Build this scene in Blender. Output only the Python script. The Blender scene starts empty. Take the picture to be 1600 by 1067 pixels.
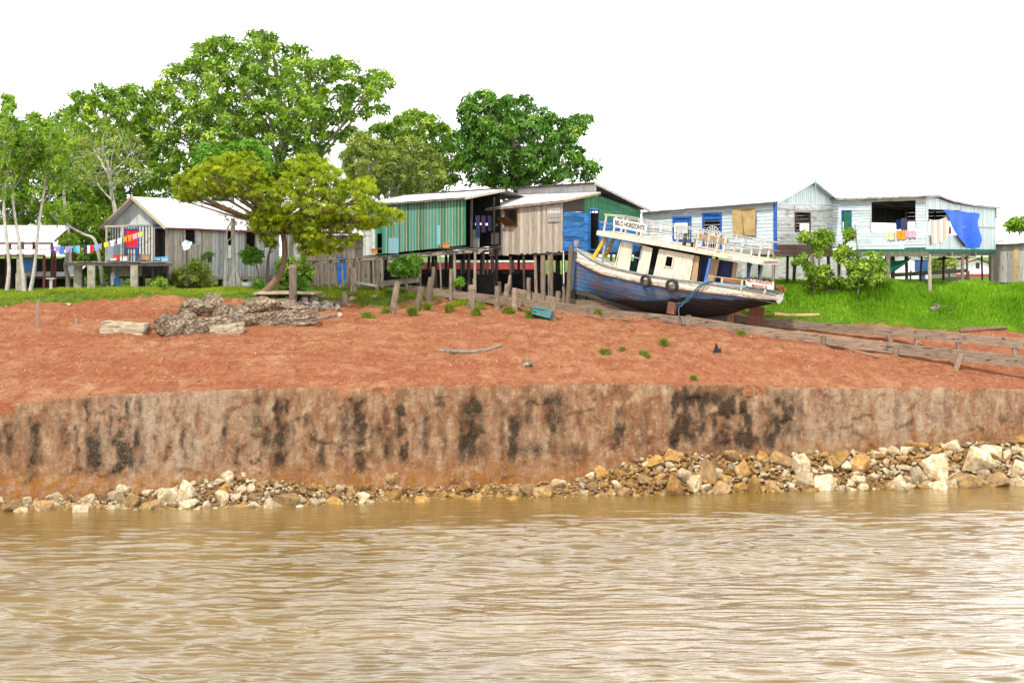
import bpy, bmesh, math, random
import numpy as np
from mathutils import Vector, Matrix, Euler
R = math.radians
random.seed(7); np.random.seed(7)
SC = bpy.context.scene
COL = SC.collection
# ---------------------------------------------------------------- camera (on the upper deck of a river boat, 10.2 m above the water)
F = 2240.0; H = 10.2; HOR = 400.0
cam = bpy.data.cameras.new('camera'); camo = bpy.data.objects.new('camera', cam); COL.objects.link(camo)
camo.location = (0, 0, H); camo.rotation_euler = (R(90), 0, 0)
cam.sensor_width = 36.0; cam.lens = 36.0 * F / 1600.0; cam.shift_y = -(533.5 - HOR) / 1600.0
cam.clip_start = 0.5; cam.clip_end = 8000
SC.camera = camo
# ---------------------------------------------------------------- sky, sun, exposure
SUN_DIR = Vector((-0.42, -0.50, 1.0)).normalized()
elev = math.asin(SUN_DIR.z); azim = math.atan2(SUN_DIR.x, SUN_DIR.y)
W = bpy.data.worlds.new("World"); SC.world = W; W.use_nodes = True
wn = W.node_tree; bg = wn.nodes['Background']
sky = wn.nodes.new('ShaderNodeTexSky'); sky.sky_type = 'NISHITA'; sky.sun_disc = False
sky.sun_elevation = elev; sky.sun_rotation = azim; sky.air_density = 1.0; sky.dust_density = 1.5; sky.ozone_density = 1.0
hs = wn.nodes.new('ShaderNodeHueSaturation'); hs.inputs['Saturation'].default_value = 0.12; hs.inputs['Value'].default_value = 1.0
wn.links.new(sky.outputs[0], hs.inputs['Color'])
ov = wn.nodes.new('ShaderNodeMixRGB'); ov.inputs[0].default_value = 0.82   # thin bright overcast over the sky
wn.links.new(hs.outputs[0], ov.inputs[1]); wn.links.new(ov.outputs[0], bg.inputs['Color'])
tcw = wn.nodes.new('ShaderNodeTexCoord'); spw = wn.nodes.new('ShaderNodeSeparateXYZ'); wn.links.new(tcw.outputs['Generated'], spw.inputs[0])
rpw = wn.nodes.new('ShaderNodeValToRGB'); wn.links.new(spw.outputs['Z'], rpw.inputs[0]); el = rpw.color_ramp.elements   # haze: brighter low down than overhead
el[0].position = 0.0; el[0].color = (.80, .80, .80, 1); el[1].position = .95; el[1].color = (.12, .122, .126, 1)
e2 = el.new(.30); e2.color = (1, 1, 1, 1); e3 = el.new(.6); e3.color = (.55, .553, .558, 1)
clw = wn.nodes.new('ShaderNodeTexNoise'); clw.inputs['Scale'].default_value = 2.2; clw.inputs['Detail'].default_value = 5; wn.links.new(tcw.outputs['Generated'], clw.inputs['Vector'])
mcw = wn.nodes.new('ShaderNodeMapRange'); wn.links.new(clw.outputs[0], mcw.inputs[0]); mcw.inputs[1].default_value = .3; mcw.inputs[2].default_value = .7; mcw.inputs[3].default_value = 20; mcw.inputs[4].default_value = 25
vmw = wn.nodes.new('ShaderNodeVectorMath'); vmw.operation = 'SCALE'; wn.links.new(rpw.outputs[0], vmw.inputs[0]); mxw = wn.nodes.new('ShaderNodeMath'); mxw.operation = 'MULTIPLY_ADD'; wn.links.new(spw.outputs['X'], mxw.inputs[0]); mxw.inputs[1].default_value = .8; mxw.inputs[2].default_value = 1.0   # the haze is brightest to the right
m2w = wn.nodes.new('ShaderNodeMath'); m2w.operation = 'MULTIPLY'; wn.links.new(mxw.outputs[0], m2w.inputs[0]); wn.links.new(mcw.outputs[0], m2w.inputs[1]); wn.links.new(m2w.outputs[0], vmw.inputs['Scale']); wn.links.new(vmw.outputs[0], ov.inputs[2])
bg.inputs['Strength'].default_value = 0.13
sl = bpy.data.lights.new('sun', 'SUN'); so = bpy.data.objects.new('sun', sl); COL.objects.link(so)
sl.energy = 5.0; sl.angle = R(3); sl.color = (1.0, 0.95, 0.86)
so.rotation_euler = SUN_DIR.to_track_quat('Z', 'Y').to_euler()
SC.view_settings.view_transform = 'Standard'; SC.view_settings.look = 'None'
SC.view_settings.exposure = 0.1; SC.view_settings.gamma = 1.0
SC.cycles.max_bounces = 6; SC.cycles.diffuse_bounces = 3; SC.cycles.transparent_max_bounces = 8
# ---------------------------------------------------------------- measuring helpers: a photograph position and a distance give a point
def P(px, py, Y): return Vector(((px - 800) * Y / F, Y, H - (py - HOR) * Y / F))
def XY(px, Y): return ((px - 800) * Y / F, Y)
def PX(x, y): return 800 + F * x / y
def ip(x, xs, ys): return float(np.interp(x, xs, ys))
# ---------------------------------------------------------------- value noise
def _h(ix, iy, iz, s):
    with np.errstate(over='ignore'):
        n = (ix.astype(np.int64) * 374761393 + iy.astype(np.int64) * 668265263 + iz.astype(np.int64) * 2147483647 + s * 974634777) & 0xffffffff
        n = ((n ^ (n >> 13)) * 1274126177) & 0xffffffff
        n = n ^ (n >> 16)
    return (n & 0xffff) / 65535.0
def vnoise(p, s=0):
    p = np.asarray(p, float); i = np.floor(p).astype(np.int64); f = p - i; f = f * f * (3 - 2 * f)
    r = 0
    for dx in (0, 1):
        for dy in (0, 1):
            for dz in (0, 1):
                w = (f[..., 0] if dx else 1 - f[..., 0]) * (f[..., 1] if dy else 1 - f[..., 1]) * (f[..., 2] if dz else 1 - f[..., 2])
                r = r + w * _h(i[..., 0] + dx, i[..., 1] + dy, i[..., 2] + dz, s)
    return r * 2 - 1
def fbm(p, o=4, s=0, g=0.5):
    p = np.asarray(p, float); a = 1; r = 0; t = 0
    for k in range(o):
        r = r + a * vnoise(p * 2 ** k + 17.3 * k, s + k); t += a; a *= g
    return r / t
# ---------------------------------------------------------------- things, parts, tags
OFF = {}
def tag(o, label=None, cat=None, group=None, kind=None):
    if label: o['label'] = label
    if cat: o['category'] = cat
    if group: o['group'] = group
    if kind: o['kind'] = kind
    return o
def thing(name, label, cat, loc=(0, 0, 0), group=None, rot=None):
    o = bpy.data.objects.new(name, None); COL.objects.link(o); o.location = loc; o.empty_display_size = .3
    if rot is not None: o.rotation_euler = rot; OFF[o.name] = Vector((0, 0, 0))
    else: OFF[o.name] = Vector(loc)
    return tag(o, label, cat, group)
def link(name, me, parent=None, loc=None):
    o = bpy.data.objects.new(name, me); COL.objects.link(o)
    if parent is not None: o.parent = parent; OFF[o.name] = OFF.get(parent.name, Vector((0, 0, 0)))
    if loc is not None: o.location = loc
    return o
class MB:
    def __init__(s): s.v = []; s.f = []; s.m = []; s.t = []
    def add(s, vs, fs, m=0, t=None):
        o = len(s.v); s.v += [tuple(a) for a in vs]
        t = random.random() if t is None else t
        for f in fs: s.f.append(tuple(o + i for i in f)); s.m.append(m); s.t.append(t)
    def hexa(s, p, m=0, t=None):   # 8 points: bottom 4 then top 4
        s.add(p, [(3, 2, 1, 0), (4, 5, 6, 7), (0, 1, 5, 4), (1, 2, 6, 5), (2, 3, 7, 6), (3, 0, 4, 7)], m, t)
    def box(s, c, sz, rz=0, m=0, t=None, rx=0, ry=0):
        M = Euler((rx, ry, rz)).to_matrix(); c = Vector(c); x, y, z = sz[0] / 2, sz[1] / 2, sz[2] / 2
        s.hexa([c + M @ Vector(q) for q in ((-x, -y, -z), (x, -y, -z), (x, y, -z), (-x, y, -z), (-x, -y, z), (x, -y, z), (x, y, z), (-x, y, z))], m, t)
    def bar(s, a, b, w, h, m=0, t=None, up=(0, 0, 1), taper=1.0):
        a = Vector(a); b = Vector(b); d = (b - a).normalized(); u = Vector(up)
        if abs(d.dot(u)) > .98: u = Vector((0, 1, 0))
        r = d.cross(u).normalized(); u = r.cross(d).normalized()
        q = []
        for p, k in ((a, 1), (b, taper)):
            for i, j in ((-1, -1), (1, -1), (1, 1), (-1, 1)): q.append(p + r * (i * w / 2 * k) + u * (j * h / 2 * k))
        s.hexa(q, m, t)
    def tube(s, pts, rad, n=8, m=0, t=None, cap=True):
        pts = [Vector(p) for p in pts]; t = random.random() if t is None else t
        if not hasattr(rad, '__len__'): rad = [rad] * len(pts)
        o = len(s.v); pr = None
        for i, p in enumerate(pts):
            d = (pts[min(i + 1, len(pts) - 1)] - pts[max(i - 1, 0)]).normalized()
            if pr is None:
                pr = d.orthogonal().normalized()
            else:
                pr = (pr - d * pr.dot(d)).normalized()
            q = d.cross(pr)
            for k in range(n):
                a = 2 * math.pi * k / n; s.v.append(tuple(p + (pr * math.cos(a) + q * math.sin(a)) * rad[i]))
        for i in range(len(pts) - 1):
            for k in range(n):
                k2 = (k + 1) % n; s.f.append((o + i * n + k, o + i * n + k2, o + (i + 1) * n + k2, o + (i + 1) * n + k)); s.m.append(m); s.t.append(t)
        if cap:
            s.f.append(tuple(o + k for k in reversed(range(n)))); s.m.append(m); s.t.append(t)
            e = o + (len(pts) - 1) * n; s.f.append(tuple(e + k for k in range(n))); s.m.append(m); s.t.append(t)
    def prism(s, poly, off, m=0, t=None):
        n = len(poly); off = Vector(off); a = [Vector(p) for p in poly]; b = [p + off for p in a]
        s.add(a + b, [tuple(reversed(range(n))), tuple(range(n, 2 * n))] + [(i, (i + 1) % n, n + (i + 1) % n, n + i) for i in range(n)], m, t)
    def grid(s, fn, nu, nv, m=0, t=None, wrap=False):
        o = len(s.v); t = random.random() if t is None else t
        for j in range(nv + 1):
            for i in range(nu + 1): s.v.append(tuple(fn(i / nu, j / nv)))
        for j in range(nv):
            for i in range(nu):
                a = o + j * (nu + 1) + i; s.f.append((a, a + 1, a + nu + 2, a + nu + 1)); s.m.append(m)
                s.t.append(t(i / nu, j / nv) if callable(t) else t)
    def build(s, name, mats, parent=None, smooth=False, world=True):
        me = bpy.data.meshes.new(name)
        v = np.array(s.v, float).reshape(-1, 3)
        loc = None
        if parent is not None:
            if world: v = v - np.array(OFF.get(parent.name, Vector((0, 0, 0))))
        else:
            loc = Vector(((v[:, 0].min() + v[:, 0].max()) / 2, (v[:, 1].min() + v[:, 1].max()) / 2, v[:, 2].min())); v = v - np.array(loc)
        me.from_pydata(v.tolist(), [], s.f)
        for mt in (mats if isinstance(mats, (list, tuple)) else [mats]): me.materials.append(mt)
        me.polygons.foreach_set('material_index', s.m)
        if smooth: me.polygons.foreach_set('use_smooth', [True] * len(s.f))
        at = me.attributes.new('tint', 'FLOAT', 'FACE'); at.data.foreach_set('value', s.t)
        me.update()
        o = link(name, me, parent)
        if loc is not None: o.location = loc; OFF[o.name] = loc.copy()
        return o
def fastmesh(name, v, faces, mats, parent=None, tint=None, smooth=False, loc=None, attrs=None):
    """v (N,3) array, faces (M,k) array of equal sized polygons"""
    v = np.asarray(v, float); faces = np.asarray(faces, np.int32); k = faces.shape[1]
    o_ = np.array(OFF.get(parent.name, Vector((0, 0, 0)))) if parent is not None else (np.array(loc) if loc is not None else np.zeros(3))
    me = bpy.data.meshes.new(name)
    me.vertices.add(len(v)); me.vertices.foreach_set('co', (v - o_).astype(np.float32).ravel())
    me.loops.add(faces.size); me.loops.foreach_set('vertex_index', faces.ravel())
    me.polygons.add(len(faces)); me.polygons.foreach_set('loop_start', np.arange(0, faces.size, k, dtype=np.int32))
    me.polygons.foreach_set('loop_total', np.full(len(faces), k, np.int32))
    for mt in (mats if isinstance(mats, (list, tuple)) else [mats]): me.materials.append(mt)
    if smooth: me.polygons.foreach_set('use_smooth', np.ones(len(faces), bool))
    if tint is not None:
        at = me.attributes.new('tint', 'FLOAT', 'FACE'); at.data.foreach_set('value', np.asarray(tint, np.float32))
    for nm, arr in (attrs or {}).items():
        at = me.attributes.new(nm, 'FLOAT', 'POINT'); at.data.foreach_set('value', np.asarray(arr, np.float32))
    me.update(calc_edges=True)
    o = link(name, me, parent)
    if loc is not None and parent is None: o.location = loc
    return o
# ---------------------------------------------------------------- materials
class NT:
    def __init__(s, name):
        s.m = bpy.data.materials.new(name); s.m.use_nodes = True; s.t = s.m.node_tree; s.b = s.t.nodes['Principled BSDF']
        s.out = s.t.nodes['Material Output']
    def n(s, typ, **kw):
        n = s.t.nodes.new('ShaderNode' + typ)
        for k, v in kw.items():
            if k in n.inputs.keys():
                if hasattr(v, 'is_output'): s.t.links.new(v, n.inputs[k])
                else: n.inputs[k].default_value = v
            else: setattr(n, k, v)
        return n
    def l(s, a, b): s.t.links.new(a, b)
    def noise(s, scale, stretch=(1, 1, 1), detail=6, rough=.6, dist=0, coord='Object', off=(0, 0, 0)):
        c = s.n('TexCoord'); mp = s.n('Mapping'); s.l(c.outputs[coord], mp.inputs['Vector']); mp.inputs['Scale'].default_value = stretch; mp.inputs['Location'].default_value = off
        t = s.n('TexNoise', Scale=scale, Detail=detail, Roughness=rough, Distortion=dist); s.l(mp.outputs[0], t.inputs['Vector']); return t.outputs[0]
    def ramp(s, fac, stops):
        r = s.n('ValToRGB'); s.l(fac, r.inputs[0]); e = r.color_ramp.elements
        while len(e) < len(stops): e.new(.5)
        for el, (p, c) in zip(e, stops):
            el.position = p; el.color = (*c, 1) if hasattr(c, '__len__') else (c, c, c, 1)
        return r.outputs[0]
    def mix(s, fac, a, b, mode='MIX'):
        m = s.n('MixRGB', blend_type=mode)
        for k, v in ((0, fac), (1, a), (2, b)):
            if hasattr(v, 'is_output'): s.l(v, m.inputs[k])
            else: m.inputs[k].default_value = (v if k == 0 else ((*v, 1) if hasattr(v, '__len__') else (v, v, v, 1)))
        return m.outputs[0]
    def math(s, op, a, b=0.0, clamp=False):
        m = s.n('Math', operation=op); m.use_clamp = clamp
        for k, v in ((0, a), (1, b)):
            if hasattr(v, 'is_output'): s.l(v, m.inputs[k])
            else: m.inputs[k].default_value = v
        return m.outputs[0]
    def attr(s, nm): return s.n('Attribute', attribute_name=nm).outputs['Fac']
    def bump(s, h, strength=.4, dist=.03):
        b = s.n('Bump', Strength=strength, Distance=dist); s.l(h, b.inputs['Height']); s.l(b.outputs[0], s.b.inputs['Normal'])
    def done(s, col, rough=.8, spec=.3, metal=0):
        if hasattr(col, 'is_output'): s.l(col, s.b.inputs['Base Color'])
        else: s.b.inputs['Base Color'].default_value = (*col, 1)
        s.b.inputs['Roughness'].default_value = rough; s.b.inputs['Specular IOR Level'].default_value = spec; s.b.inputs['Metallic'].default_value = metal
        return s.m
def surf(name, c1, c2, scale=3, stretch=(1, 1, 1), c3=None, s3=2, thr=.55, st3=(1, 1, 1), tint=.0, rough=.8, spec=.25, bump=.3, obj=0.0, hue=None):
    """two-tone noise, optional patches of c3 (bare wood, rust, moss), value change per board"""
    N = NT(name); nz = N.noise(scale, stretch)
    col = N.ramp(nz, [(.32, c1), (.68, c2)])
    if hue is not None:
        col = N.mix(N.ramp(N.attr('tint'), [(.55, 0.), (.95, 1.)]), col, hue)
    if c3 is not None:
        p = N.noise(s3, st3, detail=9, rough=.68, off=(3, 7, 1)); col = N.mix(N.ramp(p, [(thr, 0.), (thr + .08, 1.)]), col, c3)
    if tint:
        t = N.attr('tint'); v = N.math('MULTIPLY_ADD', t, 2 * tint); N.t.nodes[-1].inputs[2].default_value = 1 - tint
        col = N.mix(1.0, col, v, 'MULTIPLY')
    if obj:
        oi = N.n('ObjectInfo'); v = N.math('MULTIPLY_ADD', oi.outputs['Random'], 2 * obj); N.t.nodes[-1].inputs[2].default_value = 1 - obj
        col = N.mix(1.0, col, v, 'MULTIPLY')
    if bump: N.bump(nz, bump)
    return N.done(col, rough, spec)
ZS = (6, 6, .35)   # grain running up
M = {}
M['grey_board'] = surf('grey_board', (.26, .245, .22), (.52, .50, .46), 5, ZS, (.09, .08, .07), 2.2, .60, (3, 3, .5), .32)
M['bluegrey_board'] = surf('bluegrey_board', (.25, .27, .28), (.46, .48, .48), 5, ZS, (.12, .11, .10), 2.2, .62, (3, 3, .5), .34)
M['tan_board'] = surf('tan_board', (.25, .21, .17), (.48, .42, .345), 5, ZS, (.08, .07, .06), 2., .60, (3, 3, .5), .32)
M['dark_wood'] = surf('dark_wood', (.03, .025, .021), (.085, .07, .058), 5, ZS, None, tint=.35)  # dark timber; stilts also carry their under-floor shade in this colour
M['post_wood'] = surf('post_wood', (.12, .085, .062), (.30, .23, .17), 6, ZS, (.055, .04, .03), 2.5, .58, (2, 2, .6), .2, obj=.22, bump=.6)
M['stilt_wood'] = surf('stilt_wood', (.13, .105, .08), (.30, .255, .20), 6, ZS, (.06, .05, .04), 2.5, .58, (2, 2, .6), .3, bump=.6)
M['beam_wood'] = surf('beam_wood', (.13, .09, .062), (.29, .215, .155), 3, (.5, .5, 6), (.045, .033, .025), 1.8, .57, (1, 1, 3), .22, bump=.7)
M['deck_wood'] = surf('deck_wood', (.12, .105, .085), (.27, .24, .20), 4, (2, 2, 2), (.16, .20, .03), 1.3, .60, tint=.25)
M['green_paint'] = surf('green_paint', (.03, .15, .075), (.065, .24, .12), 4, ZS, (.18, .21, .17), 3, .63, (3, 3, .6), .28, hue=(.05, .22, .19))
M['batten'] = surf('batten', (.24, .23, .18), (.40, .38, .31), 5, ZS, tint=.2)
M['lightblue_board'] = surf('lightblue_board', (.13, .30, .38), (.22, .42, .5), 4, ZS, tint=.2)
M['blue_paint'] = surf('blue_paint', (.010, .07, .28), (.05, .24, .52), 2.5, (.6, .6, 3), (.07, .12, .16), 2.2, .58, (1, 1, 3), .45)
M['deepgreen_paint'] = surf('deepgreen_paint', (.02, .10, .05), (.05, .19, .09), 3, ZS, (.10, .09, .06), 2, .62, tint=.25)
M['trim_blue'] = surf('trim_blue', (.015, .07, .30), (.03, .13, .45), 4, tint=.15)
M['trim_green'] = surf('trim_green', (.012, .10, .055), (.03, .17, .09), 4, tint=.15)
M['trim_red'] = surf('trim_red', (.16, .02, .03), (.26, .04, .05), 5, tint=.15)
M['white_board'] = surf('white_board', (.40, .48, .51), (.58, .65, .67), 2.5, (1, 1, 4), (.33, .33, .30), 2.0, .62, (1, 1, 4), .12)
M['white_board_v'] = surf('white_board_v', (.44, .53, .54), (.62, .69, .69), 3.5, ZS, (.33, .34, .32), 2.0, .64, (3, 3, .4), .14)
M['worn_white'] = surf('worn_white', (.42, .43, .40), (.60, .61, .58), 2.5, (1, 1, 4), (.27, .26, .23), 1.6, .54, (1, 1, 4), .16)
M['red_board'] = surf('red_board', (.11, .06, .055), (.20, .12, .105), 3, (1, 1, 5), tint=.2)
M['zinc'] = surf('zinc', (.50, .50, .50), (.64, .64, .63), 1.2, (1, 1, 1), (.42, .27, .20), 1.1, .64, (1, 1, 1), .09, rough=.5, spec=.4, bump=0)
M['zinc_rust'] = surf('zinc_rust', (.46, .46, .46), (.62, .60, .59), 1.2, (1, 1, 1), (.42, .22, .15), 1.1, .56, (1, 1, 1), .10, rough=.55, spec=.4, bump=0)
M['zinc_old'] = surf('zinc_old', (.20, .19, .19), (.40, .38, .36), 2, (1, 1, 1), (.15, .07, .045), 1.5, .55, (1, 1, 1), .2, rough=.6, bump=0)
M['fascia'] = surf('fascia', (.20, .13, .10), (.38, .30, .25), 4, (1, 1, 3), (.20, .06, .05), 1.5, .55, tint=.25)
M['tan_trim'] = surf('tan_trim', (.36, .31, .21), (.50, .45, .33), 4, tint=.2)
M['concrete'] = surf('concrete', (.22, .20, .15), (.42, .38, .30), 3.5, (1, 1, .7), (.12, .11, .08), 2.2, .58, tint=.15, bump=.6)
M['dark_in'] = surf('dark_in', (.012, .012, .012), (.03, .028, .026), 3, tint=.2)  # near black for painted shade in rooms and undercrofts, also a black stump
M['ply'] = surf('ply', (.30, .20, .08), (.46, .33, .15), 2, (1, 1, 1), (.20, .12, .05), 1.6, .6, tint=.1)
M['iron'] = surf('iron', (.02, .02, .02), (.06, .05, .05), 6, rough=.6)
M['rust_iron'] = surf('rust_iron', (.09, .022, .015), (.16, .05, .03), 6, rough=.7)
M['rust_shutter'] = surf('rust_shutter', (.16, .06, .025), (.28, .12, .05), 4, tint=.3)
def plain(name, c, rough=.6, var=.25, spec=.3):
    return surf(name, tuple(x * (1 - var) for x in c), tuple(min(1, x * (1 + var)) for x in c), 5, rough=rough, spec=spec, bump=.15, tint=.08)
for nm, c in dict(cloth_purple=(.08, .03, .22), cloth_lilac=(.30, .25, .45), cloth_blue=(.05, .16, .5), cloth_sky=(.16, .42, .62), cloth_teal=(.03, .3, .28),
                  cloth_dark=(.05, .02, .06), cloth_pale=(.55, .65, .7), cloth_red=(.6, .02, .03), cloth_white=(.72, .72, .74), cloth_yellow=(.75, .55, .04),
                  cloth_orange=(.7, .28, .02), cloth_pink=(.65, .35, .5), cloth_cream=(.6, .56, .44), cloth_lime=(.6, .68, .38), cloth_brown=(.2, .09, .06),
                  cloth_navy=(.02, .03, .09), plastic_white=(.75, .75, .75), plastic_red=(.55, .04, .03), plastic_blue=(.06, .22, .5), tank_grey=(.24, .31, .36),
                  tarp_blue=(.008, .10, .60), net_green=(.015, .22, .13), crate_teal=(.02, .16, .17), orange_box=(.5, .16, .03), skin=(.22, .11, .07),
                  shorts=(.05, .12, .4), shirt=(.35, .06, .06), hair=(.012, .01, .01), rubber=(.03, .03, .032), rope=(.04, .09, .14), far_white=(.72, .73, .7), far_red=(.36, .05, .05),
                  far_green=(.02, .08, .06), far_blue=(.05, .12, .3), yellow_paint=(.62, .33, .03), brown_board=(.3, .2, .11), lettering=(.03, .03, .04), lettering_red=(.25, .03, .03)).items():
    M[nm] = plain(nm, c)
M['striped'] = None
def leafmat(name, c1, c2, c3=None, trans=.35, gloss=.35, rough=.45):
    N = NT(name); t = N.attr('tint')
    stops = [(.0, c1), (.75, c2)] + ([(1.0, c3)] if c3 else [])
    col = N.ramp(t, stops); N.done(col, rough, gloss)
    tr = N.n('BsdfTranslucent'); N.l(N.mix(1., col, (1.0, 1.15, .45), 'MULTIPLY'), tr.inputs['Color'])
    mx = N.n('MixShader'); mx.inputs[0].default_value = trans
    N.l(N.b.outputs[0], mx.inputs[1]); N.l(tr.outputs[0], mx.inputs[2]); N.l(mx.outputs[0], N.out.inputs['Surface'])
    return N.m
M['leaf_big'] = leafmat('leaf_big', (.07, .16, .014), (.25, .40, .032), (.44, .54, .06))
M['leaf_dark'] = leafmat('leaf_dark', (.04, .125, .016), (.13, .29, .034), (.25, .38, .045))
M['leaf_mid'] = leafmat('leaf_mid', (.08, .18, .014), (.25, .40, .03), (.42, .52, .05))
M['leaf_olive'] = leafmat('leaf_olive', (.09, .14, .02), (.25, .32, .045), (.40, .42, .08))
M['leaf_yellow'] = leafmat('leaf_yellow', (.15, .23, .008), (.42, .50, .016), (.62, .58, .022), trans=.48)
M['leaf_fresh'] = leafmat('leaf_fresh', (.07, .20, .015), (.16, .36, .03), (.28, .44, .05), trans=.4)
M['grass_blade'] = leafmat('grass_blade', (.12, .28, .012), (.27, .48, .02), (.45, .58, .05), trans=.4, gloss=.2)
M['grass_dry'] = leafmat('grass_dry', (.17, .25, .018), (.35, .42, .032), (.50, .48, .09), trans=.4, gloss=.2)
M['tuft_blade'] = leafmat('tuft_blade', (.12, .17, .02), (.25, .29, .035), (.38, .36, .08), trans=.35, gloss=.15)
M['bark_pale'] = surf('bark_pale', (.31, .29, .24), (.54, .51, .44), 4, (2, 2, 1), (.16, .14, .11), 2, .6, bump=.5)
M['bark_brown'] = surf('bark_brown', (.10, .06, .038), (.22, .14, .09), 5, (3, 3, .6), bump=.8)
M['bark_grey'] = surf('bark_grey', (.12, .11, .085), (.26, .235, .19), 4, (2, 2, .8), bump=.6)
# ---------------------------------------------------------------- facades: a vertical plane between two plan points
class Fac:
    def __init__(s, A, B):
        s.A = Vector((A[0], A[1])); s.B = Vector((B[0], B[1])); d = s.B - s.A; s.L = d.length; s.u = d / s.L
        n = Vector((s.u.y, -s.u.x)); c = -s.A
        s.n = n if n.dot(c) > 0 else -n
    def at(s, px, py):
        d = Vector(((px - 800) / F, 1.0)); t = s.A.dot(s.n) / d.dot(s.n); p = d * t
        return (p - s.A).dot(s.u), H - (py - HOR) / F * t
    def s_(s, px): return s.at(px, 400)[0]
    def z_(s, px, py): return s.at(px, py)[1]
    def pt(s, a, z, d=0.0):
        p = s.A + s.u * a + s.n * d; return Vector((p.x, p.y, z))
    def rect(s, x0, y0, x1, y1):
        a, z1 = s.at(x0, y0); b, z0 = s.at(x1, y1); xm = (x0 + x1) / 2
        return (min(a, b), max(a, b), s.z_(xm, y1), s.z_(xm, y0))
    def box(s, mb, a, b, z0, z1, d0, d1, m=0, t=None, z0b=None, z1b=None):
        z0b = z0 if z0b is None else z0b; z1b = z1 if z1b is None else z1b
        mb.hexa([s.pt(a, z0, d1), s.pt(b, z0b, d1), s.pt(b, z0b, d0), s.pt(a, z0, d0), s.pt(a, z1, d1), s.pt(b, z1b, d1), s.pt(b, z1b, d0), s.pt(a, z1, d0)], m, t)
def fn(z): return z if callable(z) else (lambda s: z)
def planks_v(mb, Fc, s0, s1, zb, zt, holes=(), w=.2, th=.03, m=0, batten=None, bw=.05, jit=.008, endj=.0, mfun=None):
    zb = fn(zb); zt = fn(zt); br = [s0]
    while br[-1] + w * 1.4 < s1: br.append(br[-1] + w * random.uniform(.85, 1.15))
    br.append(s1)
    for h in holes: br += [q for q in (h[0], h[1]) if s0 < q < s1]
    br = sorted(set(br))
    for a, b in zip(br[:-1], br[1:]):
        if b - a < .004: continue
        mid = (a + b) / 2; iv = [(zb(mid) + random.uniform(-endj, endj), zt(mid))]
        for h in holes:
            if h[0] - 1e-6 <= mid <= h[1] + 1e-6:
                nv = []
                for lo, hi in iv:
                    if h[3] <= lo or h[2] >= hi: nv.append((lo, hi)); continue
                    if h[2] > lo: nv.append((lo, h[2]))
                    if h[3] < hi: nv.append((h[3], hi))
                iv = nv
        t = random.random(); d = random.uniform(0, jit); g = .004
        for lo, hi in iv:
            if hi - lo < .02: continue
            full = abs(hi - zt(mid)) < 1e-6
            Fc.box(mb, a + g, b - g, lo, zt(a + g) if full else hi, d, d + th, mfun(mid) if mfun else m, t, None, zt(b - g) if full else hi)
            if batten is not None and a > s0 + .01:
                Fc.box(mb, a - bw / 2, a + bw / 2, lo, (zt(a) if full else hi) - .01, d + th, d + th + .022, batten, random.random())
def planks_h(mb, Fc, s0, s1, zb, zt, holes=(), w=.2, th=.03, m=0, jit=.006):
    zb = fn(zb); zt = fn(zt); sm = (s0 + s1) / 2; hh = zt(sm) - zb(sm); n = max(1, int(hh / w)); br = [i / n for i in range(n + 1)]
    for h in holes:
        c = (h[0] + h[1]) / 2
        br += [min(1, max(0, (q - zb(c)) / (zt(c) - zb(c)))) for q in (h[2], h[3])]
    br = sorted(set(br))
    for a, b in zip(br[:-1], br[1:]):
        if b - a < .003: continue
        iv = [(s0, s1)]
        for h in holes:
            c = (h[0] + h[1]) / 2; zm = zb(c) + (zt(c) - zb(c)) * (a + b) / 2
            if h[2] <= zm <= h[3]:
                nv = []
                for lo, hi in iv:
                    if h[1] <= lo or h[0] >= hi: nv.append((lo, hi)); continue
                    if h[0] > lo: nv.append((lo, h[0]))
                    if h[1] < hi: nv.append((h[1], hi))
                iv = nv
        for lo, hi in iv:
            # boards a few metres long, butted
            cuts = [lo]
            while cuts[-1] + 3.4 < hi: cuts.append(cuts[-1] + random.uniform(1.8, 3.2))
            cuts.append(hi)
            for c0, c1 in zip(cuts[:-1], cuts[1:]):
                if c1 - c0 < .02: continue
                z = lambda s, v: zb(s) + (zt(s) - zb(s)) * v
                d = random.uniform(0, jit); g = .006
                q = [Fc.pt(c0, z(c0, a) + g, d + th + .012), Fc.pt(c1, z(c1, a) + g, d + th + .012), Fc.pt(c1, z(c1, a) + g, d), Fc.pt(c0, z(c0, a) + g, d),
                     Fc.pt(c0, z(c0, b), d + th - .008), Fc.pt(c1, z(c1, b), d + th - .008), Fc.pt(c1, z(c1, b), d), Fc.pt(c0, z(c0, b), d)]
                mb.hexa(q, m)
def frame_bars(Fc, h, w=.07, d0=.0, d1=.07, out=True, m=0):
    mb = MB(); a, b, z0, z1 = h
    Fc.box(mb, a - w, a, z0 - w, z1 + w, d0, d1, m); Fc.box(mb, b, b + w, z0 - w, z1 + w, d0, d1, m)
    Fc.box(mb, a, b, z1, z1 + w, d0, d1, m); Fc.box(mb, a, b, z0 - w, z0, d0, d1, m)
    return mb
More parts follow.
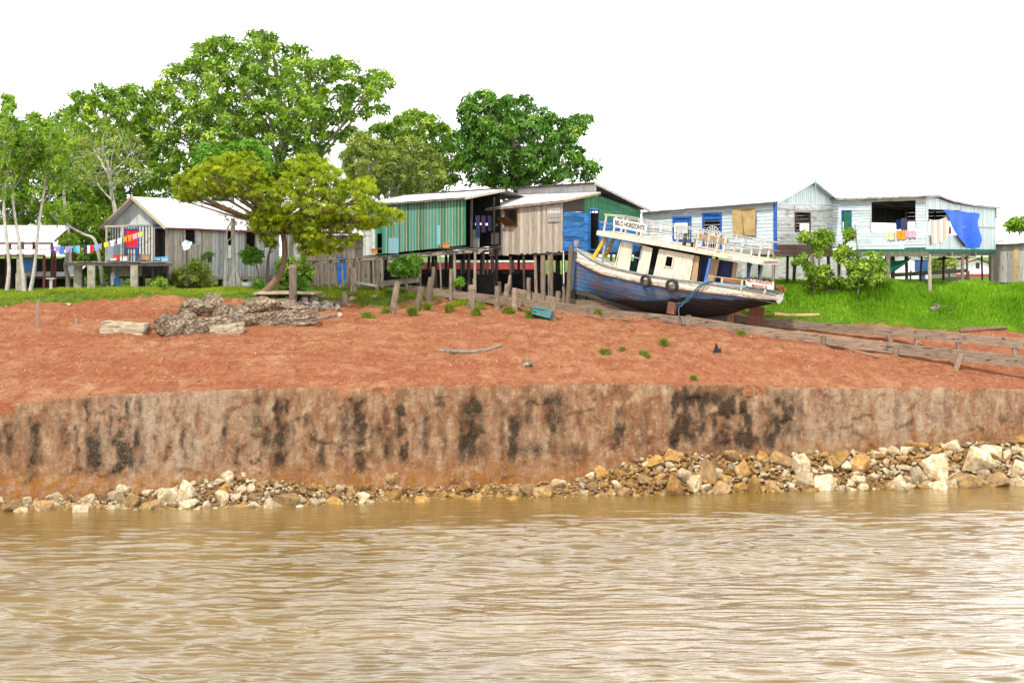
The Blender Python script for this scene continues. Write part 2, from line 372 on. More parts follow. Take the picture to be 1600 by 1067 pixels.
def sheet(mb, p00, p10, p11, p01, wave=.18, amp=.018, th=.012, m=0, nv=6, sag=.0, seam=.9):
    """corrugated sheets: p00->p10 the eave, p01->p11 the top; ribs run from eave to top"""
    p00, p10, p11, p01 = map(Vector, (p00, p10, p11, p01)); Lu = (p10 - p00).length; nu = max(4, int(Lu / wave * 4))
    nrm = (p10 - p00).cross(p01 - p00).normalized()
    if nrm.z < 0: nrm = -nrm
    ns = max(1, int(Lu / seam)); tt = [random.random() for _ in range(ns + 1)]; hh = [random.uniform(-.012, .012) for _ in range(ns + 1)]
    for off in (0, -th):
        def f(a, b):
            p = (p00 * (1 - a) + p10 * a) * (1 - b) + (p01 * (1 - a) + p11 * a) * b
            k = int(a * ns - 1e-6)
            return p + nrm * (amp * math.sin(a * Lu / wave * 2 * math.pi) + off + hh[k]) - Vector((0, 0, sag * math.sin(math.pi * a)))
        mb.grid(f, nu, nv, m, lambda a, b: tt[int(a * ns)])
def text_mesh(body, size, depth=.012, align='CENTER'):
    cu = bpy.data.curves.new('lettering', 'FONT'); cu.body = body; cu.size = size; cu.extrude = depth / 2; cu.align_x = align; cu.align_y = 'CENTER'; cu.offset = size * .02
    ob = bpy.data.objects.new('lettering_temp', cu); COL.objects.link(ob); bpy.context.view_layer.update()
    me = bpy.data.meshes.new_from_object(ob.evaluated_get(bpy.context.evaluated_depsgraph_get()))
    bpy.data.objects.remove(ob); bpy.data.curves.remove(cu); return me
# ---------------------------------------------------------------- terrain heights
TAB = {
 -700: [(650, 59), (540, 68), (484, 76), (476, 77), (466, 83), (456, 95)],
 0: [(632, 60), (600, 62.5), (540, 68.5), (500, 74), (482, 76.5), (471, 77.6), (462, 83), (455, 95)],
 200: [(615, 61), (560, 66), (500, 73.5), (472, 77.3), (461, 78.5), (456, 84), (452, 95)],
 400: [(607, 61.8), (560, 65.5), (525, 70), (490, 76), (470, 79.3), (461, 80.5), (455, 86), (450, 95)],
 560: [(605, 62.3), (560, 65.5), (520, 70.5), (497, 76), (485, 79.5), (472, 82), (456, 86), (450, 95)],
 700: [(602, 63), (560, 66), (520, 71), (492, 77), (485, 80), (478, 81.5), (465, 84), (453, 88), (450, 95)],
 850: [(601, 63.6), (560, 66.5), (520, 71.5), (497, 76.5), (490, 79), (482, 82), (470, 85), (455, 89), (450, 95)],
 1000: [(600, 64.2), (560, 67.3), (530, 71.5), (505, 76), (493, 79), (485, 82), (470, 85.5), (455, 90), (450, 95)],
 1150: [(602, 65), (570, 67.5), (540, 70.5), (525, 74.5), (510, 78), (495, 80.5), (472, 82.4), (456, 84.2), (450, 95)],
 1300: [(607, 66), (582, 68), (561, 70.5), (537, 75), (506, 79.5), (490, 81), (467, 82.3), (455, 83.6), (451, 95)],
 1450: [(606, 67), (590, 68.5), (577, 71), (547, 75), (518, 79), (500, 80.8), (471, 82.2), (456, 83.2), (451, 95)],
 1600: [(608, 68), (598, 69.3), (585, 72), (551, 76), (520, 79.5), (503, 81), (475, 82.6), (458, 84), (452, 95)],
 2300: [(612, 72), (598, 74), (560, 79), (520, 84), (495, 87), (465, 90), (455, 97)],
}
_cols = sorted(TAB); _Y = np.arange(56, 104.01, .25); _px = np.arange(-700, 2301, 10.)
_Z = np.array([np.interp(_Y, [q[1] for q in TAB[c]], [H - (q[0] - HOR) * q[1] / F for q in TAB[c]]) for c in _cols])
for i, c in enumerate(_cols):   # straight extrapolation below the wall top
    y0, y1 = TAB[c][0][1], TAB[c][1][1]; z0, z1 = [H - (TAB[c][k][0] - HOR) * TAB[c][k][1] / F for k in (0, 1)]
    k = _Y < y0; _Z[i, k] = z0 + (_Y[k] - y0) * (z1 - z0) / (y1 - y0)
_G = np.array([[np.interp(p, _cols, _Z[:, j]) for j in range(len(_Y))] for p in _px])
for _ in range(4):
    _G[1:-1] = (_G[:-2] + 2 * _G[1:-1] + _G[2:]) / 4
    _G[:, 1:-1] = (_G[:, :-2] + 2 * _G[:, 1:-1] + _G[:, 2:]) / 4
WP = [-700, 0, 200, 400, 560, 700, 850, 1000, 1150, 1300, 1450, 1600, 2300]
def Yw(px): return np.interp(px, WP, [TAB[c][0][1] for c in WP])
def lipY(px): return np.interp(px, [-700, 0, 200, 300, 400, 470, 560, 640, 700, 850, 1000, 1080, 1150, 1300, 1450, 1600, 2300], [76.6, 77.3, 78.0, 77.8, 79.6, 81.0, 81.0, 81.6, 83.4, 84.2, 83.6, 82.0, 80.8, 79.8, 79.2, 79.7, 85])
def gz0(x, y):
    x = np.asarray(x, float); y = np.asarray(y, float); px = np.clip(800 + F * x / np.maximum(y, 1), -699, 2299); yy = np.clip(y, 56, 103.9)
    a = (px + 700) / 10; i = np.floor(a).astype(int); fa = a - i; b = (yy - 56) / .25; j = np.floor(b).astype(int); fb = b - j
    i1 = np.minimum(i + 1, len(_px) - 1); j1 = np.minimum(j + 1, len(_Y) - 1)
    return _G[i, j] * (1 - fa) * (1 - fb) + _G[i1, j] * fa * (1 - fb) + _G[i, j1] * (1 - fa) * fb + _G[i1, j1] * fa * fb
def gzn(x, y):
    x = np.asarray(x, float); y = np.asarray(y, float); p = np.stack([x, y, np.zeros_like(x)], -1)
    rill = np.abs(fbm(p * np.array([.55, .22, 1]), 3, 5)); edge = np.clip((y - Yw(800 + F * x / np.maximum(y, 1))) / 3, 0.1, 1) * np.clip((96 - y) / 10, 0, 1)
    grass = np.clip((y - lipY(800 + F * x / np.maximum(y, 1))) / 1.0, 0, 1)
    return (fbm(p * .35, 3, 11) * .17 + fbm(p * 1.3, 3, 3) * .10 + fbm(p * 4.5, 2, 8) * .035 - (1 - np.clip(rill * 7, 0, 1)) * .10) * edge * (1 - .7 * grass) + .24 * np.clip((y - lipY(800 + F * x / np.maximum(y, 1)) + .15 + .5 * fbm(p * .8, 2, 51)) / .22, 0, 1) * np.clip((720 - (800 + F * x / np.maximum(y, 1))) / 60, 0, 1)
def gz(x, y): return gz0(x, y) + gzn(x, y)
def G(px, py):
    """where the line of sight meets the ground"""
    Y = np.arange(60, 102, .02); x = (px - 800) * Y / F; z = H - (py - HOR) * Y / F
    k = np.nonzero(z <= gz(x, Y))[0]; k = k[0] if len(k) else len(Y) - 1
    return Vector((x[k], Y[k], float(gz(x[k], Y[k]))))
def soil_material():
    N = NT('red_soil')
    big = N.noise(.28, detail=5); mid = N.noise(1.3, (1, .7, 1), detail=8, rough=.7, dist=.6); fine = N.noise(14, detail=6, rough=.75); spk = N.noise(34, detail=3, rough=.6)
    c = N.ramp(mid, [(.28, (.19, .055, .026)), (.42, (.36, .128, .056)), (.55, (.48, .215, .105)), (.72, (.60, .37, .22))])
    c = N.mix(N.ramp(big, [(.42, 0.), (.64, .6)]), c, (.36, .10, .038))
    c = N.mix(N.ramp(N.noise(.55, (.22, 1.3, 1), 6, .7, dist=.8, off=(2, 9, 0)), [(.50, 0.), (.62, .75)]), c, (.33, .080, .034))
    f2 = N.noise(5.5, (1, .6, 1), 9, .8, off=(1, 1, 5)); c = N.mix(N.ramp(f2, [(.52, 0.), (.66, .5)]), c, (.57, .33, .195)); c = N.mix(N.ramp(f2, [(.36, .8), (.46, 0.)]), c, (.20, .052, .026)); c = N.mix(N.ramp(fine, [(.50, 0.), (.68, .5)]), c, (.54, .29, .165))
    c = N.mix(N.ramp(N.noise(3.2, (1, .45, 1), 7, .75, dist=1.2, off=(3, 3, 3)), [(.54, 0.), (.68, .5)]), c, (.60, .37, .24)); c = N.mix(N.ramp(spk, [(.56, 0.), (.68, .75)]), c, (.12, .032, .02))
    g = N.attr('grass'); gn = N.noise(2.2, detail=6); gm = N.math('ADD', g, N.math('MULTIPLY', N.math('SUBTRACT', gn, .5), .9))
    gc = N.ramp(N.noise(5), [(.35, (.06, .12, .012)), (.65, (.15, .24, .02))])
    gr = N.ramp(gm, [(.42, 0.), (.58, 1.)]); c = N.mix(gr, c, gc)
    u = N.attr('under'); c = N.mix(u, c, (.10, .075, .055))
    N.bump(N.math('ADD', N.math('ADD', fine, f2), N.math('MULTIPLY', mid, 1.2)), 1.0, .16)
    return N.done(c, .92, .1)
def build_ground():
    cols = np.concatenate([np.arange(-690, -60, 30.), np.arange(-60, 1660, 4.), np.arange(1660, 2290, 30.)])
    v = np.concatenate([[0.0], .01 + np.linspace(0, 1, 150) ** 1.15 * 26, np.array([27, 29, 31, 34, 38, 45, 60, 90, 150, 300, 700, 1500, 3000, 5000.])])
    C, V = np.meshgrid(cols, v, indexing='ij'); Y = Yw(C) + V; X = (C - 800) * Y / F
    Z = gz(X, Y)
    Z[:, 0] -= .5; Y[:, 0] += .03
    n = len(v); idx = np.arange(C.size).reshape(C.shape)
    f = np.stack([idx[:-1, :-1], idx[1:, :-1], idx[1:, 1:], idx[:-1, 1:]], -1).reshape(-1, 4)
    pn = np.stack([X, Y, np.zeros_like(X)], -1)
    lip = lipY(C) + fbm(pn * .5, 3, 23) * .9
    gr = np.clip((Y - lip) / .8 + .5, 0, 1)
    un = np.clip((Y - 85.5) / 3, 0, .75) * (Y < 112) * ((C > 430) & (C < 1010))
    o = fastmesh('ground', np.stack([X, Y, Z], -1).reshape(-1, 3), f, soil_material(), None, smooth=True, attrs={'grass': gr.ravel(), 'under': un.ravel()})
    tag(o, 'red earth bank rising from the wall to a grassy terrace', kind='structure')
build_ground()
# ---------------------------------------------------------------- river
def waterY(px): return H * F / (np.interp(px, [-700, 0, 300, 500, 700, 1000, 1200, 1400, 1600, 2300], [810, 799, 795, 790, 782, 774, 768, 764, 757, 735]) - HOR)
def build_river():
    c = np.concatenate([np.linspace(-6000, -470, 40), np.linspace(-460, -64, 70), np.linspace(-60, 1660, 680), np.linspace(1665, 2060, 70), np.linspace(2080, 7000, 40)])
    y = np.concatenate([np.linspace(-60, 26, 10), 1 / np.linspace(1 / 28., 1 / 69., 860)])
    yy = np.maximum(y, 30)
    C, Yv = np.meshgrid(c, y, indexing='ij'); X = (C - 800) * np.maximum(Yv, 30) / F
    Z = np.zeros_like(X)
    p = np.stack([X, Yv, np.zeros_like(X)], -1)
    pm = np.stack([X * .05 + .7, Yv * .10, np.zeros_like(X)], -1)
    patch = np.clip(.85 + 1.5 * fbm(pm, 4, 77), .22, 1.6); shore = np.clip((waterY(C) - Yv) / 9, .12, 1)
    q = p + .25 * np.stack([fbm(p * .6, 2, 31), fbm(p * .6, 2, 32), 0 * X], -1)
    w = .030 * fbm(q * np.array([.25, .95, 1]), 2, 41) + .034 * fbm(q * np.array([.5, 3.0, 1]), 1, 42) + .034 * fbm(q * np.array([.85, 5.2, 1]), 1, 43) + .018 * fbm(q * np.array([1.7, 7.5, 1]), 1, 45)
    inview = (Yv > 27) & (C > -450) & (C < 2050)
    Z = w * patch * shore * inview
    idx = np.arange(C.size).reshape(C.shape)
    f = np.stack([idx[:-1, :-1], idx[1:, :-1], idx[1:, 1:], idx[:-1, 1:]], -1).reshape(-1, 4)
    N = NT('river_water')
    c1 = N.ramp(N.noise(.12, (1, 2, 1), 4), [(.35, (.140, .088, .022)), (.65, (.185, .120, .034))])
    nz = N.noise(7, (.5, 1.5, 1), 3, .6); N.bump(nz, .3, .04)
    N.done(c1, .03, .5); N.b.inputs['IOR'].default_value = 2.6
    o = fastmesh('water', np.stack([X, Yv, Z], -1).reshape(-1, 3), f, N.m, None, smooth=True); tag(o, 'muddy ochre river water with small ripples', kind='structure')
build_river()
# ---------------------------------------------------------------- retaining wall with running stains
def build_wall():
    cols = np.concatenate([np.arange(-690, -40, 25.), np.arange(-40, 1640, 2.5), np.arange(1640, 2290, 25.)]); nv = 74
    v = np.linspace(0, 1, nv)
    C, V = np.meshgrid(cols, v, indexing='ij'); Y0 = Yw(C); X0 = (C - 800) * Y0 / F; top = gz0(X0, Y0)
    p2 = np.stack([X0, X0 * 0, V * 0], -1)
    top = top + .03 * fbm(p2 * 1.3, 3, 91) + .03 * fbm(p2 * 5, 2, 93)
    Z = -.6 + (top + .6) * V
    p = np.stack([X0, Z, X0 * 0], -1)
    slabs = np.floor((C + 30) / 165 + .35 * np.sin(C / 90.)); pan = _h((np.floor((C + 40) / 118)).astype(np.int64), (C * 0).astype(np.int64), (C * 0).astype(np.int64), 3)
    foot = np.clip((.9 - Z) / 1.2, 0, 1.2)
    dep = .05 * fbm(p * np.array([.8, .5, 1]), 3, 61) + .05 * fbm(p * np.array([3, 2.2, 1]), 3, 62) + .03 * fbm(p * 9, 2, 63) + .05 * (pan - .5) - .06 * (fbm(p * 1.1, 3, 64) > .32)
    Y = Y0 - .35 * (1 - V) - foot * (.32 + .35 * fbm(p * 1.2, 3, 65)) - dep * np.clip((1 - V) * 20, .5, 1)
    py = HOR + (H - Z) * F / Y
    # stains: centre px, half width, from py, to py, strength
    ST = [(8, 10, 660, 720, .8), (54, 9, 640, 760, .75), (36, 7, 690, 740, .5), (103, 8, 660, 720, .4), (150, 13, 665, 735, .9), (200, 20, 660, 735, 1.1), (178, 8, 690, 745, .6), (442, 9, 612, 725, 1.2), (418, 10, 640, 715, .6), (372, 8, 680, 720, .5), (506, 8, 680, 730, .6),
          (542, 6, 606, 715, .7), (562, 9, 612, 735, 1.1), (596, 6, 625, 715, .7), (613, 7, 665, 720, .8), (628, 6, 606, 720, 1.0), (685, 7, 606, 650, .6), (738, 16, 606, 720, .95), (728, 6, 655, 705, .7), (797, 9, 640, 718, 1.2), (786, 10, 606, 660, .4), (834, 20, 680, 716, .55), (866, 12, 606, 680, .85), (880, 26, 684, 716, .5), (826, 5, 606, 670, .5),
          (965, 8, 630, 700, .75), (1005, 6, 650, 700, .5), (1056, 7, 598, 700, 1.3), (1085, 28, 596, 690, 1.15), (1130, 28, 600, 700, 1.15), (1164, 12, 605, 700, 1.1), (1205, 10, 606, 700, 1.0), (1228, 8, 606, 700, 1.0), (1248, 5, 610, 690, .5), (1400, 5, 610, 660, .3), (1566, 6, 612, 680, .35)]
    rt = random.Random(12); ST = [(a, b, c_, d, e * (.8 if b > 20 else 1)) for a, b, c_, d, e in ST] + [(rt.uniform(0, 1230), rt.uniform(2, 5), rt.uniform(604, 660), rt.uniform(670, 725), rt.uniform(.3, .75)) for _ in range(46)] + [(rt.uniform(1230, 1640), rt.uniform(2, 4), rt.uniform(610, 640), rt.uniform(640, 690), rt.uniform(.2, .4)) for _ in range(10)]
    st = np.zeros_like(C); jig = 6 * fbm(np.stack([C / 40, py / 30, C * 0], -1), 3, 71) + 6 * fbm(np.stack([C / 7, py / 9, C * 0], -1), 2, 73)
    for c0, hw, y0, y1, s in ST:
        st = np.maximum(st, s * np.clip(1.5 - np.abs(C + jig - c0) / (hw * 1.15), 0, 1) * np.clip((py - y0) / 22, 0, 1) * np.clip((y1 + 10 - py) / 20, 0, 1))
    st *= .78 + 1.7 * fbm(np.stack([C / 9, py / 16, C * 0], -1), 4, 72)
    st = np.clip(st, 0, 1)
    pale = np.interp(C, [-40, 100, 180, 240, 330, 360, 420, 1180, 1240, 1330, 1450, 1700], [.1, .15, .5, .65, .5, .35, .05, .05, .55, .6, .45, .35]) + .35 * (pan - .5)
    idx = np.arange(C.size).reshape(C.shape)
    f = np.stack([idx[:-1, :-1], idx[1:, :-1], idx[1:, 1:], idx[:-1, 1:]], -1).reshape(-1, 4)
    # cap and back so that the wall is half a metre thick
    nb = C.size; capx = X0[:, -1]; capy = Y0[:, -1] + .5; capz = top[:, -1] - .03
    bx = np.concatenate([np.stack([capx, capy, capz], -1), np.stack([capx, capy, capz * 0 - .6], -1)]); k = len(cols); ar = np.arange(k - 1)
    f2 = np.stack([idx[:-1, -1], idx[1:, -1], nb + ar + 1, nb + ar], -1); f3 = np.stack([nb + ar, nb + ar + 1, nb + k + ar + 1, nb + k + ar], -1)
    verts = np.concatenate([np.stack([X0, Y, Z], -1).reshape(-1, 3), bx]); z2 = np.zeros(2 * k)
    N = NT('wall_concrete')
    base = N.noise(1.6, (1, 1, .55), 9, .68); fine = N.noise(14, (1, 1, .8), 8, .75)
    c = N.ramp(base, [(.30, (.13, .05, .024)), (.43, (.30, .14, .066)), (.56, (.42, .235, .125)), (.70, (.60, .44, .27))])
    pl = N.math('MULTIPLY', N.attr('pale'), N.ramp(N.noise(2.4, (1, 1, .4), 8, .7, off=(9, 2, 4)), [(.38, 0.), (.60, 1.)])); c = N.mix(pl, c, (.56, .45, .33))
    vs = N.noise(1.0, (1.3, 1, .34), 9, .66, dist=.6, off=(6, 1, 7)); c = N.mix(N.ramp(vs, [(.50, 0.), (.68, .4)]), c, (.52, .41, .27)); c = N.mix(N.ramp(vs, [(.34, .35), (.47, 0.)]), c, (.20, .10, .06)); mo = N.noise(2.8, (1, 1, .8), 9, .72, off=(2, 2, 8)); c = N.mix(N.ramp(mo, [(.52, 0.), (.64, .7)]), c, (.58, .43, .28)); c = N.mix(N.ramp(mo, [(.34, .6), (.44, 0.)]), c, (.22, .10, .055))
    rd = N.ramp(N.noise(2.1, (1.3, 1, .5), 8, .7, off=(1, 5, 2)), [(.52, 0.), (.68, .6)]); c = N.mix(rd, c, (.24, .07, .032))
    lw = N.attr('low'); lo = N.math('MULTIPLY', lw, N.ramp(N.noise(2.6, (1, 1, 1), 8, .7, off=(4, 4, 4)), [(.38, 0.), (.58, .9)])); c = N.mix(lo, c, (.36, .14, .02))
    sr = N.attr('stain'); sp = N.math('MULTIPLY', sr, N.ramp(fine, [(.34, .35), (.60, 1.35)])); c = N.mix(N.math('MINIMUM', sp, .93), c, (.028, .022, .014))
    ds = N.math('MULTIPLY', N.ramp(N.noise(1.7, (1.4, 1, .22), 8, .7, off=(8, 8, 1)), [(.54, 0.), (.74, .55)]), 1.); c = N.mix(ds, c, (.085, .062, .042))
    c = N.mix(N.ramp(fine, [(.56, 0.), (.74, .45)]), c, (.60, .47, .34))
    N.bump(N.math('ADD', N.math('MULTIPLY', fine, 1.6), base), 1.0, .13); N.done(c, .9, .15)
    low = np.clip((HOR + (H - Z) * F / Y - np.interp(C, [0, 300, 700, 1000, 1600], [705, 715, 705, 700, 655])) / 45, 0, 1)
    z = lambda a: np.concatenate([np.clip(a, 0, 1).ravel(), z2])
    o = fastmesh('retaining_wall', verts, np.concatenate([f, f2, f3]), N.m, None, smooth=True, attrs={'stain': z(st), 'pale': z(pale), 'low': z(low)})
    tag(o, 'long stained concrete retaining wall standing between the river and the red bank', 'wall')
build_wall()
# ---------------------------------------------------------------- boulders heaped at the foot of the wall
TOPX = [-300, 0, 150, 230, 340, 400, 500, 560, 700, 800, 900, 960, 1000, 1050, 1200, 1260, 1350, 1440, 1500, 1600, 1900]
TOPY = [782, 780, 775, 768, 748, 748, 758, 762, 760, 758, 750, 730, 716, 708, 714, 706, 708, 694, 693, 687, 690]
def rockz(px, t):   # t 0 at the waterline, 1 at the wall
    yw = Yw(px) - .55; zt = H - (np.interp(px, TOPX, TOPY) - HOR) * yw / F
    return -.08 + (zt + .08) * np.clip(t, 0, 1) ** .9
def rocky(px, t): return waterY(px) * (1 - t) + (Yw(px) - .45) * t
def rock_mesh(name, seed, flat=False):
    rnd = random.Random(seed); bm = bmesh.new()
    for _ in range(15):
        d = Vector((rnd.gauss(0, 1), rnd.gauss(0, 1), rnd.gauss(0, 1))).normalized() * rnd.uniform(.75, 1.05)
        bm.verts.new((d.x, d.y * rnd.uniform(.7, .95), d.z * (.55 if flat else .75)))
    r = bmesh.ops.convex_hull(bm, input=bm.verts); bmesh.ops.delete(bm, geom=[g for g in r['geom_interior'] if isinstance(g, bmesh.types.BMVert)], context='VERTS')
    bmesh.ops.triangulate(bm, faces=bm.faces)
    bmesh.ops.bevel(bm, geom=list(bm.edges), offset=.07, segments=1, affect='EDGES', clamp_overlap=True)
    bmesh.ops.triangulate(bm, faces=bm.faces)
    bmesh.ops.subdivide_edges(bm, edges=[e for e in bm.edges if e.calc_length() > .3], cuts=2, use_grid_fill=True)
    bmesh.ops.triangulate(bm, faces=bm.faces)
    co = np.array([v.co[:] for v in bm.verts]); nn = .10 * fbm(co * 1.7 + seed * 3.1, 3, seed) + .05 * fbm(co * 5, 2, seed + 9)
    for v, k in zip(bm.verts, nn): v.co *= 1 + k
    zmin = min(v.co.z for v in bm.verts)
    for v in bm.verts: v.co.z -= zmin * .6
    me = bpy.data.meshes.new(name); bm.to_mesh(me); bm.free(); return me
def rockmat(name, c1, c2, c3, c4):
    N = NT(name); oi = N.n('ObjectInfo'); off = N.math('MULTIPLY', oi.outputs['Random'], 40)
    tc = N.n('TexCoord'); ad = N.n('VectorMath', operation='ADD'); N.l(tc.outputs['Object'], ad.inputs[0]); cm = N.n('CombineXYZ'); N.l(off, cm.inputs[0]); N.l(cm.outputs[0], ad.inputs[1])
    def nz(s, d=7, r=.65):
        t = N.n('TexNoise', Scale=s, Detail=d, Roughness=r); N.l(ad.outputs[0], t.inputs['Vector']); return t.outputs[0]
    a = nz(1.1); b = nz(3.5); c = N.ramp(a, [(.36, c1), (.64, c2)])
    c = N.mix(N.ramp(b, [(.47, 0.), (.60, .85)]), c, c3); c = N.mix(N.ramp(nz(2.1), [(.55, 0.), (.66, .8)]), c, c4)
    v = N.math('MULTIPLY_ADD', oi.outputs['Random'], .55); N.t.nodes[-1].inputs[2].default_value = .70
    c = N.mix(1., c, v, 'MULTIPLY'); N.bump(N.math('ADD', b, nz(11)), .8, .12); return N.done(c, .92, .15)
RM = {'ochre': rockmat('rock_ochre', (.34, .18, .05), (.50, .30, .10), (.24, .12, .045), (.55, .44, .28)),
      'pale': rockmat('rock_pale', (.54, .43, .27), (.72, .63, .47), (.46, .28, .10), (.28, .19, .10)),
      'brown': rockmat('rock_brown', (.21, .13, .07), (.40, .27, .15), (.48, .29, .09), (.11, .08, .05))}
def build_rocks():
    protos = {}
    for kind in RM:
        protos[kind] = []
        for k in range(7):
            me = rock_mesh('boulder_' + kind, 100 + k * 7 + len(kind)); me.materials.append(RM[kind]); protos[kind].append(me)
    LAB = {'ochre': 'rough ochre boulder among many of its kind in the rubble under the stained wall',
           'pale': 'pale chalky boulder among many of its kind in the rubble under the stained wall',
           'brown': 'dull brown boulder among many of its kind in the rubble under the stained wall'}
    # the big ones that stand out: px, base py, width px, height px, kind, label
    BIG = [(1252, 742, 36, 44, 'pale', 'white topped boulder standing upright against the wall right of the black stain'),
           (1312, 728, 46, 36, 'ochre', 'broad orange boulder leaning on the grey wall beside a tawny one'),
           (1344, 735, 36, 40, 'ochre', 'tawny rounded boulder tucked right of the broad orange one'),
           (1467, 748, 50, 50, 'pale', 'large pale capped boulder with tan face, biggest near the right end'),
           (1518, 728, 64, 40, 'pale', 'wide cracked pale boulder heaped highest at the right end of the rubble'),
           (1405, 765, 42, 34, 'pale', 'clean grey white wedge boulder at the water in front of tawny stones'),
           (1434, 752, 28, 34, 'pale', 'tall pale yellow boulder left of the large pale capped one'),
           (1470, 766, 40, 26, 'pale', 'low white boulder at the water under the large pale capped one'),
           (1512, 762, 44, 40, 'brown', 'dark grainy brown boulder at the water near the right end'),
           (1560, 760, 50, 34, 'brown', 'broad dark brown rubble block at the water near the right edge'),
           (1590, 742, 34, 30, 'pale', 'pale boulder cut by the right edge of the view'),
           (1588, 765, 40, 26, 'pale', 'low cream boulder in the water at the right edge'),
           (1552, 712, 46, 24, 'pale', 'flat pale slab boulder on top of the heap at the far right'),
           (1110, 748, 46, 52, 'brown', 'big smooth brown boulder below the black stain, largest of the middle heap'),
           (1160, 742, 28, 38, 'ochre', 'dark ochre boulder with a flat top right of the big smooth brown one'),
           (1180, 768, 28, 40, 'ochre', 'upright sandy boulder at the water below the black stain'),
           (1206, 768, 28, 30, 'brown', 'rounded dark brown boulder beside the upright sandy one at the water'),
           (1136, 758, 20, 28, 'ochre', 'bright amber boulder standing in front of the big smooth brown one'),
           (1050, 772, 40, 44, 'ochre', 'tall rough orange boulder at the water in the middle heap'),
           (1068, 752, 26, 32, 'pale', 'round pale tan boulder behind the tall rough orange one'),
           (1025, 728, 36, 26, 'ochre', 'grey ochre boulder topping the left shoulder of the middle heap'),
           (1190, 722, 26, 26, 'ochre', 'pointed dark ochre boulder against the foot of the black stain'),
           (265, 782, 40, 34, 'pale', 'bright white cracked boulder in the low rubble on the left'),
           (284, 782, 30, 42, 'pale', 'tall white boulder right of the bright cracked one on the left'),
           (189, 772, 26, 20, 'pale', 'rounded grey white boulder topping the low rubble on the left'),
           (240, 794, 46, 22, 'brown', 'dark hollowed boulder at the water below the white cracked one'),
           (294, 792, 30, 20, 'pale', 'smooth grey beige boulder at the water left of the middle'),
           (355, 752, 30, 24, 'pale', 'pale boulder topping the rubble where it rises left of the middle'),
           (378, 748, 12, 16, 'pale', 'small bright white stone lodged high on the rubble against the wall'),
           (20, 797, 54, 26, 'brown', 'long black brown boulder at the water at the left edge'),
           (66, 796, 40, 26, 'brown', 'rounded dark boulder right of the long black one at the left edge'),
           (450, 792, 44, 34, 'brown', 'broad dull grey boulder at the water before the left third of the wall'),
           (492, 788, 22, 18, 'pale', 'pale rounded stone at the water right of the broad dull grey boulder'),
           (614, 752, 24, 22, 'brown', 'purple grey boulder sitting highest before the middle of the wall'),
           (566, 782, 32, 16, 'pale', 'flat cream stone at the waterline before the middle of the wall'),
           (728, 766, 34, 24, 'ochre', 'blocky dark ochre boulder below the middle of the wall'),
           (825, 770, 30, 24, 'brown', 'nearly black boulder with a flat lid below the paired dark stains'),
           (850, 776, 34, 30, 'brown', 'leaning dark brown boulder at the water below the paired dark stains')]
    n = 0
    for px, py, wp, hp, kind, lab in BIG:
        t = .5
        for k in range(30):   # depth where the heap passes through the base
            tt = k / 29.; Yk = rocky(px, tt); 
            if HOR + (H - rockz(px, tt)) * F / Yk <= py: t = tt; break
        Y = float(rocky(px, t)); p = P(px, py, Y); o = link('boulder', random.choice(protos[kind]))
        s = wp * Y / F / 1.65; o.location = (p.x, p.y, p.z - .02); o.scale = (s * 1.05, s * random.uniform(.9, 1.1), hp * Y / F / 1.25); o.rotation_euler = (random.uniform(-.25, .25), random.uniform(-.25, .25), random.uniform(0, 6.3))
        tag(o, lab, 'boulder', 'boulders at the foot of the wall'); n += 1
    rnd = random.Random(3); cand = []
    for _ in range(16000):
        px = rnd.uniform(-170, 1770); t = rnd.random() ** (.9 if px > 900 else 1.25); cand.append((px, t))
    placed = [(b[0], b[1] - b[3] / 2, b[2] / 2.2) for b in BIG]; rest = []
    cand.sort(key=lambda a: rnd.random())
    k = 0
    for px, t in cand:
        big = ip(px, [0, 300, 500, 900, 1000, 1250, 1600], [.24, .26, .22, .27, .33, .36, .42])
        s = big * 1.75 * rnd.choice([.45, .6, .8, 1.0, 1.25]) if k < 262 or not -25 < px < 1625 and rnd.random() < .3 else big * rnd.uniform(.22, .7)
        Y = float(rocky(px, t)); z = float(rockz(px, t)); py = HOR + (H - z) * F / Y; r = s * F / Y
        if any(abs(a - px) < (b3 + r) * (.55 if k < 262 else .42) and abs(b - py) < (b3 + r) * (.42 if k < 262 else .3) for a, b, b3 in placed): continue
        placed.append((px, py, r * (1 if k < 262 else .8)))
        kp = ip(px, [0, 150, 400, 550, 700, 1000, 1250, 1600], [.3, .6, .5, .3, .12, .15, .45, .65])
        kind = 'pale' if rnd.random() < kp else ('ochre' if rnd.random() < ip(px, [0, 500, 700, 1300, 1600], [.3, .45, .75, .7, .4]) else 'brown')
        loc = ((px - 800) * Y / F, Y, z - s * .35); sc = (s * rnd.uniform(.9, 1.3), s * rnd.uniform(.8, 1.1), s * rnd.uniform(.75, 1.15)); ro = (rnd.uniform(-.5, .5), rnd.uniform(-.5, .5), rnd.uniform(0, 6.3))
        if k < 262 and -25 < px < 1625:
            o = link('boulder', rnd.choice(protos[kind])); o.location = loc; o.scale = sc; o.rotation_euler = ro
            tag(o, LAB[kind], 'boulder', kind + ' boulders in the rubble under the wall'); k += 1
        else: rest.append((kind, loc, sc, ro))
    vs = []; fs = []; mi = []; o_ = 0; order = list(RM)
    for kind, loc, sc, ro in rest:
        me = rnd.choice(protos[kind]); Mx = Matrix.LocRotScale(Vector(loc), Euler(ro), Vector(sc)); a = np.empty(len(me.vertices) * 3); me.vertices.foreach_get('co', a); a = a.reshape(-1, 3)
        m = np.array(Mx); vs.append(a @ m[:3, :3].T + m[:3, 3]); f = np.empty(len(me.polygons) * 3, np.int32); me.polygons.foreach_get('vertices', f); fs.append(f.reshape(-1, 3) + o_); o_ += len(a); mi += [order.index(kind)] * len(me.polygons)
